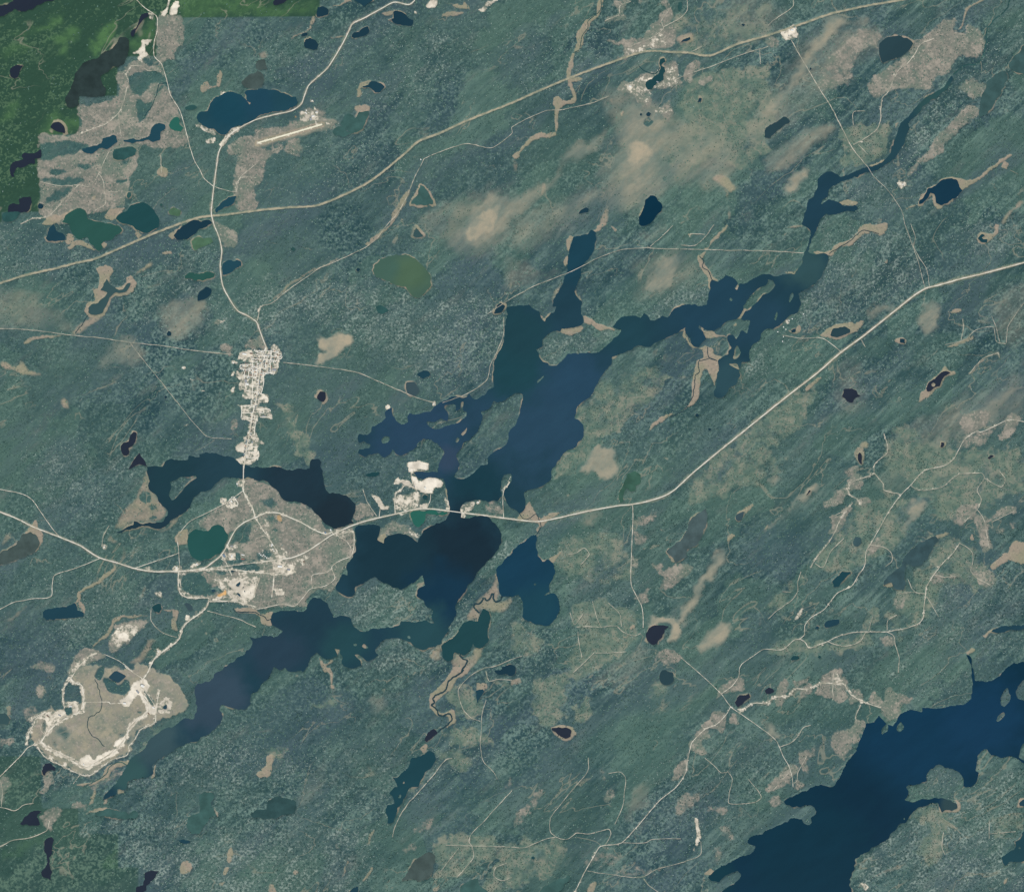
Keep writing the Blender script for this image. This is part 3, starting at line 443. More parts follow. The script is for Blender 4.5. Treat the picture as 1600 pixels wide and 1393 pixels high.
('trail', 0.8, 'pale forked trail beside the long creek', 'c2 60,1290 0,1310 b3 1480,-10 1420,0 1330,50 1260,130 1265,190 1290,260 1340,310 1395,330'),
('trail', 0.7, 'thin trail running south past the creek', 'b3 1430,200 1405,290 1400,400 1395,470 1410,570 1480,650 1500,690'),
('trail', 0.8, 'pale trail by the ragged ponds', 'b3 1430,20 1450,80 1500,70 1592,75'),
('trail', 1.0, 'tan trail along the east side of the ragged lake', 'b3 1220,560 1180,570 1100,670 1020,760 940,850 890,930 860,1000 850,1050'),
('trail', 0.9, 'tan track in the southern cutblock', 'b3 1592,760 1500,860 1420,950 1340,1030 1325,1080 1345,1110 1350,1180 1250,1300'),
('trail', 0.8, 'straight tan track across the southern cutblock', 'b3 1180,1100 1592,1112 c3 80,1115 200,1065 270,1050'),
('trail', 0.7, 'tan spur in the southern cutblock', 'b3 1260,1120 1150,1260'),
('trail', 0.8, 'winding tan track in the southern forest', 'c3 475,560 470,640 390,740 300,850 240,930 240,1020 300,1060 350,1060 400,1025 480,1030 600,1000 615,1030 580,1100'),
('trail', 0.7, 'curved tan track in the southern forest', 'c3 640,970 690,850 700,760 705,680 670,645 600,655'),
('trail', 0.7, 'faint pale track east of the southern road', 'c3 690,1085 830,1085 870,1065 1050,1060'),
('trail', 0.7, 'faint winding track above the bottom edge', 'c3 470,1260 560,1275 800,1300 900,1250 1050,1210 1170,1160 1175,1080'),
('trail', 0.7, 'pinkish track in the south-eastern forest', 'c3 1340,640 1370,690 1350,780 1350,840 1500,835 1550,800 1470,690'),
('trail', 0.8, 'pale track through western clear-cuts to the green forest edge', 'a0 815,410 785,465 800,500 790,550 770,630 740,700 660,770 580,800 495,837'),
('trail', 0.7, 'pale track south through the north-western clear-cut', 'a0 740,700 740,760 755,850'),
('trail', 0.9, 'pale track along the clear-cut ridge', 'a0 490,1150 400,1240 340,1310 290,1350 200,1360 130,1393'),
('trail', 0.8, 'pale track between the clear-cut spurs', 'a0 490,1150 560,1160 615,1080 650,1000 680,940'),
('trail', 0.8, 'pale forked track in the southern clear-cut', 'a0 615,1080 640,1120 650,1190 655,1270 590,1310'),
('trail', 0.7, 'pale stub in the southern clear-cut', 'a0 655,1190 735,1195'),
('trail', 0.7, 'pale track at the western clear-cut edge', 'a0 490,1150 360,1155 250,1130'),
('trail', 0.8, 'pale lane below the sand clearing', 'a0 815,410 880,410 920,440 1000,435'),
('trail', 0.8, 'pale stub on the small bog spot', 'a0 1000,965 1005,1075'),
('trail', 0.8, 'tan forked track south-west of the airstrip', 'a0 1330,1160 1430,1190 1470,1190 1490,1110 1592,1020'),
('trail', 0.8, 'pale track through the northern clearing', 'c0 990,45 980,60 930,130 940,180 860,240 720,295'),
('trail', 0.8, 'pale hooked track at the top edge', 'c0 940,170 1050,110 1090,60 1085,-20'),
('trail', 0.8, 'pale stub in the top clearing', 'c0 740,10 670,40 665,90 580,130'),
('trail', 0.8, 'pale lane to the pipeline pond', 'c0 1180,290 1115,322'),
('trail', 0.8, 'pale tracks in the north-eastern corner forest', 'd0 155,-20 155,40 30,130 0,160'),
('trail', 1.1, 'pale track curving down the large north-eastern clear-cut', 'd0 1030,240 950,275 910,340 870,390 800,450 765,530 740,580 710,610 700,680 700,740 680,800 620,850 530,900'),
('road', 1.0, 'short pale lane from the highway to the lake lodge', 'd1 310,705 350,715 400,750 460,800'),
('trail', 0.8, 'pale lane along the lake cottages', 'd1 90,690 200,710 310,705'),
('trail', 0.8, 'short stub beside the highway', 'd1 580,720 605,765'),
('trail', 0.7, 'faint tan track in the far east', 'd1 1640,470 1592,490 1520,590 1490,640 1480,740'),
('trail', 0.7, 'faint tan branching track in the far east', 'd1 1100,750 1220,720 1290,660 1400,640 1420,730 1480,745'),
('trail', 0.7, 'short tan hook track in the eastern forest', 'd1 1250,930 1330,840 1430,800'),
('trail', 0.7, 'faint pale fork on the south-eastern land', 'd3 1375,940 1375,1060'),
('trail', 0.7, 'faint pale bar on the south-eastern land', 'd3 1375,1030 1540,1015'),
('trail', 0.7, 'faint pink track on the south-eastern land', 'd3 1080,930 1150,980 1200,1030'),
('trail', 0.7, 'faint pink fork on the south-eastern land', 'd3 1090,1020 1080,1110 1100,1160'),
('trail', 0.8, 'tan track across the southern mottled meadow', 'c2 400,1110 440,1108 560,1110 650,1105 690,1140 760,1165 800,1150'),
('trail', 0.8, 'tan spur north of the southern mottled meadow', 'c2 500,950 530,1060 555,1115'),
('trail', 0.8, 'tan curved spur in the southern mottled meadow', 'c2 600,960 670,1030 680,1108'),
('trail', 0.8, 'tan fork in the western mottled meadow', 'c2 360,1020 390,1095 440,1030'),
('trail', 0.8, 'tan spur down the western mottled meadow', 'c2 410,1140 415,1200 435,1300'),
('trail', 0.8, 'straight tan bar in the southern meadow', 'c2 520,1272 610,1270 710,1264'),
('trail', 0.8, 'tan slanting track to the southern meadow', 'c2 380,1393 440,1340 510,1270'),
('trail', 0.8, 'tan crooked track south-east of the deep lake', 'c2 350,660 400,650 450,620 480,660 430,720'),
('trail', 0.8, 'pale track around the western meadow tongue', 'd2 205,765 185,830 183,890 150,940 60,1005 0,1060'),
('trail', 0.8, 'pale stub in the western meadow tongue', 'd2 90,890 140,895'),
('trail', 0.8, 'pale stub by the eastern logging road', 'd2 1030,785 1090,800 1170,795'),
('trail', 0.8, 'pale stub beside the slate lake', 'd2 870,815 900,880 945,905'),
('trail', 0.8, 'pale stub north of the southern logging road', 'd2 650,1045 625,1130'),
('trail', 0.8, 'pale hook north of the southern logging road', 'd2 740,1130 745,1070 800,1035'),
('trail', 0.8, 'tan ring track in the southern cutblock', 'b3 1560,1210 1490,1240 1480,1290 1530,1320 1592,1300'),
('trail', 0.8, 'pinkish track from the road to the southern forest', 'c3 1200,560 1260,610 1300,650 1340,645'),
('trail', 0.8, 'faint pale track north of the trail', 'c1 860,140 930,80 1000,10'),
('trail', 0.8, 'faint pale hook north of the trail', 'c1 1105,80 1110,62 1200,65'),
('trail', 0.8, 'faint pale line above the trail', 'c1 1050,132 1140,132 1200,80 1255,5'),
('trail', 0.8, 'white forked track south of the airstrip', 'a0 1470,1195 1470,1150 1500,1105 1592,1105'),
('trail', 0.8, 'faint tan branch in the far eastern meadow', 'd1 1200,720 1215,640 1210,590'),
('trail', 0.8, 'faint tan branch beside the far eastern track', 'd1 1390,570 1420,650 1440,730'),
('trail', 0.8, 'faint tan stub in the far east', 'd1 1430,800 1440,830'),
('trail', 0.8, 'pale spur west of the river lake clear-cut', 'd0 600,690 530,700 530,780'),
('trail', 0.8, 'pale spur below the river lake clear-cut', 'd0 560,900 620,960'),
('trail', 0.8, 'pale spur south of the pipeline track', 'c0 1540,310 1545,400'),
('trail', 0.8, 'faint pale track at the bottom edge', 'c3 820,1310 850,1350 910,1393'),
('trail', 0.8, 'white lane in the pink clear-cut strip', 'd2 380,430 470,390 510,350'),
('trail', 0.8, 'pale crooked track west of the logging road', 'd2 290,715 340,740 390,640 470,560'),
('trail', 0.8, 'pale lane inside the mill curve', 'b2 0,560 60,545 135,640'),
('trail', 0.8, 'pale lane on the eastern mill shore', 'b2 560,520 600,510 610,590'),
('trail', 0.8, 'short pale lane north of the tailings yard', 'w 1100,40 1095,190'),
('trail', 0.8, 'pale lane along the southern tailings dyke', 'w 0,770 330,770 440,800'),
]
# the broad tan pipeline corridor and the airstrip
PIPE = 'a1 -80,390 0,368 150,320 350,275 480,240 580,220 700,170 850,105 980,50 1100,5 a0 1120,1390 1250,1350 1400,1335 1592,1310 b0 200,1290 380,1278 540,1215 690,1140 800,1060 920,960 1010,880 1140,830 1300,755 1440,700 1592,640 c0 180,560 370,480 600,395 830,320 1000,325 1110,330 1180,345 1240,345 1400,275 1592,220 d0 180,160 380,90 600,40 830,0 960,-30'
# ---------------------------------------------------------------- land cover patches: channel -> [(strength, edge softness px, outline)]
COVER = {
'tan': [
 (0.46, 16, 'c0 560,560 760,560 1000,720 1300,800 1400,1000 1340,1180 1000,1150 900,1300 700,1340 540,1250 560,1000 620,800'),
 (0.41, 16, 'c1 0,-60 250,-120 500,-260 560,-160 400,0 200,120 0,180'), (0.41, 14, 'b1 1000,-60 1592,-220 1592,120 1380,230 1150,120'), (0.38, 16, 'd0 250,200 700,170 720,320 500,450 300,640 0,880 -200,900 -60,700'),
 (0.35, 16, 'c0 1300,-20 1592,-20 d0 150,120 0,220 c0 1350,250'), (0.35, 14, 'c1 700,260 1120,150 1180,330 1000,450 760,470'), (0.34, 16, 'd1 900,1240 1100,1120 1400,1000 1592,900 1592,1240 1300,1300 1100,1393 900,1393'),
 (0.34, 14, 'd1 420,850 560,850 600,1000 560,1200 420,1150'), (0.32, 14, 'd1 1400,440 1592,380 1592,760 1420,720'), (0.3, 12, 'd2 40,440 340,200 420,240 200,420 40,540'), (0.28, 10, 'd2 640,150 830,120 900,220 720,280'), (0.28, 12, 'd2 1000,160 1150,60 1300,80 1200,160 1040,260'),
 (0.74, 1.0, 'q 590,100 660,20 820,0 900,0 1050,0 1250,10 1320,40 1450,130 1525,210 1530,370 1430,420 1290,470 1170,530 1120,620 1050,730 930,780 760,900 700,910 500,820 330,700 300,620 350,590 270,620 250,560 300,440 380,380 520,360 560,310 690,300 690,160'),
 (0.62, 9, 'c0 690,620 760,620 840,690 920,740 1000,790 980,880 930,960 940,1020 880,1100 830,1200 760,1240 680,1230 640,1200 650,1090 610,1040 640,980 680,920 660,850 670,780 690,700'),
 (0.85, 12, 'c0 720,840 800,820 880,900 900,980 800,1080 720,1060 690,1000 700,920'),
 (0.6, 8, 'c0 0,1230 100,1180 180,1150 300,1050 330,950 420,890 560,830 600,760 590,860 480,960 340,1030 300,1100 180,1220 50,1330 0,1370 -80,1380 -80,1250'),
 (0.6, 8, 'b0 1592,1210 1450,1210 1340,1270 1290,1393 b1 1290,110 1370,170 1480,100 1592,0'),
 (0.8, 6, 'b1 1300,40 1330,110 1400,120 1480,20 b0 1560,1280 1480,1290 1380,1330'),
 (0.85, 3, 'b1 360,870 420,790 390,740 430,700 500,680 570,700 600,740 540,790 470,830 430,880'),
 (0.36, 10, 'a1 -60,380 60,400 200,420 330,500 460,600 470,680 250,650 -60,645'),
 (0.42, 7, 'a1 650,800 720,720 790,680 870,730 930,830 880,870 760,880 600,910'),
 (0.5, 8, 'a1 1000,500 1050,460 1180,460 1300,500 1280,560 1230,650 1150,700 1020,690 990,580'),
 (0.72, 7, 'd0 400,90 430,110 560,130 590,90 620,150 480,160 380,260 300,380 230,480 130,600 40,690 0,730 c0 1550,770 1520,700 1592,640 d0 90,540 160,430 240,320 320,210 350,110'),
 (0.45, 8, 'c0 1480,720 1592,560 d0 140,400 60,560 0,640 c0 1560,760'),
 (0.5, 8, 'd0 0,960 150,860 300,780 430,760 420,830 300,890 200,1000 50,1060 -20,1060'),
 (0.75, 4, 'd0 80,1190 150,1110 240,1030 260,1080 230,1140 180,1200 100,1205'),
 (0.62, 6, 'c1 800,390 870,290 930,220 1080,190 1040,260 1010,330 980,400 870,440 830,430'),
 (0.38, 7, 'c1 770,80 850,40 980,0 970,40 880,100 800,110'),
 (0.32, 8, 'c1 -40,200 80,230 180,280 300,280 320,330 150,360 -40,440'),
 (0.7, 3, 'c2 410,160 430,110 480,50 500,0 660,0 655,70 660,130 620,190 560,190 530,150 460,170'),
 (0.7, 5, 'c2 1310,620 1330,650 1290,750 1210,850 1150,950 1080,1060 1040,1110 1010,1060 1090,950 1170,810 1250,690'),
 (0.85, 3, 'c2 830,1100 880,1050 960,1040 1040,1060 1060,1100 1030,1160 1000,1210 975,1200 1000,1130 960,1095 880,1090'),
 (0.7, 6, 'c2 1140,1260 1170,1190 1240,1120 1300,1070 1360,1100 1350,1150 1290,1220 1220,1260'),
 (0.5, 5, 'c2 410,470 460,430 560,400 580,420 540,450 470,500'),
 (0.6, 6, 'd1 930,620 950,540 1000,480 1060,480 1080,540 1050,620 980,680'),
 (0.5, 6, 'd1 970,1393 1060,1310 1140,1240 1170,1160 1300,1120 1430,1060 1580,990 1592,1040 1480,1130 1420,1230 1330,1250 1250,1160 1150,1290 1110,1360 1090,1393'),
 (0.35, 6, 'd1 1440,420 1592,370 1650,360 1650,480 1560,500 1500,600'),
 (0.3, 6, 'd1 330,500 430,420 550,350 600,350 500,430 380,500'),
 (0.55, 4, 'd1 600,590 680,510 750,490 800,520 730,540 640,590'),
 (0.85, 3, 'd2 -20,490 60,430 150,340 180,300 240,240 330,210 270,290 170,340 80,430 20,490 c2 1560,530'),
 (0.8, 4, 'd2 0,260 0,210 90,170 30,240 c2 1570,250'),
 (0.8, 4, 'd2 850,430 880,360 940,320 1000,330 960,380 900,430 860,520 840,480'),
 (0.5, 5, 'd2 1390,300 1470,260 1510,260 1450,310'),
 (0.62, 5, 'd3 -20,330 40,360 80,420 50,440 0,405'),
 (0.25, 10, 'c3 420,60 700,0 800,10 700,140 640,130 500,120'),
 (0.4, 7, 'c3 720,830 760,740 870,700 850,820 780,900 700,960'),
 (0.3, 8, 'c2 560,1380 700,1270 850,1210 840,1300 740,1400'),
 (0.4, 10, 'b3 680,190 750,150 830,250 820,310 740,270'),
 (0.25, 10, 'b3 280,700 420,590 480,650 330,860 240,830'),
 (0.3, 12, 'c0 1300,0 1592,0 1592,150 1400,200 1300,120'),
 (0.5, 6, 'c0 1180,1090 1290,1080 1400,1150 1340,1200'),
],
'grey': [
 (0.9, 2, 'a0 500,660 640,640 740,600 730,450 820,380 960,350 1100,350 1010,400 1050,540 1110,690 1160,830 1160,915 1030,922 870,900 860,1000 800,1150 770,1270 640,1320 560,1320 400,1393 270,1340 250,1180 250,850 490,837'),
 (0.85, 2, 'a0 980,112 1130,115 1130,250 1060,350 980,350'),
 (0.85, 3, 'a0 1430,900 1592,840 b0 0,920 170,900 120,950 60,1020 60,1100 0,1160 0,1310 a0 1480,1310 1450,1130 1490,970 1440,970'),
 (0.8, 4, 'b0 0,900 0,790 110,790 270,760 280,690 430,680 430,750 530,750 500,790 380,820 230,850 100,890 a0 1500,900 1480,860'),
 (0.7, 2, 'b0 180,880 280,870 280,960 200,960'),
 (0.85, 3, 'a1 1330,0 1400,5 1480,60 1470,130 1400,140'),
 (0.85, 3, 'a2 1592,190 b2 60,205 100,240 140,270 180,330 240,335 340,375 390,430 450,500 600,500 620,520 600,670 560,730 510,820 490,870 350,890 290,1000 200,970 100,980 0,1000 a2 1500,960 1380,870 1270,830 1260,780 1592,760 1592,690 1400,740 1450,560 1560,470 1592,450 1380,540 1300,500 1230,480 1350,380 1450,330 1510,260 1540,180'),
 (0.75, 2, 'b2 600,440 615,360 700,350 730,420'),
 (0.7, 4, 'b2 760,500 900,465 1000,580 960,560 870,530 800,550 760,590'),
 (0.6, 4, 'b2 1440,340 1500,330 1530,420 1430,400'),
 (0.8, 3, 'd0 610,520 700,450 800,390 880,320 930,240 1040,180 1080,130 1165,130 1150,190 1230,200 1250,150 1320,180 1340,270 1300,360 1170,350 1140,440 1060,480 1000,550 850,550 780,570 700,610 640,600'),
 (0.6, 4, 'd0 300,520 380,350 480,240 560,190 700,190 690,290 600,320 540,370 520,430 540,490 360,560'),
 (0.6, 3, 'd0 1180,540 1290,490 1350,530 1320,600 1240,600'),
 (0.7, 3, 'd0 1300,640 1320,680 1230,770 1130,880 1060,970 990,1000 900,1070 850,1085 960,970 1060,840 1180,720'),
 (0.75, 3, 'c2 870,720 930,710 930,760 990,740 1100,720 1120,740 1060,810 1000,860 910,870 940,820 920,780'),
 (0.6, 3, 'c2 755,440 900,390 880,450 770,470'), (0.6, 2, 'c2 755,510 820,540 820,590 755,590'), (0.6, 2, 'c2 750,670 785,690 775,740 745,740'),
 (0.6, 3, 'c2 770,910 850,850 860,940 810,990 790,950'), (0.65, 2, 'c2 890,1290 960,1250 1040,1280 1060,1310 1000,1350 930,1330'),
 (0.9, 2, 'd1 1195,1250 1210,1200 1280,1170 1380,1155 1350,1240 1280,1300 1210,1290'), (0.9, 2, 'd1 1430,1330 1470,1250 1520,1180 1570,1200 1540,1270 1490,1340'),
 (0.55, 3, 'd1 1160,1393 1210,1300 1330,1290 1420,1240 1350,1350 1250,1393'),
 (0.9, 2, 'd2 460,150 500,110 560,105 540,150 500,170'), (0.95, 2, 'd2 480,220 540,150 600,190 580,240 500,280 460,330 340,370 335,345 430,270'),
 (0.9, 2, 'd2 550,330 600,300 645,310 600,370 570,350'), (0.95, 2, 'd2 380,430 450,400 520,340 530,360 470,460 410,540 350,530 380,510 405,490'),
 (0.75, 2, 'd2 1270,420 1380,430 1470,360 1530,360 1530,400 1450,430 1380,470 1400,640 1350,630 1300,540'), (0.7, 2, 'd2 1130,440 1230,350 1300,340 1290,400 1220,470 1140,460'),
 (0.6, 3, 'd2 1200,680 1300,720 1410,780 1390,870 1290,830 1260,760'), (0.7, 2, 'd2 690,1190 780,1160 790,1220 720,1240'), (0.7, 2, 'd2 780,940 830,890 870,930 830,985 790,980'),
 (0.7, 2, 'd2 620,690 640,590 720,560 720,600 660,660'), (0.55, 3, 'd2 1010,780 1180,790 1040,860'), (0.5, 3, 'd2 1400,500 1470,480 1450,540'), (0.6, 2, 'd2 1500,450 1540,470 1520,510'),
 (0.9, 2, 'd3 50,230 60,120 110,60 130,100 110,170 80,240'), (0.85, 2, 'd3 150,60 200,70 270,45 240,90 160,110'), (0.9, 2, 'd3 300,170 310,110 330,50 420,0 440,0 490,90 480,200 400,210 330,170'),
 (0.7, 2, 'd3 190,140 260,100 270,160 220,200'), (0.85, 2, 'd3 490,190 560,130 580,190 530,225'), (0.9, 2, 'd3 610,190 660,155 720,200 750,140 770,125 800,170 900,180 890,215 840,220 820,290 770,330 700,300 690,250 620,215'),
 (0.9, 2, 'd3 390,480 400,410 430,385 500,390 545,310 600,340 570,420 500,500 460,580 430,540'), (0.9, 2, 'd3 190,560 210,510 300,490 300,540 250,600 240,660 200,600'),
 (0.75, 2, 'd3 -20,760 60,660 140,590 180,620 170,680 60,760'), (0.7, 2, 'd3 160,730 200,700 230,740 180,760'), (0.6, 3, 'd3 0,830 60,790 90,830 30,870'),
 (0.9, 2, 'c3 1090,490 1130,420 1200,340 1260,280 1330,270 1330,330 1300,400 1250,370 1210,390 1240,430 1180,460 1210,520 1180,545 1130,520'), (0.85, 2, 'c3 1360,310 1400,295 1400,340 1375,345'),
 (0.85, 2, 'c3 1250,190 1300,120 1350,80 1440,70 1450,130 1380,150 1310,170'), (0.7, 2, 'c3 990,700 1000,640 1060,580 1100,560 1080,640 1030,690'), (0.6, 3, 'c3 1020,890 1060,790 1150,780 1160,820 1090,880 1050,915'),
 (0.5, 3, 'c3 1200,880 1340,850 1340,900 1240,910'), (0.5, 3, 'c3 520,640 560,610 600,680 570,710'), (0.5, 3, 'c3 0,980 60,860 160,750 190,770 120,880 30,1000'), (0.5, 3, 'c3 560,800 610,730 640,780 590,840'),
 (0.5, 4, 'c3 1280,980 1340,980 1390,1060 1300,1050'), (0.55, 4, 'c3 1240,1170 1330,1100 1320,1170 1260,1210'), (0.35, 6, 'c3 420,1200 560,1120 720,1180 560,1260'), (0.35, 6, 'c3 560,1240 1000,1230 900,1290 640,1300'),
 (0.8, 2, 'c0 560,140 580,110 660,90 620,20 640,0 745,0 720,20 690,60 725,95 700,120 620,125'), (0.85, 2, 'c0 600,245 680,250 780,240 860,180 860,150 900,130 920,80 980,50 940,20 900,0 990,20 1000,150 1000,280 920,310 850,300 820,320 580,390 690,340 690,290'),
 (0.8, 2, 'c0 780,-10 830,-10 810,25'), (0.8, 3, 'c0 950,400 1020,390 1030,470 1050,530 980,540 990,620 1000,700 980,745 930,730 940,690 880,690 840,670 930,670 960,650 970,540 920,560 880,550 940,500'),
 (0.8, 2, 'c0 1070,450 1110,380 1160,370 1150,430 1120,480 1130,530 1080,520'), (0.8, 2, 'c0 1150,520 1210,480 1250,470 1250,500 1190,530'), (0.85, 2, 'c0 630,550 760,500 850,440 860,470 840,540 780,580 840,600 870,640 850,670 800,640 740,590 660,570'),
 (0.5, 4, 'c0 1010,240 1060,220 1130,200 1100,260 1030,270'), (0.7, 2, 'd0 0,240 80,230 60,300 0,290'),
 (0.8, 3, 'a2 670,1210 720,1130 760,1080 920,1070 860,1140 790,1200 700,1260'), (0.85, 3, 'q 640,30 720,0 a2 660,1285 540,1250 440,1330 q 590,80'),
 (0.42, 2, 'q 590,100 660,20 820,0 900,0 1050,0 1250,10 1320,40 1450,130 1525,210 1530,370 1430,420 1290,470 1170,530 1120,620 1050,730 930,780 760,900 700,910 500,820 330,700 300,620 350,590 270,620 250,560 300,440 380,380 520,360 560,310 690,300 690,160'),
 (0.75, 3, 'q 300,210 350,140 400,200 380,260 310,260'), (0.5, 4, 'q 200,330 300,320 350,380 240,470 200,420'), (0.6, 3, 'q 0,610 60,600 130,610 120,650 60,650 0,720'),
 (0.75, 2, 'a3 230,780 270,730 290,650 330,650 330,740 270,790'), (0.6, 2, 'a3 235,930 310,870 380,870 390,930 330,960 320,1010 270,980'), (0.6, 2, 'a3 440,860 480,830 530,850 560,880 480,885'), (0.65, 2, 'a3 0,680 60,680 85,710 40,760 10,850 -40,850'), (0.5, 3, 'a3 560,730 700,650 780,620 760,660 660,720 600,760'),
 (0.55, 3, 'a2 1200,940 1480,930 1300,900'), (0.6, 3, 'a3 150,0 230,-40 a2 330,1330 330,1393 160,1350'),
 (0.55, 4, 'b3 980,1020 1040,950 1110,900 1125,920 1070,990 1000,1035'), (0.5, 4, 'b3 900,1130 960,1080 1000,1090 930,1150'), (0.45, 4, 'b3 1590,660 1592,750 1540,760 1560,690'),
 (0.7, 3, 't 640,120 860,60 1000,280 1000,360 560,350 600,250'), (0.8, 3, 't 60,330 180,220 320,300 260,420 60,410'), (0.7, 3, 'u 260,420 420,410 420,560 260,590'), (0.65, 3, 'u 240,690 420,660 410,740 270,740'),
],
'bare': [
 (0.42, 1.5, 'm 960,780 1180,770 1240,860 1180,940 1000,930'), (0.4, 1.2, 'm 1180,560 1260,640 1330,760 1270,780 1200,680'), (0.38, 1.5, 'b2 190,690 300,650 340,690 260,740'), (0.36, 1.5, 'b2 330,370 440,500 470,520 380,450'), (0.4, 1.2, 'a2 1110,780 1180,790 1170,870 1330,905 1340,930 1190,925 1130,900'), (0.36, 1.5, 'm 780,150 860,200 830,330 780,300'), (0.4, 1.2, 'b2 470,520 600,505 610,530 520,560'),
 (0.36, 2, 'c0 660,560 760,500 850,450 1000,420 1040,480 1010,540 880,560 840,640 740,580'), (0.34, 2, 'c0 690,300 830,270 900,200 940,180 960,290 830,315 700,345'),
 (0.7, 1, 'a0 1380,870 1400,820 1460,790 1495,800 1440,845 1385,910 1360,900'), (0.5, 1, 'a0 1220,765 1290,790 1345,835 1330,850 1250,800'), (0.6, 1, 'a0 1285,870 1340,865 1335,890 1290,890'), (0.45, 1, 'a0 1370,570 1410,570 1400,595 1375,595'),
 (0.52, 1.2, 't 440,500 470,400 600,370 720,380 780,350 1000,370 1130,380 1120,280 1200,230 1310,340 1340,480 1280,580 1260,700 1240,820 1180,860 980,850 960,980 930,1150 900,1250 1050,1290 1060,1393 u 1040,60 900,50 860,120 1000,160 1100,220 1130,360 1050,400 850,340 830,430 780,480 780,640 830,700 870,790 900,880 850,950 820,1050 870,1080 850,1180 800,1250 700,1330 560,1340 460,1320 380,1220 560,1200 570,1100 520,1090 390,1050 420,900 550,840 530,750 620,730 660,560 640,430 480,400 500,330 490,130 400,110 500,90 680,100 700,0 t 690,1380 600,1380 500,1330 550,1200 450,1180 440,1090 480,1000 380,910 370,830 540,790 460,740 470,650 700,650 640,580 420,570'),
 (0.9, 1, 't 440,500 480,400 600,375 720,390 760,480 750,540 600,520'), (0.95, 0.8, 't 300,600 340,570 400,620 320,660'), (0.95, 0.8, 't 260,880 290,800 350,800 350,840'), (0.95, 0.8, 't 280,1130 340,1100 340,1220 290,1220'), (0.75, 1, 't 370,810 520,850 530,940 450,1000 420,910'),
 (0.8, 1, 't 1160,650 1260,640 1260,740 1180,740'), (0.95, 1, 't 920,1320 960,1270 1030,1320 1050,1390 900,1390'), (0.9, 1, 'u 390,1050 420,900 550,860 580,960 540,1080'), (0.95, 0.8, 'u 900,840 920,830 930,880 990,870 980,910 910,915'), (0.85, 0.8, 'u 570,1270 690,1280 680,1320 580,1330'), (0.9, 0.8, 'u 1040,330 1120,310 1120,390 1060,390'), (0.9, 0.8, 'u 380,1220 560,1170 540,1240 460,1310'),
 (1.0, 1, 'v 610,90 930,85 955,190 830,190 690,225 670,290 720,310 760,330 800,390 850,380 920,340 1000,330 1150,360 1190,420 1160,490 1050,540 1020,600 860,580 760,540 690,480 700,430 660,300 660,250 620,190'),
 (0.9, 1, 'v 390,390 440,330 500,390 580,370 640,400 690,440 640,455 560,460 500,430 390,440'), (0.66, 1.5, 'v 420,620 520,610 800,580 820,640 780,830 600,860 420,900 400,750'), (0.85, 1, 'v 0,610 140,660 200,770 310,830 270,860 150,840 100,760'), (0.7, 1, 'v 1220,660 1300,760 1310,860 1230,850'), (0.75, 1, 'v 820,790 930,750 920,840 830,840'), (0.6, 1, 'v 450,900 600,890 520,960'), (0.6, 1, 'v 1490,800 1560,780 1560,990 1480,1000'), (0.6, 2, 'v 640,1130 780,1330 720,1340 640,1230'),
 (0.8, 1, 'b2 1370,325 1390,320 1392,345 1372,348'), (0.6, 1, 'b2 1280,380 1300,350 1360,330 1350,370 1290,400'), (0.6, 1, 'b2 1530,250 1560,230 1585,170 1570,260 1545,290'),
 (0.55, 2, 'q 590,100 660,20 700,0 a2 600,1265 540,1300 q 560,60'),
 (1.0, 1, 'q 1080,180 1150,120 1200,100 1240,160 1220,210 1200,240 1250,320 1300,340 1310,390 1260,410 1200,430 1130,470 1080,540 1040,620 990,660 930,680 970,620 1050,560 1100,480 1160,420 1220,380 1200,310 1160,240 1110,280 1060,340 1000,290 1060,240'),
 (0.95, 1, 'q 680,850 660,790 740,740 780,770 870,720 950,690 990,720 880,780 760,840'), (0.75, 1, 'q 370,400 450,380 520,360 570,400 470,460 430,520 390,540 380,460'), (0.7, 0.8, 'q 550,305 650,300 650,370 600,400 560,370'), (0.75, 0.8, 'q 1345,290 1430,290 1420,380 1320,385'), (0.7, 0.8, 'q 1360,270 1410,265 1410,300 1360,300'),
 (0.85, 1, 'q 410,740 450,745 440,780 415,760'), (0.85, 1, 'q 530,800 560,800 545,835'), (0.6, 1, 'q 300,420 380,390 380,440 320,440'),
 (1.0, 1, 'a2 740,1150 800,1150 790,1200 740,1200'), (0.6, 2, 'a2 690,1180 760,1100 860,1090 870,1120 740,1240'),
 (0.56, 1.5, 'w 80,300 450,300 540,240 900,270 1000,290 950,440 900,700 820,720 780,890 630,830 450,800 340,780 0,770 0,700 120,690 250,600 80,450 60,330'), (0.92, 1, 'w 420,330 640,300 700,440 900,400 920,560 860,700 640,720 560,560 420,520 340,420'),
 (0.9, 1, 'b2 130,872 165,870 168,910 135,915'), (0.7, 0.6, 'b2 110,868 145,870 145,884 112,880'), (0.72, 1.2, 'b2 110,700 240,730 250,780 120,775'), (0.6, 1.5, 'a2 1180,730 1210,705 1250,710 1240,730 1190,745'), (0.6, 1.2, 'a2 1080,740 1130,735 1130,765 1080,765'), (0.55, 1.5, 'm 340,630 560,660 520,740 350,770'), (0.75, 1, 'm 340,830 500,840 500,990 360,990'), (0.5, 2, 'm 540,1220 900,1230 1200,1280 1000,1320 560,1330'), (0.6, 1.5, 'm 1340,1100 1590,1120 1590,1290 1330,1280'), (0.6, 1, 'm 1120,120 1190,110 1200,300 1130,380'),
 (0.6, 1, 'm 200,880 260,820 350,900 320,990 240,980'), (0.45, 2, 'b2 0,690 130,600 200,700 60,720'),
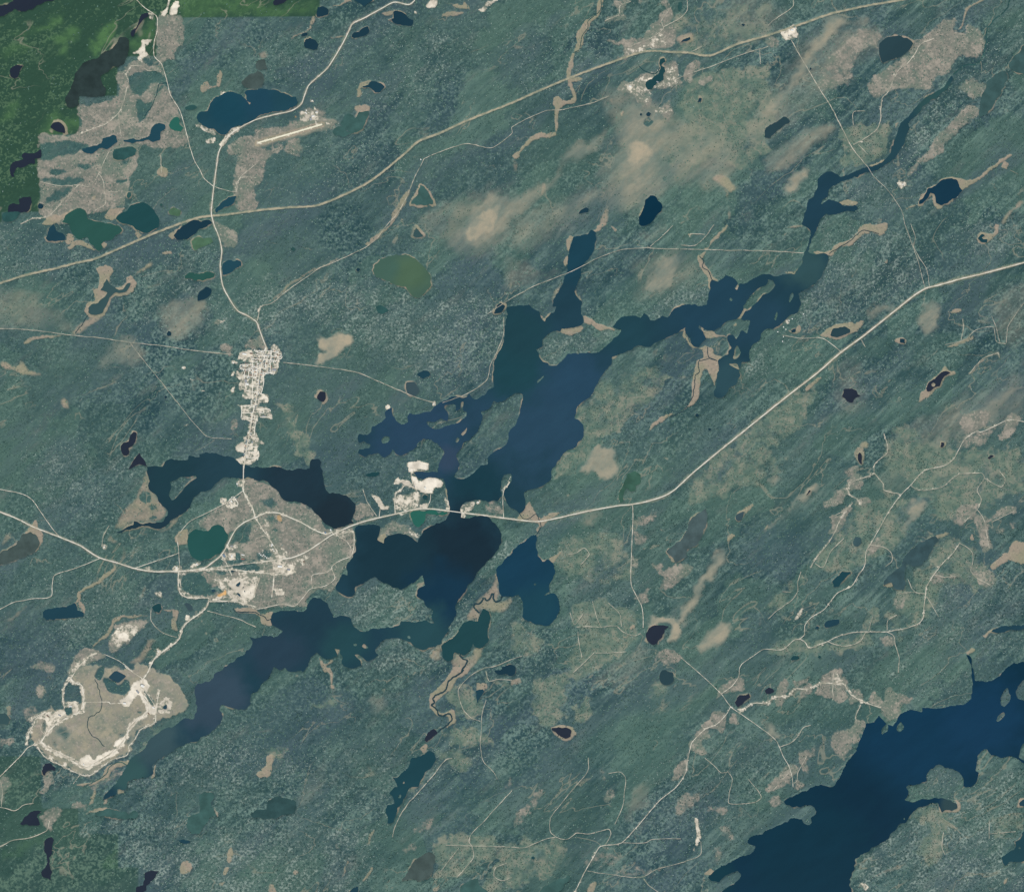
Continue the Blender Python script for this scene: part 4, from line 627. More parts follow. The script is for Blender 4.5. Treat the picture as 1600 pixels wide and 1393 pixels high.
 (0.7, 1.2, 'a2 1370,310 1410,305 1405,340 1375,340'), (0.6, 1.2, 'a2 1410,335 1460,305 1480,350 1425,375'), (0.55, 1.2, 'a2 1465,210 1510,190 1510,240 1470,235'), (0.6, 1, 'a2 640,600 670,610 660,630 640,625'), (0.7, 1, 'a2 975,1250 1000,1250 1000,1280 975,1275'), (0.6, 1, 'a2 1150,1040 1180,1040 1180,1070 1155,1070'), (0.5, 1.2, 'a2 960,890 1000,890 1010,930 970,920'), (0.45, 1.2, 'a2 890,740 930,730 950,755 905,760'),
 (0.9, 1, 'a0 1000,100 1000,80 1030,60 1055,-10 1065,-10 1050,40 1020,100'), (0.95, 1, 'a0 1055,80 1070,40 1090,10 1115,10 1100,90 1070,95'), (0.95, 1, 'a0 825,325 880,300 890,250 950,250 910,280 905,320 920,350 885,375 890,400 850,370 870,340'), (0.7, 1, 'a0 920,80 960,90 950,125 930,115'),
 (0.9, 0.8, 'b0 1065,40 1090,0 1130,0 1110,50'), (0.6, 1, 'b0 1380,65 1410,55 1440,10 1520,-10 1440,50 1420,75'), (0.6, 1, 'b0 980,70 1010,80 1000,95'),
 (0.8, 1, 'd0 80,200 160,150 180,180 180,240 100,240'), (1.0, 0.8, 'd0 125,190 170,175 175,210 130,220'),
 (0.6, 1, 'p 450,400 560,390 680,400 700,640 560,650 470,620'), (0.8, 0.8, 'p 690,580 740,560 890,500 940,570 890,600 740,650'), (0.7, 0.8, 'p 800,290 840,280 870,340 830,360'), (0.7, 0.8, 'p 700,130 790,100 800,150 720,150'), (0.9, 0.8, 'p 1110,700 1180,690 1290,680 1200,735 1120,735'), (0.55, 2, 'p 700,400 920,380 940,500 760,540'),
 (0.9, 0.8, 'p 840,620 870,615 885,720 860,720'),
 (0.9, 0.8, 'b1 808,1145 825,1120 838,1140 825,1155'), (0.7, 0.8, 'b1 1095,1115 1115,1105 1118,1125 1100,1130'), (0.8, 1, 'a1 1130,890 1145,885 1150,898 1135,902'), (0.6, 1, 'a1 1180,965 1210,975 1200,980'), (0.6, 1, 'a1 1235,1030 1280,1035 1260,1042'), (0.6, 1, 'a1 1135,1250 1200,1225 1160,1250'), (0.45, 1, 'a1 1330,610 1350,590 1410,600 1340,625'),
 (0.6, 1, 'b1 100,470 30,520 15,545 10,520'), (0.85, 1, 'c3 1135,930 1155,940 1165,1000 1175,1040 1150,1110 1140,1100 1150,1040'), (0.5, 1, 'c3 1125,1120 1140,1110 1130,1140'), (0.6, 1, 'c3 1400,250 1440,250 1430,275 1408,270'), (0.6, 1, 'c3 1355,235 1380,240 1380,258 1360,252'),
 (0.55, 1, 'd3 555,1360 580,1330 620,1360 605,1385 585,1360'), (0.5, 1.5, 'd3 410,60 430,0 440,60 490,105 420,100'), (0.45, 1.5, 'd3 560,200 590,200 610,220 580,225'), (0.7, 1, 'd2 165,1060 205,1000 215,1005 180,1065'), (0.5, 1.2, 'd2 975,860 990,860 985,885 975,885'),
 (0.42, 1.2, 'd0 805,1130 850,1130 865,1150 840,1180 820,1175'), (0.55, 1.5, 'c0 700,520 850,540 880,520 950,530 820,575 720,570'), (0.45, 1.5, 'c0 960,430 1020,420 1020,500 970,490'), (0.45, 1, 'c0 890,680 1000,670 1000,690 900,700'),
 (0.6, 1.2, 'd1 40,1160 45,1170 35,1180'), (0.45, 1.5, 'd1 95,600 130,580 140,600 100,620'),
],
'fen': [
 (0.58, 2.2, 'b2 1495,770 1510,850 1500,860 1520,920 1500,960 1592,925 1560,1000 1480,1020 1450,1010 1400,1000 1390,1060 1310,1065 1330,1010 1360,960 1420,910 1470,850'),
 (0.55, 2.5, 'b2 1155,1220 1150,1300 1190,1330 1230,1310 1240,1265 1290,1300 1340,1290 1360,1240 1420,1250 1380,1320 1310,1393 1230,1393 1220,1340 1150,1320 1085,1310 1080,1270'),
 (0.85, 1, 'b3 1330,0 1290,50 1230,100 1190,160 1130,200 1110,240 1150,280 1230,260 1240,310 1230,350 1150,385 1200,340 1190,300 1130,295 1080,240 1085,170 1150,110 1190,60 1230,0'),
 (0.8, 1, 'a1 600,270 700,265 690,310 670,350 690,385 730,395 770,375 790,330 830,330 845,370 800,440 750,450 700,450 680,510 640,570 590,580 550,570 530,540 540,495 590,470 580,420 610,400 620,340'),
 (0.7, 1.5, 'a1 830,330 860,290 920,250 945,210 945,260 900,290'), (0.6, 2, 'a1 520,600 560,570 640,570 600,600 500,680 440,690'),
 (0.75, 1.5, 'a1 0,860 40,855 90,890 120,870 130,820 160,890 200,920 270,935 200,945 90,910 40,905'), (0.6, 1.5, 'a1 300,965 330,940 380,945 415,975 340,950'), (0.6, 1.5, 'a1 380,1100 400,1070 430,1130 420,1150 390,1140'), (0.6, 1, 'a1 145,735 210,700 320,690 440,690 300,705 220,720 170,745'),
 (0.8, 1.2, 'a1 420,60 455,70 460,100 420,130 400,110'), (0.8, 1.2, 'a1 450,110 500,100 560,130 595,170 540,150 480,130 430,160 415,150'), (0.8, 1, 'a1 630,140 650,110 668,120 655,150'), (0.7, 1, 'a1 845,60 860,45 885,70 860,85'), (0.8, 1, 'a1 1040,80 1065,50 1130,0 1100,60 1085,95 1050,90'), (0.7, 1, 'a1 1005,180 1060,165 1070,185 1030,190'),
 (0.75, 1.2, 'a0 260,1393 300,1350 380,1330 430,1310 380,1370 330,1393'), (0.7, 1.2, 'a0 650,1350 680,1300 790,1290 750,1330 700,1370'), (0.75, 1, 'a0 570,1240 580,1215 600,1210 590,1235'), (0.8, 1, 'a0 975,1075 985,1045 1010,1035 1038,1060 1030,1095 1000,1105 982,1095'), (0.6, 1, 'a0 1245,560 1260,520 1290,505 1310,540 1370,530 1340,545 1290,560 1260,580'), (0.7, 1, 'a0 1360,440 1380,470 1370,530 1350,540'),
 (0.7, 1.2, 'b0 70,40 100,0'.replace('70,40 100,0', '520,30 560,5 600,8 560,25 450,50')), (0.6, 1.2, 'b0 300,200 340,160 355,100 370,110 350,160 310,205 230,235 180,250 240,220'), (0.6, 1.2, 'b0 390,240 480,235 560,215 530,235 440,242'), (0.7, 1, 'b0 630,600 635,545 650,515 720,505 680,520 655,545 650,610'), (0.5, 1.5, 'b0 20,330 60,320 80,350 30,370'), (0.6, 1, 'b0 780,85 850,65 850,90 800,100'),
 (0.7, 1, 'b0 610,670 700,660 700,690 620,690'), (0.7, 1, 'b0 1225,40 1250,30 1290,35 1300,5 1320,40 1330,65 1290,55'), (0.6, 1, 'b0 1150,105 1200,75 1260,75 1300,85 1190,110'),
 (0.85, 0.8, 'b0 1020,1135 1050,1150 1085,1200 1110,1245 1120,1285 1085,1285 1100,1245 1070,1195 1045,1160 1025,1155 1000,1210 965,1262 1060,1270 1060,1286 948,1284 955,1250 990,1200'),
 (0.8, 1.2, 'c0 540,0 562,0 545,85 490,140 478,180 445,230 425,310 385,322 400,270 405,210 455,130 520,90'), (0.85, 1, 'c0 350,480 420,490 440,500 370,520 395,580 390,640 320,655 292,690 288,780 265,825 265,700 262,610 290,598 340,630 380,610 350,540 345,500'), (0.75, 1.2, 'c0 392,320 378,400 362,480 345,480 350,400 375,325'), (0.7, 1, 'c0 200,845 265,815 275,835 215,862'), (0.6, 1.2, 'b0 960,1180 930,1260 870,1360 b1 790,60 700,140 680,130 760,60 830,-10 b0 890,1240'), (0.45, 1.2, 'b1 600,180 480,235 300,330 110,470 90,470 280,320 470,225'),
 (0.8, 1, 'c0 0,970 40,940 90,880 170,825 210,850 130,875 70,930 20,985'), (0.5, 2, 'c0 0,980 30,1010 10,1100'), (0.7, 1.5, 'c0 175,1220 190,1130 200,1150 188,1225'), (0.6, 2, 'c0 560,1340 600,1290 610,1300 580,1393 545,1393'), (0.7, 1.5, 'c0 600,610 615,605 635,650 620,640'), (0.7, 1, 'c0 680,720 690,695 698,705 690,735'),
 (0.7, 1.5, 'c0 1010,250 1090,200 1130,200 1110,260 1050,270'), (0.7, 1.5, 'c0 1235,1100 1300,1080 1390,1160 1360,1200 1320,1160 1240,1115'), (0.65, 1.5, 'c0 1310,1160 1335,1180 1360,1340 1330,1393 1345,1310'), (0.5, 1.5, 'c0 0,285 100,290 180,265 250,225 200,265 120,300 0,300'),
 (0.9, 1, 'c1 1160,200 1190,180 1215,170 1190,200 1195,240 1220,280 1245,330 1280,345 1280,355 1245,350 1230,400 1215,390 1220,340 1190,300 1170,250'), (0.7, 1.2, 'c1 1200,160 1260,80 1320,20 1340,0 1320,40 1250,110 1215,165'),
 (0.9, 0.8, 'c1 445,570 490,590 540,620 600,640 640,655 640,665 560,660 500,630 450,615'), (0.7, 1, 'c1 300,665 320,650 430,630 445,650 370,690 310,685'), (0.8, 0.8, 'c1 340,90 385,75 365,110 352,170 340,140'), (0.8, 0.8, 'c1 320,230 350,200 342,260 330,265'), (0.6, 1.5, 'c1 300,360 325,330 300,400 250,490 240,480'), (0.6, 1.2, 'c1 395,400 415,440 440,480 420,470'), (0.7, 0.8, 'c1 175,565 205,605 240,555 260,545 230,550 205,580'), (0.7, 0.8, 'c1 510,40 560,-10 590,0 540,45'), (0.6, 1, 'c1 610,10 660,40 640,50'),
 (0.85, 1.2, 'c1 1080,650 1075,690 1115,745 1160,770 1210,755 1250,770 1270,815 1310,825 1285,850 1285,900 1260,1000 1240,960 1200,900 1170,960 1160,1080 1130,1120 1060,1165 980,1200 900,1240 850,1290 870,1240 960,1190 1080,1145 1115,1080 1125,960 1150,850 1190,830 1185,785 1110,760 1060,690'), (0.7, 1, 'c1 1165,640 1205,670 1290,690 1370,680 1340,695 1290,700 1215,710'), (0.7, 0.8, 'c1 1395,585 1440,525 1460,530 1420,590'), (0.7, 0.8, 'c1 1380,410 1410,370 1405,410 1395,415'), (0.6, 0.8, 'c1 615,825 665,815 650,835 625,840'), (0.7, 0.8, 'c1 1375,620 1395,615 1395,635 1380,635'), (0.7, 0.7, 'c1 1490,430 1505,415 1505,440'), (0.7, 0.8, 'c1 1345,770 1360,760 1365,785'), (0.7, 0.8, 'c1 1370,885 1410,890 1410,905'),
 (0.7, 1, 'c1 1100,60 1180,60 1120,65 1100,80'), (0.6, 1, 'c1 1050,130 1140,130 1060,128'),
 (0.85, 1, 'd1 280,175 370,170 420,130 520,90 570,20 620,0 740,0 750,20 690,75 640,50 590,60 540,110 440,150 385,195'), (0.5, 1, 'd1 110,30 200,5 220,15 150,30'), (0.8, 1, 'd1 320,700 380,650 440,620 540,620 600,600 570,650 520,680 470,705 420,715'), (0.7, 1, 'd1 1290,90 1320,50 1400,60 1420,0 1440,0 1430,60 1390,90 1350,125 1310,118'), (0.8, 1, 'd1 785,715 820,698 850,705 862,730 840,745 800,735'), (0.7, 1, 'd1 110,660 150,665 190,625 205,640 195,675 150,680'), (0.8, 1, 'd1 980,1020 1000,975 1060,930 1100,880 1130,920 1160,920 1165,940 1100,950 1075,1010 1020,1050 930,1105 945,1060'), (0.7, 1, 'd1 1110,550 1200,530 1200,550 1150,560'), (0.6, 1, 'd1 1100,755 1220,720 1290,700 1270,720 1150,760'), (0.6, 1.2, 'd1 230,1020 330,940 310,980 240,1040'), (0.6, 1, 'd1 720,240 735,225 745,245 730,252'), (0.6, 0.8, 'd1 100,300 175,295 175,320'), (0.5, 1, 'd1 1250,935 1300,870 1330,840 1420,800 1340,850 1280,920'), (0.7, 1.5, 'd1 570,1393 600,1345 625,1370 610,1393'),
 (0.9, 1, 'd0 930,1275 970,1200 1040,1145 1080,1110 1130,1098 1190,1110 1250,1120 1380,1040 1500,965 1520,970 1380,1060 1270,1150 1200,1195 1150,1250 1070,1295 1030,1270 1010,1205 960,1275'), (0.7, 1, 'd0 1470,1000 1490,1020 1480,1050 1592,1100 1480,1055 1450,1040'), (0.6, 1.5, 'd0 1440,1370 1520,1300 1592,1240 1592,1260 1500,1350 1470,1393'), (0.7, 1, 'd0 830,1310 900,1275 940,1270 860,1300'), (0.8, 1, 'd0 630,1030 680,1015 740,985 690,1030 640,1042'), (0.8, 1, 'd0 440,1260 500,1240 560,1265 540,1282 480,1282'), (0.7, 1, 'd0 1490,410 1520,365 1540,370 1510,410'), (0.7, 1, 'd0 1225,70 1300,10 1350,0 1270,40 1230,90 1200,180 1120,200 1190,175'), (0.6, 1, 'd0 795,770 820,760 800,800'), (0.7, 1, 'd0 1525,445 1592,455 1560,465'), (0.6, 1, 'd0 705,250 770,215 860,225 910,250 900,275 860,240 780,222'), (0.5, 1, 'd0 755,950 780,890 795,850 790,880 765,950'),
 (0.85, 1, 'd2 1380,740 1440,680 1490,650 1520,580 1560,575 1592,590 1660,600 1660,720 1592,718 1540,700 1480,700 1400,750'), (0.8, 1, 'd2 1340,1165 1380,1130 1400,1130 1350,1180'), (0.7, 1, 'd2 715,850 770,825 775,865 740,870'), (0.7, 1, 'd2 1225,1270 1260,1240 1290,1250 1270,1270'), (0.6, 1.2, 'd2 1040,540 1130,530 1060,560 1050,580'), (0.7, 1, 'd2 1255,550 1270,530 1280,570 1265,575'), (0.5, 1.5, 'd2 1050,340 1110,315 1090,335'), (0.6, 1.5, 'd2 225,820 240,800 245,820'), (0.6, 1.2, 'd2 540,10 590,0 600,60 585,110 550,80'),
 (0.85, 0.8, 'd3 1060,840 1075,880 1080,898 1070,890 1058,855'), (0.9, 0.8, 'd3 1095,885 1150,890 1178,870 1170,830 1130,815 1180,825 1198,860 1185,890 1150,903 1100,900'), (0.7, 0.8, 'd3 1545,860 1565,815 1592,805 1592,860 1555,868'), (0.6, 0.8, 'd3 1290,620 1305,650 1320,655 1310,690 1290,725 1310,655'), (0.5, 1, 'd3 630,1310 700,1270 780,1230 860,1215 770,1260 700,1290'), (0.7, 1, 'd3 1470,1340 1490,1270 1485,1330'), (0.4, 1.5, 'd3 1040,900 1120,940 1180,1010 1100,970'), (0.4, 1.5, 'd3 1000,1140 1060,1090 1080,1050 1060,1120'), (0.4, 1.5, 'd3 1320,1270 1440,1260 1420,1290'), (0.4, 1.5, 'd3 1270,1370 1430,1365 1430,1380'), (0.6, 0.7, 'd3 1495,920 1515,905 1510,925'),
 (0.52, 2, 'a2 860,270 900,160 930,200 920,230 985,310 1040,390 1030,430 930,465 860,450 820,460 760,500 690,515 700,560 770,610 780,680 755,720 745,715 765,650 740,590 690,590 665,560 700,510 760,400 810,330'), (0.7, 1, 'a2 650,770 720,730 720,750 640,820 580,860 510,900 500,950 470,970 500,890 560,850 620,810'), (0.8, 1, 'a2 190,490 220,450 240,480 270,540 240,630 205,655 240,600 225,540 190,515 130,550 170,510'), (0.7, 1.2, 'a2 1085,555 1130,510 1170,505 1165,600 1110,600'), (0.6, 1.5, 'a2 930,510 1030,500 1080,440 1130,425 1040,510 880,515 800,520 780,560 790,520'), (0.6, 1.2, 'a2 1010,1000 1070,1005 1110,1010 1100,1080 1110,1140 1070,1130 1070,1020'), (0.5, 2, 'a2 800,1330 860,1290 930,1190 980,1190 1100,1185 960,1200 930,1270 860,1340'), (0.6, 1, 'a2 570,1250 620,1180 680,1120 700,1060 760,1035 920,1040 770,1050 710,1090 690,1140 620,1200'), (0.6, 1, 'a2 480,990 500,950 530,1020 520,1050 500,1000'), (0.7, 1, 'a2 1450,1000 1592,1000 1592,1020 1480,1015'), (0.5, 1.5, 'a2 870,940 890,860 910,850 880,950'), (0.5, 2, 'a2 0,620 60,520 90,500 40,590'), (0.5, 1.5, 'a2 0,1110 90,1030 190,945 120,1030 30,1100'),
 (0.8, 1, 'w 500,960 640,930 850,960 960,1010 1080,1040 1280,990 1240,1100 1230,1290 1020,1240 990,1080 900,1040 700,1020 520,1010'),
 (0.85, 1, 'q 560,1000 650,985 760,970 860,900 900,840 1000,790 1080,790 1060,820 960,860 900,920 800,980 700,1000'), (0.8, 1, 'q 1270,930 1280,830 1300,820 1290,880 1300,920'), (0.6, 1, 'a3 730,760 760,745 765,780 735,785'), (0.6, 1, 'a3 640,850 670,820 665,850'), (0.7, 1, 'a3 1120,1270 1130,1210 1165,1195 1200,1230 1190,1265 1150,1282'), (0.7, 1, 'a3 1410,1200 1420,1130 1440,1110 1450,1190 1430,1215'), (0.7, 1, 'a3 1385,1280 1400,1240 1435,1240 1400,1290'), (0.6, 1, 'a3 1365,1340 1400,1325 1390,1355'), (0.6, 1.2, 'a3 530,910 560,885 640,870 690,870 590,905'), (0.6, 1, 'a3 560,830 600,750 605,780 580,840 540,855'), (0.5, 1, 'q 60,330 95,330 90,400 60,420'), (0.6, 1, 'a3 1325,860 1365,920 1345,925'),
 (0.9, 1, 'b3 0,650 60,620 70,545 120,550 100,600 95,655 20,675'), (0.6, 1, 'b3 1165,120 1165,120 1190,100'.replace('1165,120 1165,120 1190,100', '1372,95 1440,100 1420,140 1370,140')), (0.7, 1, 'b3 430,0 460,0 480,60 482,130 465,130 460,50'), (0.6, 1, 'b3 1020,500 1060,470 1070,520 1040,530'), (0.6, 1, 'b2 395,1290 410,1320 430,1340 470,1310 475,1330 440,1350 440,1393 425,1393 400,1340'), (0.7, 1, 'b2 490,1245 525,1250 510,1290 500,1290'), (0.7, 1, 'b2 755,555 800,530 795,600 770,610 750,600'), (0.5, 1, 'b2 1000,840 1050,830 1035,860 1000,880'),
 (0.6, 1, 'b3 75,1350 100,1335 130,1393 80,1393'), (0.6, 1, 'b3 545,1270 570,1195 580,1205 560,1265 530,1300'), (0.6, 1, 'b3 650,1330 720,1240 730,1235 680,1320'), (0.5, 1, 'b3 690,1110 700,1040 740,1005 720,1050'), (0.5, 1, 'b3 905,1320 915,1305 922,1330'), (0.5, 1, 'b3 1100,1370 1140,1350 1130,1380 1100,1390'), (0.6, 1, 'b3 220,1280 245,1260 270,1270 240,1285'),
 (0.7, 1, 'c2 60,375 85,350 105,330 125,370 150,400 170,430 250,400 310,400 250,430 190,480 150,540 160,470 120,445 40,440'), (0.7, 1, 'c2 230,690 300,640 330,610 270,700 260,720'), (0.6, 1, 'c2 955,655 975,615 1000,680 1020,715 1080,670 1060,700 1010,710'), (0.7, 1, 'c2 1335,580 1355,530 1385,545'), (0.6, 1.2, 'c2 1390,400 1440,380 1500,340 1480,390 1430,410'), (0.7, 1.2, 'c2 1550,530 1592,470 1592,490'), (0.6, 1.5, 'c2 1530,1110 1545,1040 1592,1000 1592,1010 1555,1050 1540,1115'), (0.6, 1, 'c2 730,1120 745,1100 770,1110 750,1130'), (0.5, 1, 'c2 680,1165 740,1155 700,1175'), (0.5, 1, 'c2 920,505 930,495 940,508 928,515'),
 (0.7, 1.2, 'c3 240,370 290,355 350,360 390,385 380,430 340,455 300,445 260,400'), (0.7, 1, 'c3 1195,1280 1240,1245 1265,1255 1230,1285'), (0.6, 1, 'c3 460,1393 500,1335 530,1325 510,1393'), (0.7, 0.8, 'c3 1000,30 1015,40 1008,60'), (0.5, 1, 'c3 0,70 50,55 60,90 0,105'),
],
'pale': [
 (0.75, 16, 'b1 -100,420 300,330 700,340 930,400 1100,480 1400,400 1540,480 1540,760 1430,950 1180,1000 900,900 600,700 350,600 0,700'),
 (0.5, 18, 'a1 -60,-30 560,120 1000,180 1320,150 1350,420 1500,560 1500,780 900,640 500,350 -60,330'),
 (0.75, 10, 'c1 170,760 310,690 660,660 600,740 400,800 240,880'), (0.8, 10, 'c1 850,520 1080,330 1220,420 1200,500 1000,520 960,580 860,590'), (0.75, 10, 'c1 1490,780 1592,640 1592,900 1400,1020 1440,900'),
 (0.6, 16, 'd0 850,700 1150,480 1592,100 1592,300 1480,420 1300,560 1250,700 1000,980 850,1090 500,1120 360,1200 560,1280 900,1240 750,1130'), (0.7, 14, 'd1 300,30 850,30 1000,350 500,620 100,640 240,400 380,220'),
 (0.7, 14, 'd1 1180,-40 1592,-40 1592,170 1240,160'), (0.45, 16, 'd0 0,700 360,420 420,700 200,780 0,880'),
 (0.85, 8, 'b2 1250,1000 1500,640 1592,560 1592,640 1490,760 1400,860 1280,1060 1170,1190 1200,1110'), (0.85, 10, 'b2 480,990 620,850 780,830 960,880 1090,1010 1000,1070 700,1130 560,1040'), (0.8, 10, 'b2 760,1240 880,1180 1100,1250 1200,1393 700,1393 680,1330'), (0.6, 12, 'b2 0,1110 130,1130 60,1180 -150,1150'),
 (0.5, 18, 'b3 0,540 1592,480 1592,600 1200,700 800,960 700,1393 0,1393'), (0.7, 14, 'b3 -200,950 700,1020 640,1393 -300,1393'), (0.8, 10, 'a3 740,1040 1100,1080 1592,1050 1592,1393 980,1393 880,1240 740,1240'), (0.75, 10, 'a3 520,940 1200,930 1100,1050 740,1035 500,1030'), (0.65, 14, 'a3 800,700 1200,450 1592,350 1592,860 1200,780 860,850'), (0.6, 10, 'a3 330,640 520,700 430,740 340,760'),
 (0.8, 12, 'd3 520,1393 540,1200 860,960 1060,860 1592,620 1592,820 1500,1130 1480,1240 1592,1250 1592,1393'), (0.6, 12, 'd3 890,820 1000,640 1220,680 1200,780'), (0.6, 14, 'd2 1040,850 1592,720 1592,1090 1300,1190 1592,1120 1592,1280 1280,1240 1000,1250 800,1393 840,1150 990,1050'), (0.4, 16, 'd3 560,0 1260,0 1260,200 980,240'),
 (0.55, 14, 'a2 200,0 760,0 900,200 700,480 300,380 150,250'), (0.6, 14, 'a2 300,1090 620,760 1000,900 900,1040 700,1050 560,1230 280,1300'), (0.5, 14, 'a2 0,980 300,780 600,720 450,950 250,960'), (0.6, 12, 'a2 1130,780 1180,430 1300,400 1170,540'.replace('1130,780 1180,430', '780,560 1000,640 830,740 760,640')),
 (0.35, 20, 'c0 0,200 600,180 380,560 0,640'), (0.5, 16, 'b0 700,150 1400,250 1250,480 900,700 650,650 850,400'), (0.4, 18, 'b0 0,200 560,300 330,520 0,420'), (0.35, 20, 'b0 100,950 700,850 1000,870 700,1140 300,1270'), (0.35, 20, 'c2 0,550 740,480 740,1393 0,1393'), (0.4, 18, 'c3 900,560 1592,500 1592,900 900,1100'), (0.25, 25, 'd1 0,700 600,800 1300,700 1000,1100 400,1100 0,1393'),
 (0.6, 8, 'b2 430,260 620,330 850,200 1100,180 1000,240 760,300 700,240'), (0.45, 12, 'v 1050,540 1220,480 1220,850 1000,830'), (0.5, 10, 'a2 1080,720 1160,690 1330,690 1250,740'),
],
'olive': [
 (0.6, 14, 'c0 1130,480 1592,430 1592,900 1420,1050 1240,1010 1000,1040 950,940 1100,760 1050,640'), (0.4, 20, 'c0 1000,100 1592,20 1592,220 1240,340 1000,320'),
 (0.7, 6, 'd0 440,830 500,760 620,770 740,740 760,800 740,900 720,960 620,1020 430,1040 520,950'), (0.6, 8, 'd1 -20,1190 100,1110 280,1010 300,1060 260,1160 180,1290 100,1330 c1 1500,1370 1380,1393'), (0.6, 14, 'd1 740,1300 900,1260 1000,1290 1100,1393 d2 1190,0 1592,20 1592,260 1500,300 1300,400 1130,460 880,230 700,120'), (0.55, 12, 'd2 640,300 820,290 900,330 830,560 620,700 500,760 250,760 400,560 530,380'), (0.6, 10, 'd2 -20,1000 80,880 160,790 200,760 180,880 150,940 60,1010'), (0.6, 6, 'd2 -20,1260 160,1190 400,1210 620,1150 640,1230 450,1270 200,1275'), (0.5, 14, 'd2 980,580 1200,560 1400,760 1380,880 1100,860 980,1080 780,1190 800,860 1000,720'), (0.6, 6, 'd2 590,1050 640,980 700,990 660,1130 600,1130'),
 (0.5, 12, 'c2 1080,340 1310,0 1592,-20 1592,180 1400,260 1200,330'), (0.5, 12, 'c2 280,600 560,500 720,600 720,820 450,830 300,760'), (0.65, 12, 'c2 350,1010 500,940 720,1000 800,1110 720,1250 500,1393 340,1393 400,1200'), (0.7, 10, 'c3 110,210 170,80 300,30 480,60 330,110 330,300 220,370'), (0.65, 6, 'c3 370,330 400,230 490,170 500,310 440,340'), (0.5, 14, 'c2 0,1090 150,1090 210,1200 120,1290 0,1310'), (0.5, 14, 'c3 0,1100 300,1060 350,1200 160,1300 0,1393'), (0.45, 16, 'c3 880,90 960,110 960,230 880,330'), (0.6, 8, 'b3 1120,1060 1592,1080 1592,1393 1400,1393 1500,1180 1240,1300 1110,1290'),
 (0.6, 8, 'b3 1200,150 1350,100 1400,300 1250,310'), (0.6, 8, 'b3 1160,440 1300,380 1400,400 1480,480 1450,510 1330,480 1250,500'), (0.5, 10, 'b3 1130,520 1300,520 1330,620 1250,640 1180,560 1000,780 960,770 1100,620'), (0.5, 8, 'b3 1400,80 1592,60 1592,110 1450,120'),
 (0.6, 8, 'b1 100,1130 240,1130 230,1230 330,1330 320,1393 250,1393 200,1280 180,1190'), (0.6, 5, 'b2 255,-10 330,-10 360,30 335,110 280,60'), (0.7, 2, 'm 820,230 900,200 1100,400 1120,500 1060,620 1090,690 940,760 740,700 800,550'), (0.5, 8, 'c1 400,1393 420,1150 600,950 900,900 1000,950 700,1250 480,1393'), (0.55, 10, 'c2 260,130 300,70 440,0 480,40 400,160 250,190'),
 (0.5, 6, 'b3 90,520 200,450 290,370 200,470 150,560 110,560'), (0.5, 6, 'b3 340,320 350,230 470,185 480,200 360,240'), (0.5, 10, 'd3 900,880 1060,850 1140,940 1100,1050 1070,1200 900,1160 980,1000'), (0.4, 10, 'd3 1390,930 1592,900 1560,1000 1400,1060'), (0.4, 10, 'd2 0,70 150,40 60,170 0,200'),
 (0.45, 8, 'a3 1150,330 1100,300 1010,370 950,420 900,520 820,560 860,480 960,360'.replace('1150,330', '1080,330')),
],
'green': [(1.0, 0, 'g -70,-70 500,-70 500,26 283,28 245,28 245,88 185,89 183,150 124,150 124,210 63,211 63,331 3,332 3,348 -70,348'),
          (0.55, 0, 'g -70,1181 64,1181 64,1240 66,1262 122,1262 124,1302 185,1302 185,1354 216,1354 216,1470 -70,1470')],
'lush': [(0.8, 5, 'a0 50,190 180,190 300,120 390,90 380,140 250,190 100,210'), (1.0, 3, 'a0 575,330 570,260 650,200 690,130 715,130 710,200 680,280 600,350'), (0.9, 4, 'a0 310,230 480,185 500,210 430,250 420,330 340,340 380,280 310,260'), (0.7, 4, 'a0 800,300 870,240 950,130 970,110 960,220 880,300'), (0.7, 5, 'a0 0,730 120,630 130,650 30,760'), (0.6, 8, 'a0 1100,-20 1592,-20 1592,60 1200,110 b0 300,60'.replace(' b0 300,60', '')), (0.6, 6, 'b0 0,0 120,30 380,20 370,60 0,100'), (0.6, 6, 'a3 0,1180 140,1090 180,1060 290,1040 250,1070 120,1170'), (0.7, 3, 'a3 640,1190 730,1130 735,1240 640,1230'), (0.7, 4, 'a0 260,820 310,720 350,690 400,760 490,730 490,800 410,830 280,850'), (0.5, 6, 'a0 0,350 60,280 200,270 120,330')],
'dark': [
 (0.9, 2, 'a0 850,620 930,640 1000,520 1020,530 960,620 900,740 870,770 855,700'), (0.9, 2, 'a0 800,470 960,430 1010,460 1040,540 960,520 860,600 800,540'), (0.85, 3, 'a0 250,890 320,880 500,880 560,900 430,970 250,990'), (0.9, 2, 'a0 300,1085 330,1050 400,1045 430,1065 400,1080 340,1085'), (0.8, 2, 'a0 430,1030 620,1010 560,1050 470,1050'), (0.8, 3, 'a0 250,1110 440,1100 560,1110 480,1150 360,1160'), (0.8, 3, 'a0 330,1190 470,1160 380,1240 270,1260'), (0.9, 1, 'a0 720,1130 780,1115 795,1130 740,1145'), (0.9, 2, 'a0 740,1010 840,985 800,1020'),
 (0.7, 2, 'a0 880,370 990,360 990,400 920,410'),
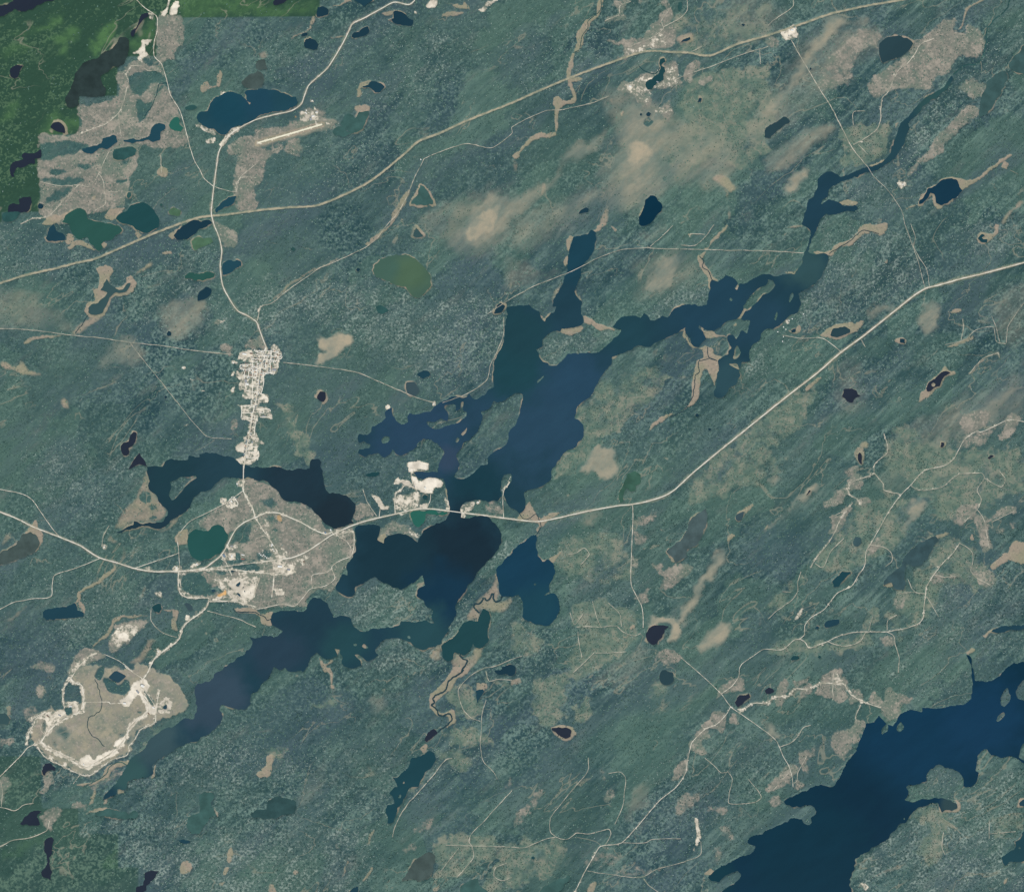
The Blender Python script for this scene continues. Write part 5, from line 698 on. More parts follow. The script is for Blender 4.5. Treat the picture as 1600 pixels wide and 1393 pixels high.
 (0.9, 0.8, 'q 790,90 820,20 870,0 850,110 830,120'), (0.95, 0.8, 'q 870,110 950,120 980,160 1040,120 1085,210 960,230 900,210'), (0.7, 1.5, 'q 470,540 520,520 580,540 560,620 570,670 530,600'), (0.7, 1.5, 'q 440,640 470,620 470,680'), (0.9, 1, 'q 540,350 600,340 610,390 580,410 550,400'), (0.8, 1, 'q 225,645 255,600 285,640'), (0.7, 1.5, 'q 350,470 390,450 390,520 360,540'), (0.5, 2, 'q 560,170 640,180 650,210 600,220'), (0.6, 1.5, 'q 980,570 1040,550 1060,590 1000,590'), (0.6, 1.5, 'q 1040,620 1110,580 1080,660'), (0.7, 1, 'q 1190,200 1220,210 1280,320 1240,320'), (0.8, 1, 'q 1130,570 1140,530 1160,530 1140,590'), (0.7, 1, 'q 1150,380 1190,380 1180,410'),
 (0.85, 1.5, 'm 480,380 800,150 850,200 790,500 740,620 400,640'), (0.85, 1, 'm 510,840 600,850 610,990 510,980'), (0.7, 1.5, 'm 960,800 1200,780 1300,860 1200,960 960,1000'), (0.8, 1.2, 'm 330,1000 520,990 800,1010 560,1060 340,1070'), (0.7, 1.5, 'm 1000,120 1120,60 1380,150 1380,230 1200,220'), (0.8, 1, 'm 1260,360 1330,320 1390,370 1330,410'), (0.7, 1, 'm 400,1100 900,1060 1000,1200 560,1190'), (0.85, 1, 'a2 1140,790 1260,790 1300,870 1330,905 1180,905 1130,870'),
 (0.7, 2, 'b2 20,320 140,320 150,370 60,370'), (0.6, 4, 'c0 620,800 650,790 640,880 670,920 620,990 570,1010 600,880'), (0.9, 1, 'c0 815,760 850,725 880,760 850,785'), (0.8, 1, 'c0 930,1110 950,1100 960,1118 940,1125'), (0.5, 3, 'c0 960,990 1000,970 1010,1000 970,1010'), (0.5, 3, 'c0 1120,860 1150,840 1170,880 1140,890'),
 (0.5, 20, 'd2 -50,540 200,330 480,60 540,60 400,260 100,560 -50,760'), (0.5, 20, 'd2 880,500 1130,320 1260,260 1200,350 1100,460 1000,540 870,640'), (0.5, 14, 'b0 70,1000 300,980 480,1080 380,1200 160,1160 20,1130'), (0.45, 18, 'c3 400,500 800,160 1060,200 1050,500 700,680 450,650'), (0.5, 12, 'd0 540,400 660,300 700,390 620,500 560,500'), (0.5, 12, 'c2 200,500 420,520 300,620 180,650'), (0.6, 6, 'd3 560,260 620,220 680,270 650,330 590,330'), (0.5, 20, 'd3 240,230 400,230 530,300 400,380 380,500 470,620 300,720 200,470'),
 (0.5, 10, 'c1 280,420 800,300 880,290 760,430 480,540 440,480'.replace('280,420', '460,420')), (0.5, 10, 'd3 760,1250 880,1230 890,1330 700,1393 660,1340'), (0.6, 3, 'a1 910,360 960,360 960,380 920,385'.replace('910,360 960,360 960,380 920,385', '700,340 780,330 790,360 730,385')),
 (0.7, 1.2, 'a2 865,300 890,265 930,270 940,310 915,340 880,330'), (0.7, 1, 'a2 920,360 950,350 970,370 945,385'), (0.7, 1, 'a2 920,430 950,418 985,430 940,445'), (0.4, 20, 'c3 0,420 240,450 200,640 0,760'), (0.4, 14, 'b3 1150,700 1500,760 1350,960 1200,1040 1130,900'),
],
}
ORANGE = [(0.9, 0.8, 'w 120,670 160,640 250,600 300,540 315,640 250,660 180,690'), (0.5, 0.8, 'm 1370,70 1440,60 1460,190 1380,160'), (0.5, 0.7, 'p 330,520 360,500 380,540 340,545')]
# ---------------------------------------------------------------- node helpers
def new_mat(name):
    m = bpy.data.materials.new(name); m.use_nodes = True
    return m, m.node_tree.nodes, m.node_tree.links
class G:
    """Small helper around a node tree."""
    def __init__(s, nodes, links): s.n, s.l = nodes, links
    def put(s, sock, v):
        if isinstance(v, bpy.types.NodeSocket): s.l.new(v, sock)
        elif v is not None: sock.default_value = v
    def math(s, op, a, b=None, c=None, clamp=False):
        n = s.n.new('ShaderNodeMath'); n.operation = op; n.use_clamp = clamp
        for i, v in enumerate((a, b, c)):
            if v is not None: s.put(n.inputs[i], v)
        return n.outputs[0]
    def ramp(s, v, lo, hi, a=0.0, b=1.0, smooth=True):
        n = s.n.new('ShaderNodeMapRange'); n.interpolation_type = 'SMOOTHSTEP' if smooth else 'LINEAR'; n.clamp = True
        for i, q in enumerate((v, lo, hi, a, b)): s.put(n.inputs[i], q)
        return n.outputs[0]
    def mix(s, f, a, b, blend='MIX'):
        n = s.n.new('ShaderNodeMix'); n.data_type = 'RGBA'; n.blend_type = blend
        s.put(n.inputs[0], f); s.put(n.inputs[6], a); s.put(n.inputs[7], b)
        return n.outputs[2]
    def noise(s, vec, size, detail=2.0, rough=0.5, dist=0.0):
        n = s.n.new('ShaderNodeTexNoise'); s.l.new(vec, n.inputs['Vector'])
        n.inputs['Scale'].default_value = 1.0/size; n.inputs['Detail'].default_value = detail
        n.inputs['Roughness'].default_value = rough; n.inputs['Distortion'].default_value = dist
        return n.outputs['Fac']
    def mapped(s, vec, rot=0.0, scale=(1, 1, 1), loc=(0, 0, 0)):
        n = s.n.new('ShaderNodeMapping'); s.l.new(vec, n.inputs[0]); n.vector_type = 'TEXTURE'
        n.inputs['Rotation'].default_value = (0, 0, rot); n.inputs['Scale'].default_value = scale; n.inputs['Location'].default_value = loc
        return n.outputs[0]
    def pos(s): return s.n.new('ShaderNodeNewGeometry').outputs['Position']
    def attr(s, name):
        n = s.n.new('ShaderNodeAttribute'); n.attribute_name = name
        sp = s.n.new('ShaderNodeSeparateColor'); s.l.new(n.outputs['Color'], sp.inputs[0])
        return sp.outputs[0], sp.outputs[1], sp.outputs[2], n.outputs['Alpha']
def bsdf_of(m): return m.node_tree.nodes['Principled BSDF']
def plain(name, col, rough=0.9, var=0.12, size=6.0):
    m, n, l = new_mat(name); g = G(n, l); b = bsdf_of(m)
    f = g.noise(g.pos(), size, 3.0)
    k = g.ramp(f, 0.3, 0.7, 1-var, 1+var)
    l.new(g.mix(1.0, col, k, 'MULTIPLY'), b.inputs['Base Color'])
    b.inputs['Roughness'].default_value = rough; b.inputs['Specular IOR Level'].default_value = 0.2
    return m

# ---------------------------------------------------------------- water masks and land height
lake_geo = []
WATER = np.zeros((NY, NX), np.float32)
for key, ring, label, outl, isl in LAKES:
    p = smooth(P(outl), True, jit=0.17 if key not in ('pond',) else 0.03, ten=0.5, step=1.8)
    hs = [smooth(P(s), True, jit=0.1) for s in isl]
    lake_geo.append((key, ring, label, p, hs))
    r = fill(p)
    if r is None: continue
    win, c = r; a = np.zeros_like(WATER); a[win] = c
    for h in hs:
        r2 = fill(h)
        if r2: a[r2[0]] = np.maximum(a[r2[0]]-r2[1], 0)
    np.maximum(WATER, a, out=WATER)

ch = {k: np.zeros((NY, NX), np.float32) for k in ('tan', 'grey', 'bare', 'fen', 'pale', 'olive', 'lush', 'dark', 'green', 'orange')}
def paint(k, entries, warp_amp):
    for st, soft, outl in entries:
        if k == 'olive': soft = max(2.0, soft*0.4); st = min(1.0, st*1.25)
        r = fill(smooth(P(outl), True, jit=0.14 if warp_amp else 0.0, step=3.0) if warp_amp else P(outl))
        if r is None: continue
        (sj, si), c = r
        m = int(soft*3/CS)+2
        j0, j1 = max(0, sj.start-m), min(NY, sj.stop+m); i0, i1 = max(0, si.start-m), min(NX, si.stop+m)
        a = np.zeros((j1-j0, i1-i0), np.float32)
        a[sj.start-j0:sj.stop-j0, si.start-i0:si.stop-i0] = c
        a = blur(a, soft/CS*0.6)*st
        v = ch[k][j0:j1, i0:i1]
        np.maximum(v, a, out=v)
WORKED = {'broad white haul road': (7.5, .78), 'white mine perimeter': (6, .7), 'white road down the eastern': (5, .62), 'at the north-western mine gate': (4.5, .6), 'pale gravel pit road': (4, .5), 'town main street': (4.5, .62), 'pale road inside the mill curve': (3.5, .5), 'straight pale road across the mill': (4, .42), 'wide pale road above the tailings': (6, .5), 'white curved mill road': (4, .45), 'mine road running': (4.5, .45), 'outer mine road': (4, .45), 'pale outer road along the southern mine': (4, .42), 'winding lane at the western mine': (6, .5), 'loop road around the western tailings': (4.5, .42), 'clear-cuts above the great lake': (5, .42), 'pale road through pink clear-cuts': (3, .32), 'main logging road': (2.6, .32), 'logging road along the southern': (3.2, .34), 'pale spur through the pink': (4, .36), 'pink-tan track south-west': (4, .34), 'shore clear-cut': (4, .36), 'top of the eastern cutblocks': (2.4, .3), 'track in the eastern meadow': (2.4, .28), 'pale curved spur east': (2.4, .34), 'white forked track': (3, .4), 'track curving down the large': (2.4, .34), 'clear-cut ridge': (2.6, .36), 'western clear-cuts to the green': (3, .38)}
for kind, wd, label, c in ROADS:
    for key, (ww, st) in WORKED.items():
        if key in label: stroke(ch['bare'], smooth(P(c), False, step=2.0, jit=0.05), ww, st, 1.5)
for k, e in COVER.items(): paint(k, e, 0 if k == 'green' else 1)
paint('orange', ORANGE, 1)
for k, amp, sdd in (('tan', 5, 11), ('grey', 3.6, 21), ('fen', 1.5, 41), ('pale', 8, 51), ('olive', 7, 61), ('lush', 5, 71), ('dark', 1.6, 81), ('bare', 1.3, 31)):
    ch[k] = warp(ch[k], amp, sdd)
# fen rims round the lakes that have them, and broken pale shores elsewhere
for key, ring, label, p, hs in lake_geo:
    if ring:
        loop = np.vstack([p, p[:1]])
        tmp = np.zeros((NY, NX), np.float32)
        stroke(tmp, loop, ring*2.0, 0.8, 1.0)
        ch['fen'] = np.maximum(ch['fen'], warp(tmp, 1.2, 91)*np.clip(0.5+1.1*vnoise(15, 92)+0.3*vnoise(5, 93), 0, 1))
rim = np.clip(blur((WATER > 0.3).astype(np.float32), 1.4)*3.0, 0, 1)
ch['fen'] = np.maximum(ch['fen'], rim*0.6*np.clip(vnoise(26, 95)*1.5+vnoise(7, 96)*0.6-0.25, 0, 1))
# verges of roads, the pipeline cut and the runway
ROADMASK = np.zeros((NY, NX), np.float32)
road_geo = []
for kind, wd, label, c in ROADS:
    p = smooth(P(c), False, step=2.0, jit=0.012 if kind != 'trail' else 0.03)
    road_geo.append((kind, wd, label, p))
    stroke(ROADMASK, p, wd+1.0, 1.0 if kind != 'trail' else 0.7, 0.8)
    if kind == 'highway': stroke(ch['grey'], p, wd+1.8, 0.75, 1.0); stroke(ch['olive'], p, wd+5.5, 0.5, 1.6)
    elif kind == 'trail': stroke(ch['olive'], p, wd+2.0, 0.35, 1.2); stroke(ch['grey'], p, wd+0.6, 0.45, 1.0)
stroke(ch['fen'], P('d1 0,1160 150,1045 300,930 450,800 600,690 800,530 900,450 980,400 1060,380 1200,340 1330,310 1460,275 1592,240 1700,215'), 4.2, 0.6, 1.0)
PIPE_P = smooth(P(PIPE), False, step=2.5, jit=0.01)
stroke(ROADMASK, PIPE_P, 4.5, 1.0, 0.8); stroke(ch['tan'], PIPE_P, 4.0, 0.5, 1.5)
RUN_P = P('b0 12,889 200,836 412,774')
stroke(ch['fen'], RUN_P, 9.5, 0.72, 1.5); stroke(ch['bare'], RUN_P, 5.5, 0.42, 1.5)
paint('tan', [(0.85, 1.5, 'b0 -20,885 20,850 280,770 420,738 500,755 440,800 200,870 40,912 -10,930')], 1)
town = np.clip(ch['bare'], 0, 1)
dk = ch['dark']
for k in ('tan', 'grey', 'pale', 'fen', 'bare'): ch[k] = ch[k]*(1-dk)
OPEN = np.clip(ch['tan']*0.9+ch['bare']+ch['fen']+ROADMASK+ch['grey']*0.75, 0, 1)
tone = np.clip(0.5+0.35*vnoise(160, 101)+0.2*vnoise(60, 102), 0, 1)

base = 4.5+2.0*vnoise(180, 5)+1.2*vnoise(46, 6)+1.6*vnoise(26, 8, math.radians(40), 5.0)
base = np.maximum(base, 2.4)
canopy = (1-OPEN)*(1-np.clip(WATER*3, 0, 1))
zz = base+np.clip(ch['bare']*1.4, 0, 1)*(3.5*vnoise(4.5, 14)+2.0*vnoise(11, 15)+2.0)*(1-ROADMASK)+canopy*(1.6*vnoise(3.1, 9)+2.4*vnoise(7.5, 10)+1.5*vnoise(11, 12, math.radians(42), 4.0)+3.0)
# the forest edge stands a little above open ground and shores
wc = np.clip(WATER*2.0, 0, 1)
LAND_Z = zz*(1-wc)-4.0*wc
def zat(px, py):
    x = np.clip((np.asarray(px)-OX)/CS, 0, NX-1.001); y = np.clip((np.asarray(py)-OY)/CS, 0, NY-1.001)
    i = x.astype(int); j = y.astype(int); fx = x-i; fy = y-j
    return (LAND_Z[j, i]*(1-fx)+LAND_Z[j, i+1]*fx)*(1-fy)+(LAND_Z[j+1, i]*(1-fx)+LAND_Z[j+1, i+1]*fx)*fy

# ---------------------------------------------------------------- ground sheet
def tag(o, label=None, cat=None, group=None, kind=None):
    if label: o['label'] = label
    if cat: o['category'] = cat
    if group: o['group'] = group
    if kind: o['kind'] = kind
    return o
def mesh_obj(name, verts, faces, mat, parent=None, link=True):
    me = bpy.data.meshes.new(name)
    me.from_pydata(verts, [], faces); me.update()
    for m in (mat if isinstance(mat, (list, tuple)) else [mat]): me.materials.append(m)
    o = bpy.data.objects.new(name, me)
    if parent: o.parent = parent
    if link: COL.objects.link(o)
    return o
far = [14, 40, 100, 260, 700, 2000, 6000]
ex = np.concatenate([OX-np.array(far[::-1]), GX, GX[-1]+np.array(far)])
ey = np.concatenate([OY-np.array(far[::-1]), GY, GY[-1]+np.array(far)])
K = len(far); MX, MY = len(ex), len(ey)
Z = np.pad(LAND_Z, K, mode='edge')
edge = np.zeros((MY, MX), bool); edge[K:-K, K:-K] = True
Z = np.where(edge, Z, 4.0)
X, Y = np.meshgrid(wx(ex), wy(ey))
co = np.stack([X, Y, Z], -1).astype(np.float32).reshape(-1, 3)
jj, ii = np.meshgrid(np.arange(MY-1), np.arange(MX-1), indexing='ij')
v0 = (jj*MX+ii).ravel()
quads = np.stack([v0, v0+MX, v0+MX+1, v0+1], -1).astype(np.int32)
me = bpy.data.meshes.new('ground')
me.vertices.add(len(co)); me.vertices.foreach_set('co', co.ravel())
me.loops.add(quads.size); me.loops.foreach_set('vertex_index', quads.ravel())
me.polygons.add(len(quads)); me.polygons.foreach_set('loop_start', np.arange(0, quads.size, 4, dtype=np.int32))
me.polygons.foreach_set('use_smooth', np.ones(len(quads), bool))
me.update(calc_edges=True)
def put_attr(name, chans):
    a = me.attributes.new(name, 'FLOAT_COLOR', 'POINT')
    arr = np.zeros((MY, MX, 4), np.float32)
    for k, c in enumerate(chans): arr[K:-K, K:-K, k] = c
    if name == 'cover_c': arr[..., 2] = np.pad(chans[2], K, mode='edge')
    a.data.foreach_set('color', arr.ravel())
put_attr('cover_a', [ch['tan'], ch['grey'], ch['bare'], ch['fen']])
put_attr('cover_b', [ch['pale'], ch['olive'], ch['lush'], ch['dark']])
put_attr('cover_c', [ch['green'], ch['orange'], tone, OPEN])
ground = bpy.data.objects.new('ground', me); COL.objects.link(ground)
tag(ground, kind='structure', label='rolling boreal ground with forest floor, bogs, clear-cuts and bare gravel')

def ground_material():
    m, n, l = new_mat('boreal_ground'); g = G(n, l); b = bsdf_of(m)
    p = g.pos()
    flat = g.mapped(p, 0, (1, 1, 1000))
    streak = g.mapped(p, math.radians(42), (1, 0.16, 1000))
    tan, grey, bare, fen = g.attr('cover_a')
    pale, olive, lush, dark = g.attr('cover_b')
    green, orange, tone, opn = g.attr('cover_c')
    f1 = g.noise(flat, 26, 2.0, 0.6); f2 = g.noise(flat, 70, 3.0, 0.55); f3 = g.noise(flat, 420, 4.0, 0.55)
    s1 = g.noise(streak, 700, 4.0, 0.6, 0.4); s2 = g.noise(streak, 2600, 3.0, 0.55, 0.3)
    big = g.noise(flat, 1700, 3.0, 0.55)
    # forest
    def dev(nz, k): return g.math('MULTIPLY', g.math('SUBTRACT', nz, 0.5), k)
    f1 = g.noise(flat, 44, 1.5, 0.6); f2 = g.noise(flat, 115, 2.0, 0.55)
    # stands of different age: a warped mosaic of cells, each with its own tint and roughness
    wob = n.new('ShaderNodeTexNoise'); l.new(flat, wob.inputs['Vector']); wob.inputs['Scale'].default_value = 1/420; wob.inputs['Detail'].default_value = 4.0
    wv = n.new('ShaderNodeVectorMath'); wv.operation = 'MULTIPLY_ADD'; l.new(wob.outputs['Color'], wv.inputs[0]); wv.inputs[1].default_value = (900, 900, 0); l.new(flat, wv.inputs[2])
    vo = n.new('ShaderNodeTexVoronoi'); vo.feature = 'SMOOTH_F1'; vo.inputs['Smoothness'].default_value = 0.35; vo.inputs['Scale'].default_value = 1/1150
    l.new(g.mapped(wv.outputs[0], math.radians(40), (1, 0.5, 1)), vo.inputs['Vector'])
    vs_ = n.new('ShaderNodeSeparateColor'); l.new(vo.outputs['Color'], vs_.inputs[0]); r1, r2, r3 = vs_.outputs
    amp = g.ramp(r1, 0.1, 0.9, 0.18, 1.5, smooth=False)
    sx = n.new('ShaderNodeSeparateXYZ'); l.new(p, sx.inputs[0])
    drum = g.ramp(g.math('SUBTRACT', sx.outputs[0], g.math('MULTIPLY', sx.outputs[1], 0.25)), -3500.0, 2500.0, 0.45, 1.0)   # ice-moulded ridges grow stronger eastward
    streak3 = g.mapped(p, math.radians(43), (1, 0.13, 1000), (777, 333, 0))
    s3 = g.noise(streak3, 620, 3.0, 0.6, 0.25)
    v = g.math('ADD', g.math('MULTIPLY', g.math('ADD', dev(f1, 3.0), dev(f2, 1.7)), amp), g.math('ADD', dev(f3, 1.2), g.math('MULTIPLY', dev(s1, 2.6), drum)))
    v = g.math('ADD', v, g.math('MULTIPLY', dev(s3, 3.0), g.math('MULTIPLY', drum, g.ramp(r2, 0.15, 0.7, 0.35, 1.0))))
    v = g.math('ADD', g.math('ADD', v, g.math('ADD', g.math('MULTIPLY', dev(s2, 1.8), drum), dev(r3, 0.4))), 0.37)
    lo = g.ramp(v, -0.15, 0.55, smooth=False); hi = g.ramp(v, 0.5, 1.2, smooth=False)
    forest = g.mix(lo, alb(45, 72, 77), alb(74, 98, 98))
    forest = g.mix(hi, forest, alb(110, 134, 126))
    forest = g.mix(g.math('MULTIPLY', g.ramp(r2, 0.55, 0.8), 0.40), forest, alb(90, 120, 106))
    forest = g.mix(g.math('MULTIPLY', g.ramp(r2, 0.35, 0.1), 0.35), forest, alb(76, 96, 104))
    t2 = g.ramp(g.math('ADD', g.math('MULTIPLY', tone, 0.6), g.math('MULTIPLY', big, 0.6)), 0.35, 0.85)
    forest = g.mix(g.math('MULTIPLY', t2, 0.45), forest, alb(84, 112, 98))
    blu = g.ramp(g.noise(g.mapped(p, math.radians(40), (1, 0.35, 1000), (5000, 900, 0)), 1900, 3.0, 0.5), 0.5, 0.66)
    forest = g.mix(g.math('MULTIPLY', blu, 0.45), forest, alb(80, 98, 104))
    brn = g.ramp(g.noise(g.mapped(p, math.radians(40), (1, 0.3, 1000), (900, 5900, 0)), 800, 4.0, 0.6), 0.56, 0.74)
    forest = g.mix(g.math('MULTIPLY', brn, 0.45), forest, alb(104, 114, 108))
    vein = g.ramp(g.math('ABSOLUTE', dev(g.noise(streak, 380, 4.0, 0.6, 1.2), 1.0)), 0.0, 0.03, 1.0, 0.0)
    forest = g.mix(g.math('MULTIPLY', vein, 0.40), forest, alb(48, 78, 82))
    forest = g.mix(g.math('MULTIPLY', dark, 0.6), forest, alb(60, 92, 90))
    # bright green mixed wood of the north-western corner
    gf = g.mix(g.ramp(v, 0.5, 0.95), alb(50, 78, 64), alb(76, 103, 80))
    gf = g.mix(g.math('MULTIPLY', lush, g.ramp(f2, 0.3, 0.6, 0.5, 1.0)), gf, alb(80, 115, 76))
    forest = g.mix(green, forest, gf)
    # pale lichen and birch speckle
    sp = g.noise(flat, 38, 1.0, 0.5); spm = g.noise(flat, 260, 3.0, 0.6); sps = g.noise(streak, 520, 4.0, 0.6)
    pm = g.ramp(g.math('ADD', g.math('MULTIPLY', pale, 1.0), g.math('ADD', dev(spm, 1.9), dev(sps, 1.7))), 0.30, 1.20)
    pm = g.math('MULTIPLY', pm, g.ramp(pale, 0.0, 0.35, 0.12, 1.0))
    forest = g.mix(g.math('MULTIPLY', pm, 0.26), forest, alb(114, 128, 120))
    spk = g.ramp(g.math('ADD', dev(sp, 3.0), g.math('MULTIPLY', pm, 0.45)), 0.30, 0.75)
    forest = g.mix(g.math('MULTIPLY', spk, g.math('MULTIPLY', pm, 0.66)), forest, alb(150, 165, 155))
    dk2 = g.math('MULTIPLY', g.ramp(dev(sp, 3.0), -0.2, -0.6), g.ramp(pale, 0.0, 0.4))
    forest = g.mix(g.math('MULTIPLY', dk2, 0.7), forest, alb(44, 72, 74))
    fv = g.ramp(g.math('ABSOLUTE', dev(g.noise(g.mapped(p, math.radians(40), (1, 0.6, 1000), (2222, 111, 0)), 1500, 4.0, 0.55, 0.6), 1.0)), 0.0, 0.0085, 1.0, 0.0)
    fv = g.math('MULTIPLY', fv, g.ramp(g.math('ADD', g.noise(flat, 1300, 2.0), g.math('MULTIPLY', drum, 0.08)), 0.54, 0.62))
    forest = g.mix(g.math('MULTIPLY', fv, 0.6), forest, alb(142, 142, 124))
    # regrown meadow and cutover
    om = g.ramp(g.math('ADD', olive, g.math('ADD', dev(g.noise(flat, 300, 5.0, 0.65), 2.4), dev(f3, 1.0))), 0.22, 0.75)
    om = g.math('MULTIPLY', om, g.ramp(olive, 0.02, 0.2))
    oc = g.mix(g.ramp(f2, 0.35, 0.65), alb(92, 115, 103), alb(118, 131, 114))
    oc = g.mix(g.math('MULTIPLY', g.ramp(g.noise(flat, 260, 5.0, 0.65), 0.50, 0.62), 0.75), oc, alb(146, 145, 127))
    seam = g.ramp(g.math('ABSOLUTE', dev(g.noise(flat, 420, 4.0, 0.6, 0.8), 1.0)), 0.0, 0.018, 1.0, 0.0)
    oc = g.mix(g.math('MULTIPLY', seam, 0.45), oc, alb(160, 152, 136))
    c = g.mix(g.math('MULTIPLY', om, 0.80), forest, oc)
    # smooth tan bog
    tn = g.ramp(g.math('ADD', tan, g.math('MULTIPLY', g.math('SUBTRACT', g.math('ADD', g.math('MULTIPLY', s1, 0.7), g.math('MULTIPLY', f3, 0.5)), 0.6), 0.5)), 0.05, 0.85)
    tn = g.math('MULTIPLY', tn, g.ramp(tan, 0.0, 0.18))
    bgn = g.noise(g.mapped(p, math.radians(42), (1, 0.45, 1000)), 560, 5.0, 0.6)
    bog = g.mix(g.ramp(bgn, 0.35, 0.65), alb(122, 132, 121), alb(156, 151, 132))
    bog = g.mix(g.math('MULTIPLY', g.ramp(tan, 0.55, 0.9), g.ramp(g.noise(flat, 380, 5.0, 0.62), 0.36, 0.58, 0.25, 1.0)), bog, alb(174, 162, 138))
    bog = g.mix(g.math('MULTIPLY', g.ramp(g.noise(flat, 240, 5.0, 0.65), 0.55, 0.66), 0.35), bog, alb(136, 130, 112))
    bog = g.mix(g.math('MULTIPLY', g.ramp(g.noise(flat, 200, 4.0, 0.6), 0.5, 0.7), 0.4), bog, alb(112, 126, 116))
    c = g.mix(tn, c, bog)
    # grey-pink cutover and old townsite
    gn = g.noise(flat, 120, 5.0, 0.68); gs = g.noise(flat, 36, 2.0, 0.6)
    gm = g.ramp(g.math('ADD', grey, g.math('MULTIPLY', g.math('SUBTRACT', gn, 0.5), 1.5)), 0.22, 0.64)
    gm = g.math('MULTIPLY', gm, g.ramp(grey, 0.0, 0.2))
    gc = g.mix(g.ramp(gn, 0.36, 0.66), alb(114, 119, 109), alb(150, 143, 131))
    gc = g.mix(g.ramp(g.noise(flat, 520, 5.0, 0.62), 0.45, 0.62), gc, alb(112, 124, 111))
    gc = g.mix(g.math('MULTIPLY', g.ramp(g.noise(flat, 290, 5.0, 0.65), 0.52, 0.64), 0.7), gc, alb(172, 162, 147))
    gc = g.mix(g.ramp(gs, 0.55, 0.72), gc, alb(174, 164, 150))
    gc = g.mix(g.math('MULTIPLY', g.ramp(gs, 0.44, 0.34), 0.5), gc, alb(90, 106, 100))
    c = g.mix(g.math('MULTIPLY', gm, 0.92), c, gc)
    # tan-orange fen margins
    fm = g.ramp(g.math('ADD', fen, g.math('MULTIPLY', g.math('SUBTRACT', gn, 0.5), 0.6)), 0.15, 0.7)
    fm = g.math('MULTIPLY', fm, g.ramp(fen, 0.0, 0.18))
    fc = g.mix(g.ramp(g.noise(flat, 300, 3.0), 0.35, 0.65), alb(164, 149, 131), alb(152, 147, 122))
    fc = g.mix(g.ramp(gs, 0.58, 0.75), fc, alb(186, 172, 150))
    fc = g.mix(g.math('MULTIPLY', g.ramp(gs, 0.45, 0.33), 0.5), fc, alb(112, 116, 104))
    c = g.mix(g.math('MULTIPLY', fm, 0.85), c, fc)
    # bare sand, gravel and yards
    bn = g.noise(flat, 34, 3.0, 0.6); bn2 = g.noise(flat, 90, 3.0, 0.6)
    bm = g.ramp(g.math('ADD', bare, g.math('MULTIPLY', g.math('SUBTRACT', g.math('ADD', bn, g.math('MULTIPLY', bn2, 0.9)), 0.95), g.ramp(bare, 0.7, 1.0, 2.0, 1.3))), 0.34, 0.72)
    bm = g.math('MULTIPLY', bm, g.ramp(bare, 0.0, 0.2))
    bc = g.mix(g.ramp(bn2, 0.38, 0.62), alb(186, 178, 160), alb(226, 217, 198))
    bc = g.mix(g.math('MULTIPLY', g.ramp(bare, 0.85, 1.0), g.ramp(bn2, 0.3, 0.6, 0.5, 1.0)), bc, alb(240, 231, 213))
    bc = g.mix(g.math('MULTIPLY', g.ramp(g.noise(flat, 260, 5.0, 0.65), 0.42, 0.62), 0.65), bc, alb(182, 174, 158))
    under = g.mix(g.ramp(bn2, 0.4, 0.6), alb(118, 127, 113), alb(162, 157, 140))
    c = g.mix(g.ramp(bare, 0.12, 0.5, 0.0, 0.75), c, under)
    c = g.mix(bm, c, bc)
    c = g.mix(g.math('MULTIPLY', orange, g.ramp(bn, 0.3, 0.5, 0.6, 1.0)), c, alb(222, 172, 108))
    l.new(c, b.inputs['Base Color'])
    b.inputs['Roughness'].default_value = 1.0; b.inputs['Specular IOR Level'].default_value = 0.0
    # fine canopy relief
    bp = n.new('ShaderNodeBump'); bp.inputs['Strength'].default_value = 0.55; bp.inputs['Distance'].default_value = 9.0
    hgt = g.math('ADD', f1, g.math('MULTIPLY', f2, 1.2))
    l.new(g.math('MULTIPLY', hgt, g.math('SUBTRACT', 1.0, g.math('MULTIPLY', opn, 0.8))), bp.inputs['Height'])
    l.new(bp.outputs[0], b.inputs['Normal'])
    return m
me.materials.append(ground_material())

# ---------------------------------------------------------------- lakes
def water_material(key):
    m, n, l = new_mat('water_'+key); g = G(n, l); b = bsdf_of(m)
    alb = lambda r_, g_, b_: globals()['alb'](r_*0.97, g_*0.975, b_*0.93)   # the sky mirrored in the water adds the missing blue
    p = g.pos(); c = alb(*WCOL[key])
    for x, y, r, t in WTINT.get(key, []):
        d = n.new('ShaderNodeVectorMath'); d.operation = 'DISTANCE'; l.new(p, d.inputs[0]); d.inputs[1].default_value = (wx(x), wy(y), 0)
        wob = g.math('MULTIPLY', g.math('SUBTRACT', g.noise(p, 380, 3.0), 0.5), r*9.0)
        f = g.ramp(g.math('ADD', d.outputs['Value'], wob), r*M_PX*1.05, r*M_PX*0.35)
        c = g.mix(f, c, alb(*t))
    k = g.ramp(g.noise(g.mapped(p, math.radians(35), (1, 0.4, 1)), 600, 4.0, 0.6), 0.3, 0.7, 0.95, 1.05)
    if key in ('greybrown', 'slatebrown', 'murk', 'slategreen2', 'slategreen', 'murkdark', 'greenmurk', 'tealmurk', 'olivepond', 'slateblue'):
        k = g.math('MULTIPLY', k, g.ramp(g.noise(p, 170, 4.0, 0.6), 0.3, 0.7, 0.80, 1.16))
    c = g.mix(1.0, c, k, 'MULTIPLY')
    l.new(c, b.inputs['Base Color'])
    b.inputs['Roughness'].default_value = 0.25; b.inputs['IOR'].default_value = 1.33; b.inputs['Specular IOR Level'].default_value = 0.12
    return m
wmats = {}
def get_wmat(key):
    if key not in wmats: wmats[key] = water_material(key)
    return wmats[key]
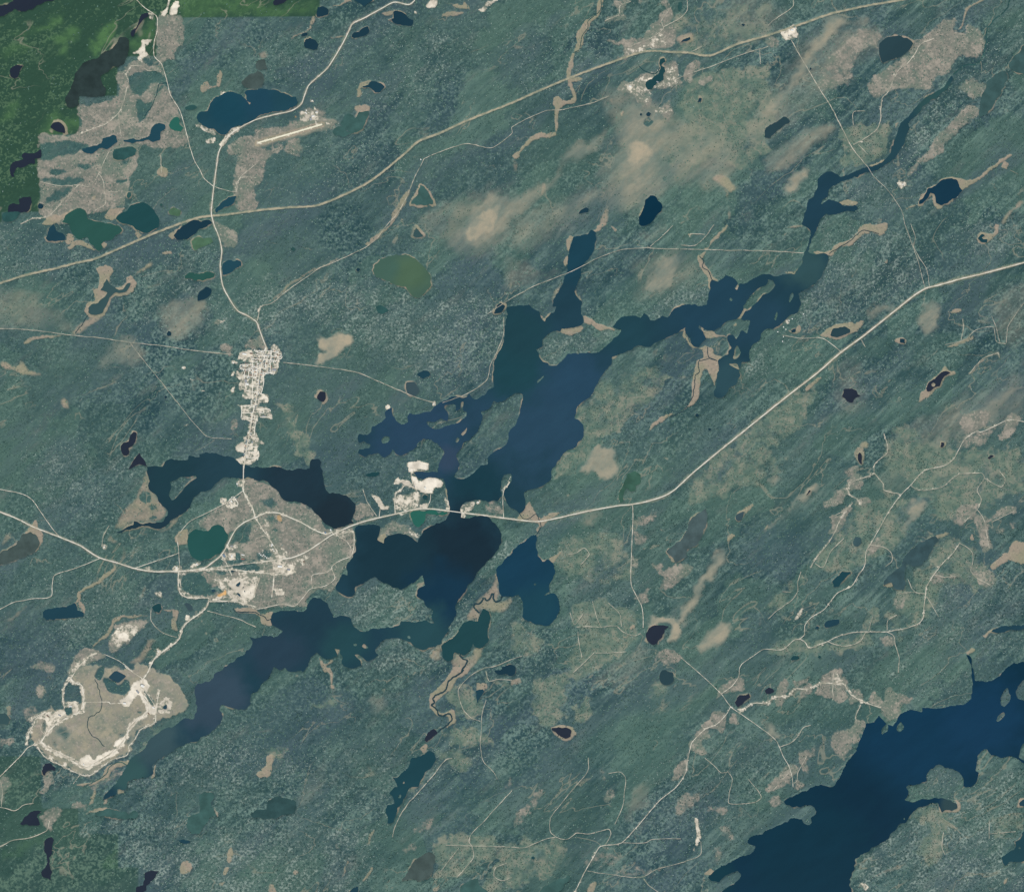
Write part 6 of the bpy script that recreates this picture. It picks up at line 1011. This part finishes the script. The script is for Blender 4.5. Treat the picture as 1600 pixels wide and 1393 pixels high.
for li, (key, ring, label, p, hs) in enumerate(lake_geo):
    zl = 0.02*(li % 25)
    loops = [[Vector((wx(x), wy(y), 0)) for x, y in q] for q in [p]+hs]
    tri = tessellate_polygon(loops)
    vs = [(v.x, v.y, zl) for q in loops for v in q]
    o = mesh_obj('lake' if len(p) > 60 else 'pond', vs, [t if (vs[t[1]][0]-vs[t[0]][0])*(vs[t[2]][1]-vs[t[0]][1])-(vs[t[1]][1]-vs[t[0]][1])*(vs[t[2]][0]-vs[t[0]][0]) > 0 else t[::-1] for t in tri], get_wmat(key))
    tag(o, label=label, kind='structure')

# ---------------------------------------------------------------- ribbons: creeks, roads, runway
def ribbon(name, p, wd, mat, lift, label, jit=0.12, flat=False, seed=0):
    r = np.random.default_rng(1000+seed)
    d = np.gradient(p, axis=0); L = np.hypot(d[:, 0], d[:, 1])[:, None]+1e-9
    nrm = np.stack([-d[:, 1], d[:, 0]], -1)/L
    n = len(p)
    wj = wd/2*(1+jit*np.clip(r.normal(size=n), -1.6, 1.6)); wk = wd/2*(1+jit*np.clip(r.normal(size=n), -1.6, 1.6))
    a = p+nrm*wj[:, None]; b = p-nrm*wk[:, None]
    zc = np.maximum.reduce([zat(p[:, 0], p[:, 1]), zat(a[:, 0], a[:, 1]), zat(b[:, 0], b[:, 1])])
    z = np.maximum(zc, 0.5)+lift
    vs = [(wx(x), wy(y), zz_) for (x, y), zz_ in zip(a, z)]+[(wx(x), wy(y), zz_) for (x, y), zz_ in zip(b, z)]
    fs = [(i, i+1, n+i+1, n+i) for i in range(n-1)]
    o = mesh_obj(name, vs, fs, mat)
    return tag(o, label=label, kind='structure')
def road_mat(name, a, b_):
    m, n, l = new_mat(name); g = G(n, l); b = bsdf_of(m); p = g.pos()
    c = g.mix(g.ramp(g.noise(p, 130, 3.0, 0.6), 0.38, 0.6), alb(*a), alb(*b_))
    l.new(c, b.inputs['Base Color']); b.inputs['Roughness'].default_value = 0.95; b.inputs['Specular IOR Level'].default_value = 0.1
    return m
M_HWY = road_mat('highway_gravel', (196, 190, 170), (224, 219, 204))
M_ROAD = road_mat('pale_gravel', (172, 166, 148), (224, 217, 200))
M_TRAIL = road_mat('track_dirt', (152, 152, 136), (206, 198, 180))
M_PIPE = road_mat('corridor_dry_grass', (138, 141, 120), (172, 164, 140))
M_RUN = plain('runway_gravel', alb(232, 226, 200), var=0.06, size=60)
for i, (kind, wd, label, p) in enumerate(road_geo):
    wd *= {'highway': 0.74, 'road': 0.80, 'trail': 0.85}[kind]
    ribbon({'highway': 'highway', 'road': 'road', 'trail': 'trail'}[kind], p, wd, {'highway': M_HWY, 'road': M_ROAD, 'trail': M_TRAIL}[kind], 1.2+0.05*(i % 17), label, 0.10 if kind == 'highway' else 0.28, seed=i)
ribbon('pipeline_path', PIPE_P, 2.9, M_PIPE, 1.0, 'broad tan pipeline corridor cut straight through the forest', 0.22, seed=300)
ribbon('runway', smooth(RUN_P, False, 2.5, 0), 2.4, M_RUN, 1.3, 'pale gravel airstrip with grey verges', 0.03, seed=301)
for i, (wd, key, label, c) in enumerate(CREEKS):
    ribbon('river', smooth(P(c), False, 1.6, 0.10), wd*1.35, get_wmat(key), 0.8+0.03*i, label, 0.2, seed=400+i)
# ---------------------------------------------------------------- forest: tree clumps standing on the ground (nobody could count them)
def leaf_mat(name, col, v=0.22):
    m, n, l = new_mat(name); g = G(n, l); b = bsdf_of(m)
    oi = n.new('ShaderNodeObjectInfo')
    k = g.ramp(oi.outputs['Random'], 0, 1, 1-v, 1+v, smooth=False)
    l.new(g.mix(1.0, col, k, 'MULTIPLY'), b.inputs['Base Color'])
    b.inputs['Roughness'].default_value = 1.0; b.inputs['Specular IOR Level'].default_value = 0.0
    return m
def clump(name, mat, seed, conic):
    r = random.Random(seed); vs, fs = [], []
    for k in range(6 if conic else 5):
        a = r.uniform(0, 6.283); d = r.uniform(1.5, 8.5) if k else 0
        cx, cy = d*math.cos(a), d*math.sin(a)
        R = r.uniform(2.6, 4.2) if conic else r.uniform(3.2, 5.2); H = r.uniform(3.5, 6) if conic else r.uniform(4, 6.5)
        i0 = len(vs); n = 6
        if conic:
            for q in range(n): vs.append((cx+R*r.uniform(.7, 1.2)*math.cos(q*6.283/n), cy+R*r.uniform(.7, 1.2)*math.sin(q*6.283/n), r.uniform(-2.5, 0)))
            vs.append((cx, cy, H))
            fs += [(i0+q, i0+(q+1) % n, i0+n) for q in range(n)]
        else:
            for z, s in ((-3, 0.9), (H*0.55, 1.0)):
                for q in range(n): vs.append((cx+R*s*r.uniform(.75, 1.2)*math.cos(q*6.283/n), cy+R*s*r.uniform(.75, 1.2)*math.sin(q*6.283/n), z*r.uniform(.8, 1.2)))
            vs.append((cx+r.uniform(-1, 1), cy+r.uniform(-1, 1), H))
            fs += [(i0+q, i0+(q+1) % n, i0+n+(q+1) % n, i0+n+q) for q in range(n)]+[(i0+n+q, i0+n+(q+1) % n, i0+2*n) for q in range(n)]
    return mesh_obj(name, vs, fs, mat, link=False)
def scatter_group(proto):
    ng = bpy.data.node_groups.new('scatter_'+proto.name, 'GeometryNodeTree')
    ng.interface.new_socket('Geometry', in_out='INPUT', socket_type='NodeSocketGeometry')
    ng.interface.new_socket('Geometry', in_out='OUTPUT', socket_type='NodeSocketGeometry')
    n, l = ng.nodes, ng.links
    gi, go = n.new('NodeGroupInput'), n.new('NodeGroupOutput')
    ins = n.new('GeometryNodeInstanceOnPoints'); oi = n.new('GeometryNodeObjectInfo')
    oi.inputs['Object'].default_value = proto; oi.inputs['As Instance'].default_value = True
    rv = n.new('FunctionNodeRandomValue'); rv.data_type = 'FLOAT_VECTOR'
    rv.inputs[0].default_value = (0, 0, 0); rv.inputs[1].default_value = (0.12, 0.12, 6.283)
    rs = n.new('FunctionNodeRandomValue'); rs.data_type = 'FLOAT_VECTOR'
    rs.inputs[0].default_value = (0.7, 0.7, 0.7); rs.inputs[1].default_value = (1.5, 1.5, 1.3); rs.inputs['Seed'].default_value = 5
    l.new(gi.outputs[0], ins.inputs['Points']); l.new(oi.outputs['Geometry'], ins.inputs['Instance'])
    l.new(rv.outputs[0], ins.inputs['Rotation']); l.new(rs.outputs[0], ins.inputs['Scale'])
    l.new(ins.outputs[0], go.inputs[0])
    return ng
def scatter(name, proto, dens, n, label, seed):
    """n clumps spread over the raster with probability dens (0..1), gathered in loose stands."""
    r = np.random.default_rng(seed)
    px = r.uniform(-20, W_PX+20, n*3); py = r.uniform(-20, H_PX+20, n*3)
    i = ((px-OX)/CS).round().astype(int); j = ((py-OY)/CS).round().astype(int)
    keep = r.uniform(size=n*3) < dens[j, i]
    px, py = px[keep][:n], py[keep][:n]
    z = zat(px, py)
    v = np.stack([wx(px), wy(py), z-0.5], -1).astype(np.float32)
    me = bpy.data.meshes.new(name); me.vertices.add(len(v)); me.vertices.foreach_set('co', v.ravel()); me.update()
    o = bpy.data.objects.new(name, me); COL.objects.link(o)
    md = o.modifiers.new('scatter', 'NODES'); md.node_group = scatter_group(proto)
    return tag(o, label=label, kind='stuff')
free = (1-np.clip(WATER*6, 0, 1))*(1-np.clip(ch['bare']*2.2+ROADMASK*1.5+ch['fen']*1.2+np.clip(ch['tan']-0.1,0,1)*2.2+ch['grey']*0.85+ch['orange'], 0, 1))*(1-0.9*ch['green'])
stand = np.clip(0.3+0.7*vnoise(8, 201)+0.8*vnoise(22, 202, math.radians(41), 3.5)+0.7*vnoise(75, 203), 0, 1)
conifer = clump('conifer_clump', leaf_mat('conifer_needles', alb(70, 101, 97)), 1, True)
mixedwood = clump('mixedwood_clump', leaf_mat('mixedwood_leaves', alb(92, 121, 110)), 2, False)
birch = clump('birch_clump', leaf_mat('birch_leaves', alb(136, 154, 146)), 3, False)
NCL = 80000
scatter('conifer_forest', conifer, free*(0.02+0.98*stand**1.6), NCL, 'dark spruce forest covering the land between the lakes', 11)
scatter('mixedwood_forest', mixedwood, free*(1-0.6*stand), NCL//2, 'lighter mixed woodland among the spruce', 12)
scatter('birch_forest', birch, free*np.clip(ch['pale']*1.1+0.06, 0, 1)*np.clip(1.1-stand, 0, 1), int(NCL*0.55), 'pale birch and lichen woodland on the rocky ground', 13)
# ---------------------------------------------------------------- town: streets, houses, larger buildings, bridges
STREETS = [  # (label phrase, course)
('the top street of the northern grid', 't 750,362 870,372 1000,372 1130,385 1310,435'),
('the second street of the northern grid', 't 780,440 870,470 1000,470 1100,480'),
('the broad street along the rail line', 't 700,530 760,540 900,545 1100,565 1240,580'),
('the north-eastern corner loop street', 't 1130,490 1340,490 1310,540 1275,540 1265,590'),
('the western loop by the dark block', 't 700,655 480,660 465,700 480,745 700,760'),
('the third street west of main street', 't 730,560 725,700 722,900'),
('the second street west of main street', 't 822,560 820,700 815,880'),
('the middle cross street of the western blocks', 't 560,775 720,780 880,800'),
('the cross street above the western square', 't 720,712 810,712 900,715'),
('the long street of the eastern grid', 't 1115,390 1105,560 1095,700 1090,830'),
('the short street of the eastern grid', 't 995,620 990,700 1000,760'),
('the southern street of the eastern grid', 't 930,825 1050,830 1190,842'),
('the street below the western playing field', 't 540,905 660,905 860,910'),
('the pair of short western lanes', 't 565,790 560,890 640,895 645,800'),
('the winding lane in the south-western grid', 't 560,1090 640,1080 720,1100 920,1112'),
('the cross street by the gravel lot', 't 600,1200 680,1210 800,1235 960,1272'),
('the eastern lane of the mid town', 't 950,860 960,1000 935,1150 905,1250'),
('the western lane of the mid town', 't 720,950 730,1090 720,1240 725,1380'),
('the frontage lane of the mid town', 'u 700,0 690,140 640,180'),
('the north-western square of the lower town', 'u 495,120 500,250 490,370'),
('the top cross street of the lower town', 'u 500,122 620,125 760,145'),
('the middle cross street of the lower town', 'u 500,262 620,262 730,268'),
('the lower cross street of the lower town', 'u 540,350 620,360 700,372'),
('the eastern lane with the turning loop', 'u 840,170 950,180 1080,190 1100,230'),
('the eastern lane with the long sheds', 'u 860,250 960,260 950,200'),
('the eastern shed street', 'u 880,350 960,355 1030,352 1090,355'),
('the narrow lane down the neck of the town', 'u 825,310 800,440 775,560 765,720'),
('the garden street near the lake', 'u 640,972 740,965 850,955'),
('the second garden street near the lake', 'u 640,1072 740,1075 830,1065'),
('the last cross street before the lake', 'u 600,1192 720,1195 835,1190'),
('the eastern lane of the lake-end blocks', 'u 845,1050 850,1130 830,1240'),
('the lane west of the lake crossing', 'u 470,1232 520,1235 575,1222'),
('the mill village street', 'a2 1420,330 1450,300 1480,350 1430,370'),
]
M_STREET = plain('street_gravel', alb(232, 226, 210), var=0.10, size=30)
street_geo = []
for i, (ph, c) in enumerate(STREETS):
    p = smooth(P(c), False, step=1.5, jit=0.0)
    street_geo.append((ph, p))
    ribbon('street', p, 1.05, M_STREET, 2.4+0.04*(i % 9), 'pale gravel street, '+ph, 0.12, seed=600+i)
main_p = smooth(P('t 1020,310 1010,370 985,480 950,570 920,610 905,700 880,830 850,1000 830,1160 800,1393 u 750,200 720,330 700,450 670,640 640,820 610,940 590,1080 570,1200'), False, step=1.5, jit=0)
ROOFS = [('white', (226, 226, 220)), ('grey', (150, 154, 156)), ('charcoal', (76, 82, 86)), ('brown', (122, 104, 92)), ('green', (92, 120, 104)), ('blue-grey', (112, 132, 146)), ('rust-red', (160, 112, 98))]
M_WALL = plain('painted_siding', alb(206, 202, 190), var=0.06, size=3)
M_ROOFS = [plain(nm.replace('-', '_')+'_roofing', alb(*c), var=0.08, size=3) for nm, c in ROOFS]
def gable(w_, l_, h_, rise, over=0.5):
    w2, l2 = w_/2, l_/2; W, L = w2+over, l2+over; t = 0.25
    vs = [(-w2, -l2, -1.5), (w2, -l2, -1.5), (w2, l2, -1.5), (-w2, l2, -1.5), (-w2, -l2, h_), (w2, -l2, h_), (w2, l2, h_), (-w2, l2, h_), (0, -l2, h_+rise), (0, l2, h_+rise)]
    wf = [(0, 1, 5, 8, 4), (2, 3, 7, 9, 6), (1, 2, 6, 5), (3, 0, 4, 7)]
    e = h_-rise*over/w2
    rv = [(-W, -L, e+t), (0, -L, h_+rise+t), (W, -L, e+t), (-W, L, e+t), (0, L, h_+rise+t), (W, L, e+t)]
    rf = [(0, 1, 4, 3), (1, 2, 5, 4)]
    return vs, wf, rv, rf
house_mesh = []
for k in range(len(ROOFS)):
    vs, wf, rv, rf = gable(11.0, 16.0, 3.2, 2.6)
    me_ = bpy.data.meshes.new('house'); me_.from_pydata(vs+rv, [], wf+[tuple(i+len(vs) for i in f) for f in rf])
    me_.materials.append(M_WALL); me_.materials.append(M_ROOFS[k])
    for q in me_.polygons[len(wf):]: q.material_index = 1
    me_.update(); house_mesh.append(me_)
placed = []
def can(x, y, d):
    return all((x-a)**2+(y-b)**2 > d*d for a, b in placed)
rh = random.Random(4)
ORD = ['first', 'second', 'third', 'fourth', 'fifth', 'sixth', 'seventh', 'eighth', 'ninth', 'tenth', 'eleventh', 'twelfth', 'thirteenth', 'fourteenth', 'fifteenth', 'sixteenth', 'seventeenth', 'eighteenth', 'nineteenth', 'twentieth']
homes = []                       # (street, side, roof, x, y, object)
for ph, p in [('the main street', main_p)]+street_geo:
    s = np.concatenate([[0], np.cumsum(np.hypot(*np.diff(p, axis=0).T))])
    upright = abs(p[-1][1]-p[0][1]) > abs(p[-1][0]-p[0][0])
    t = rh.uniform(0.6, 1.6)
    while t < s[-1]-0.4 and len(homes) < 285:
        x = np.interp(t, s, p[:, 0]); y = np.interp(t, s, p[:, 1])
        x2 = np.interp(t+0.5, s, p[:, 0]); y2 = np.interp(t+0.5, s, p[:, 1])
        a = math.atan2(-(y2-y), x2-x)
        for sd_ in (-1, 1):
            if rh.random() < 0.2: continue
            off = (2.1 if ph == 'the main street' else 1.55)+rh.uniform(-0.15, 0.3)
            hx = x+sd_*off*math.sin(a); hy = y+sd_*off*math.cos(a)
            if not can(hx, hy, 1.9): continue
            placed.append((hx, hy))
            k = rh.choices(range(len(ROOFS)), (30, 22, 14, 12, 8, 8, 5))[0]
            o = bpy.data.objects.new('house', house_mesh[k]); COL.objects.link(o)
            o.location = (wx(hx), wy(hy), float(zat(hx, hy))); o.rotation_euler = (0, 0, a+math.pi/2*rh.choice((0, 0, 1)))
            sc_ = rh.uniform(0.85, 1.2); o.scale = (sc_, sc_, 1)
            side = ('east' if hx > x else 'west') if upright else ('south' if hy > y else 'north')
            homes.append((ph, side, ROOFS[k][0], hx, hy, o))
        t += rh.uniform(2.1, 3.0)
for h in homes:
    along = 4 if h[1] in ('east', 'west') else 3
    row = sorted((q for q in homes if q[:3] == h[:3]), key=lambda q: q[along])
    i = row.index(h)
    end = 'the north' if along == 4 else 'the west'
    which = f'only {h[2]}-roofed house' if len(row) == 1 else f'{ORD[i]} {h[2]}-roofed house from {end}'
    lab_ = f'{which}, {h[1]} side of {h[0]}'
    if len(lab_.split()) > 16: print('LONG', lab_)
    tag(h[5], f'{which}, {h[1]} side of {h[0]}', 'house', 'town houses along '+h[0])

def building(name, label, cat, px, py, w_, l_, h_, rot, roof, rise=2.0, group=None, extra=None, door=True):
    z = float(zat(px, py))
    root = bpy.data.objects.new(name, None); COL.objects.link(root)
    root.location = (wx(px), wy(py), z); root.rotation_euler = (0, 0, math.radians(rot))
    tag(root, label, cat, group)
    vs, wf, rv, rf = gable(w_, l_, h_, rise)
    mesh_obj('wall', vs, wf, M_WALL, root); mesh_obj('roof', rv, rf, roof, root)
    if door:
        d = min(w_*0.3, 6)
        mesh_obj('door', [(-d/2, -l_/2-0.15, -1), (d/2, -l_/2-0.15, -1), (d/2, -l_/2-0.15, h_*0.8), (-d/2, -l_/2-0.15, h_*0.8), (-d/2, -l_/2+0.3, -1), (d/2, -l_/2+0.3, -1), (d/2, -l_/2+0.3, h_*0.8), (-d/2, -l_/2+0.3, h_*0.8)],
                 [(0, 1, 2, 3), (3, 2, 6, 7), (0, 3, 7, 4), (1, 5, 6, 2)], M_ROOFS[2], root)
    if extra == 'vent':
        for yv in (-l_/4, l_/4):
            mesh_obj('roof_vent', *box(-1.2, yv-1.2, h_+rise-0.3, 1.2, yv+1.2, h_+rise+1.6), M_ROOFS[1], root)
    if extra == 'stack':
        mesh_obj('chimney', *box(w_/4-1, -l_/3-1, h_, w_/4+1, -l_/3+1, h_+rise+9), M_ROOFS[6], root)
    return root
def box(x0, y0, z0, x1, y1, z1):
    v = [(x, y, z) for z in (z0, z1) for x, y in ((x0, y0), (x1, y0), (x1, y1), (x0, y1))]
    return v, [(0, 3, 2, 1), (4, 5, 6, 7), (0, 1, 5, 4), (1, 2, 6, 5), (2, 3, 7, 6), (3, 0, 4, 7)]
def B(s): return P(s)[0]
WHT, GRY, CHR, BRN, GRN, BLU, RED = M_ROOFS
BUILD = [
('airport_terminal', 'white airport terminal on the pale apron beside the airstrip', 'terminal', 'p 790,510', 22, 46, 6, 100, WHT, 'vent'),
('hangar', 'large grey hangar at the western end of the airport apron', 'hangar', 'p 735,585', 34, 40, 9, 20, GRY, 'vent'),
('fuel_shed', 'small white shed with dark door at the airport access road', 'shed', 'p 620,365', 14, 22, 4, 20, WHT, None),
('workshop', 'long white workshop north of the airport apron', 'workshop', 'p 880,412', 14, 42, 5, 95, WHT, None),
('storage_shed', 'pale storage shed beside the airport parking yard', 'shed', 'p 610,430', 14, 40, 5, 60, WHT, None),
('radio_hut', 'lone white hut at the end of the airport lane', 'hut', 'p 765,125', 14, 18, 4, 15, WHT, None),
('school', 'big white flat school by the eastern town ring', 'school', 't 1180,770', 34, 60, 7, 88, GRY, 'vent'),
('arena', 'large grey hall by the western playing field', 'hall', 't 590,1000', 36, 52, 9, 5, GRY, 'vent'),
('warehouse', 'long white warehouse on the bright yard above the rail line', 'warehouse', 't 560,440', 24, 66, 7, 80, WHT, None),
('depot', 'brown depot building beside the rail line yard', 'depot', 't 700,430', 20, 44, 6, 85, BRN, None),
('garage', 'white garage on the isolated western clearing', 'garage', 't 330,620', 16, 24, 5, 30, WHT, None),
('pump_house', 'white pump house on the southern clearing west of town', 'pump house', 't 322,1190', 14, 22, 5, 90, WHT, None),
('store', 'wide white store at the bright lot in mid town', 'store', 't 620,1060', 26, 40, 6, 70, WHT, None),
('church', 'small blue-roofed church on the corner near the lake end', 'church', 'u 720,870', 16, 30, 8, 20, BLU, None),
('apartment', 'long grey apartment block on the eastern shed street', 'apartment', 'u 960,330', 16, 46, 7, 88, GRY, None),
('mill_shed', 'large white mill shed on the tailings road yard', 'mill', 'b2 150,735', 30, 70, 10, 85, WHT, 'stack'),
('mill_hall', 'grey mill hall at the eastern end of the mill yard', 'mill', 'b2 205,755', 26, 48, 9, 80, GRY, 'vent'),
('office_block', 'white office at the cross road of the mill townsite', 'office', 'b2 100,600', 16, 30, 6, 20, WHT, None),
('sorting_shed', 'brown shed at the start of the eastern mill lane', 'shed', 'b2 300,705', 16, 26, 5, 70, BRN, None),
('pulp_store', 'blue-roofed store by the white mill curve', 'store', 'm 270,900', 36, 52, 8, 30, BLU, 'vent'),
('log_shed', 'grey shed on the pale yard inside the mill curve', 'shed', 'm 430,700', 20, 44, 6, 80, GRY, None),
('lumber_store', 'white store on the square yard by the mill curve', 'store', 'm 430,910', 22, 40, 6, 0, WHT, None),
('work_camp', 'long pale camp block among the mill wood lots', 'camp', 'm 660,880', 14, 50, 5, 75, WHT, None),
('work_camp', 'pale camp block south of the other in the mill wood lots', 'camp', 'm 660,970', 14, 50, 5, 90, RED, None),
('house_cluster_hall', 'white hall on the small mill village block', 'hall', 'a2 1440,330', 20, 34, 6, 40, WHT, None),
('boat_house', 'white boat house by the crossing north of the mill', 'boat house', 'a2 1475,222', 16, 26, 5, 10, WHT, None),
('service_station', 'white service station at the road junction by the bend', 'station', 'b2 465,508', 20, 30, 5, 30, WHT, None),
('bulk_plant', 'pale blue-roofed plant beside the road junction by the bend', 'plant', 'b2 432,524', 24, 34, 7, 30, BLU, None),
('gate_house', 'white gate house at the tailings loop corner', 'gate house', 'a2 1100,742', 18, 28, 6, 10, WHT, None),
('quarry_shed', 'white quarry shed on the main sand floor', 'shed', 'v 900,500', 18, 34, 6, 40, WHT, None),
('crusher', 'grey crusher building in the middle of the gravel pit', 'crusher', 'v 720,480', 18, 26, 9, 20, GRY, 'stack'),
('lake_lodge', 'white lodge on the wooded shore east of the highway bridge', 'lodge', 'b2 1381,335', 18, 32, 6, 80, WHT, None),
('cabin', 'white cabin at the tip of the western bay', 'cabin', 'b1 822,1138', 12, 18, 4, 30, WHT, None),
('cabin', 'white cabin where the shore trail meets the western bay', 'cabin', 'b1 1106,1118', 12, 18, 4, 70, WHT, None),
('headframe_shed', 'tall white shed at the top of the mine haul yard', 'mine shed', 'q 1190,165', 36, 56, 14, 70, WHT, 'stack'),
('mill_plant', 'long grey plant beside the mine haul yard', 'mine plant', 'q 1150,215', 26, 60, 11, 40, GRY, 'vent'),
('mine_workshop', 'white workshop at the centre of the mine', 'workshop', 'q 1040,310', 24, 44, 8, 85, WHT, None),
('mine_office', 'pale office on the eastern mine terrace', 'office', 'q 1280,345', 18, 40, 7, 60, WHT, None),
('core_shed', 'brown core shed on the lower mine terrace', 'shed', 'q 1240,395', 16, 34, 6, 40, BRN, None),
('camp_block', 'white camp block at the western mine yard', 'camp', 'q 590,335', 16, 46, 6, 88, WHT, None),
('camp_block', 'grey camp block by the western mine yard road', 'camp', 'q 500,410', 16, 46, 6, 60, GRY, None),
('camp_block', 'brown camp block at the orange edge of the western mine yard', 'camp', 'q 400,415', 16, 40, 6, 50, BRN, None),
('tailings_pump', 'small white pump house on the southern mine rim', 'pump house', 'q 700,820', 16, 24, 5, 35, WHT, None),
('compressor_hall', 'white hall on the station pad beside the pipeline', 'hall', 'd0 150,190', 26, 44, 8, 70, WHT, 'vent'),
('compressor_shed', 'blue-roofed shed on the station pad beside the pipeline', 'shed', 'd0 165,172', 16, 24, 6, 70, BLU, None),
('control_hut', 'grey control hut at the southern edge of the station pad', 'hut', 'd0 130,225', 14, 22, 5, 15, GRY, None),
('sawmill', 'white sawmill in the mottled clearing near the pipeline', 'sawmill', 'c0 735,540', 20, 40, 6, 60, WHT, None),
('sawmill_shed', 'grey shed east of the clearing pond', 'shed', 'c0 905,510', 16, 34, 5, 70, GRY, None),
('trail_cabin', 'white cabin at the bend of the zigzag trail', 'cabin', 'b0 1025,993', 14, 20, 4, 20, WHT, None),
('landfill_shed', 'white shed on the bright clearing west of town', 'shed', 'a1 1138,893', 14, 20, 4, 10, WHT, None),
('dump_office', 'white hut on the bright northern clearing by the green forest', 'hut', 'a0 875,365', 14, 22, 4, 20, WHT, None),
('logging_camp', 'white trailer at the crossing of the south-eastern tracks', 'trailer', 'c3 1367,245', 12, 24, 4, 45, WHT, None),
('shore_cottage', 'grey cottage at the lane end by the blue lake bay', 'cottage', 'b2 1530,260', 14, 20, 4, 10, GRY, None),
('gravel_office', 'white hut beside the narrow northern gravel pad', 'hut', 'v 650,210', 14, 20, 4, 0, WHT, None),
('hunting_camp', 'white camp on the hook clearing in the far eastern bog', 'camp', 'd0 838,1148', 14, 20, 4, 20, WHT, None),
('mine_road_camp', 'white camp beside the mine road halfway down', 'camp', 'a2 985,1262', 14, 24, 4, 50, WHT, None),
('village_hall', 'white hut on the clearing north of the western highway', 'hut', 'a2 650,612', 14, 22, 4, 60, WHT, None),
('pulp_office', 'pale office beside the teal mill lake road', 'office', 'a2 1225,722', 18, 36, 6, 60, WHT, None),
]
for nm, lb, cat, loc, w_, l_, h_, rot, roof, ex in BUILD:
    x, y = B(loc); building(nm, lb, cat, x, y, w_, l_, h_, rot, roof, extra=ex)
# lake-side cottages east of the main lake and huts of the mill village
rc = random.Random(9)
COTT = ['d1 95,640', 'd1 110,655', 'd1 95,700', 'd1 150,590', 'd1 130,600', 'd1 90,730', 'd1 220,560', 'd1 60,670']
for k, s_ in enumerate(sorted(COTT, key=lambda q: B(q)[1])):
    x, y = B(s_)
    building('cottage', f'{ORD[k]} from the north, small white-roofed cottage on the pale rocky eastern lake shore', 'cottage', x, y, 12, 18, 4, rc.uniform(0, 180), WHT, group='white-roofed cottages on the eastern lake shore')
VILL = ['a2 1425,330', 'a2 1438,312', 'a2 1452,305', 'a2 1462,330', 'a2 1450,345', 'a2 1430,350', 'a2 1470,310', 'a2 1380,318', 'a2 1392,330', 'a2 1478,235', 'a2 1490,215']
for k, s_ in enumerate(sorted(VILL, key=lambda q: B(q)[1])):
    x, y = B(s_)
    building('cottage', f'{ORD[k]} from the north, small grey-roofed cottage in the mill village by the crossing', 'cottage', x, y, 12, 18, 4, rc.uniform(20, 60), GRY, group='grey-roofed cottages in the mill village')
LOT = ['m 1000,850', 'm 1030,880', 'm 1060,900', 'm 1090,880', 'm 1120,910', 'm 1150,940', 'm 1250,700', 'm 1280,760', 'm 1300,800', 'm 1270,670']
for k, s_ in enumerate(sorted(LOT, key=lambda q: B(q)[1])):
    x, y = B(s_)
    building('cottage', f'{ORD[k]} from the north, small white-roofed cottage in the wood lots inside the mill curve', 'cottage', x, y, 12, 20, 4, rc.uniform(0, 90), WHT, group='white-roofed cottages inside the mill curve')

# bridges
M_DECK = plain('bridge_concrete', alb(206, 202, 190), var=0.06, size=8)
M_STEEL = plain('bridge_steel', alb(140, 148, 150), var=0.05, size=4)
def bridge(name, label, a, b, wd, piers):
    ax, ay, bx, by = wx(a[0]), wy(a[1]), wx(b[0]), wy(b[1])
    L = math.hypot(bx-ax, by-ay)
    root = bpy.data.objects.new(name, None); COL.objects.link(root)
    root.location = ((ax+bx)/2, (ay+by)/2, 0.5); root.rotation_euler = (0, 0, math.atan2(by-ay, bx-ax))
    tag(root, label, 'bridge')
    mesh_obj('deck', *box(-L/2, -wd/2, 6.0, L/2, wd/2, 7.4), M_DECK, root)
    for s_ in (-1, 1):
        mesh_obj('railing', *box(-L/2, s_*wd/2-0.3, 7.41, L/2, s_*wd/2+0.3, 8.6), M_STEEL, root)
    for k in range(piers):
        x = -L/2+L*(k+0.5)/piers
        mesh_obj('pier', *box(x-1.2, -wd/2+1, -4.5, x+1.2, wd/2-1, 5.99), M_DECK, root)
bridge('road_bridge', 'pale highway bridge over the narrows between the lakes', B('b2 1205,390'), B('b2 1278,400'), 15, 4)
bridge('road_bridge', 'long pale bridge carrying the town road over the dark lake', B('a2 1515,105'), B('a2 1514,182'), 15, 5)
bridge('trail_bridge', 'thin trail bridge over the northern lake narrows', B('c1 342,307'), B('c1 432,264'), 7, 6)
bridge('track_bridge', 'small track bridge where the straight track crosses the river lake', B('d0 616,1032'), B('d0 652,1092'), 6, 4)
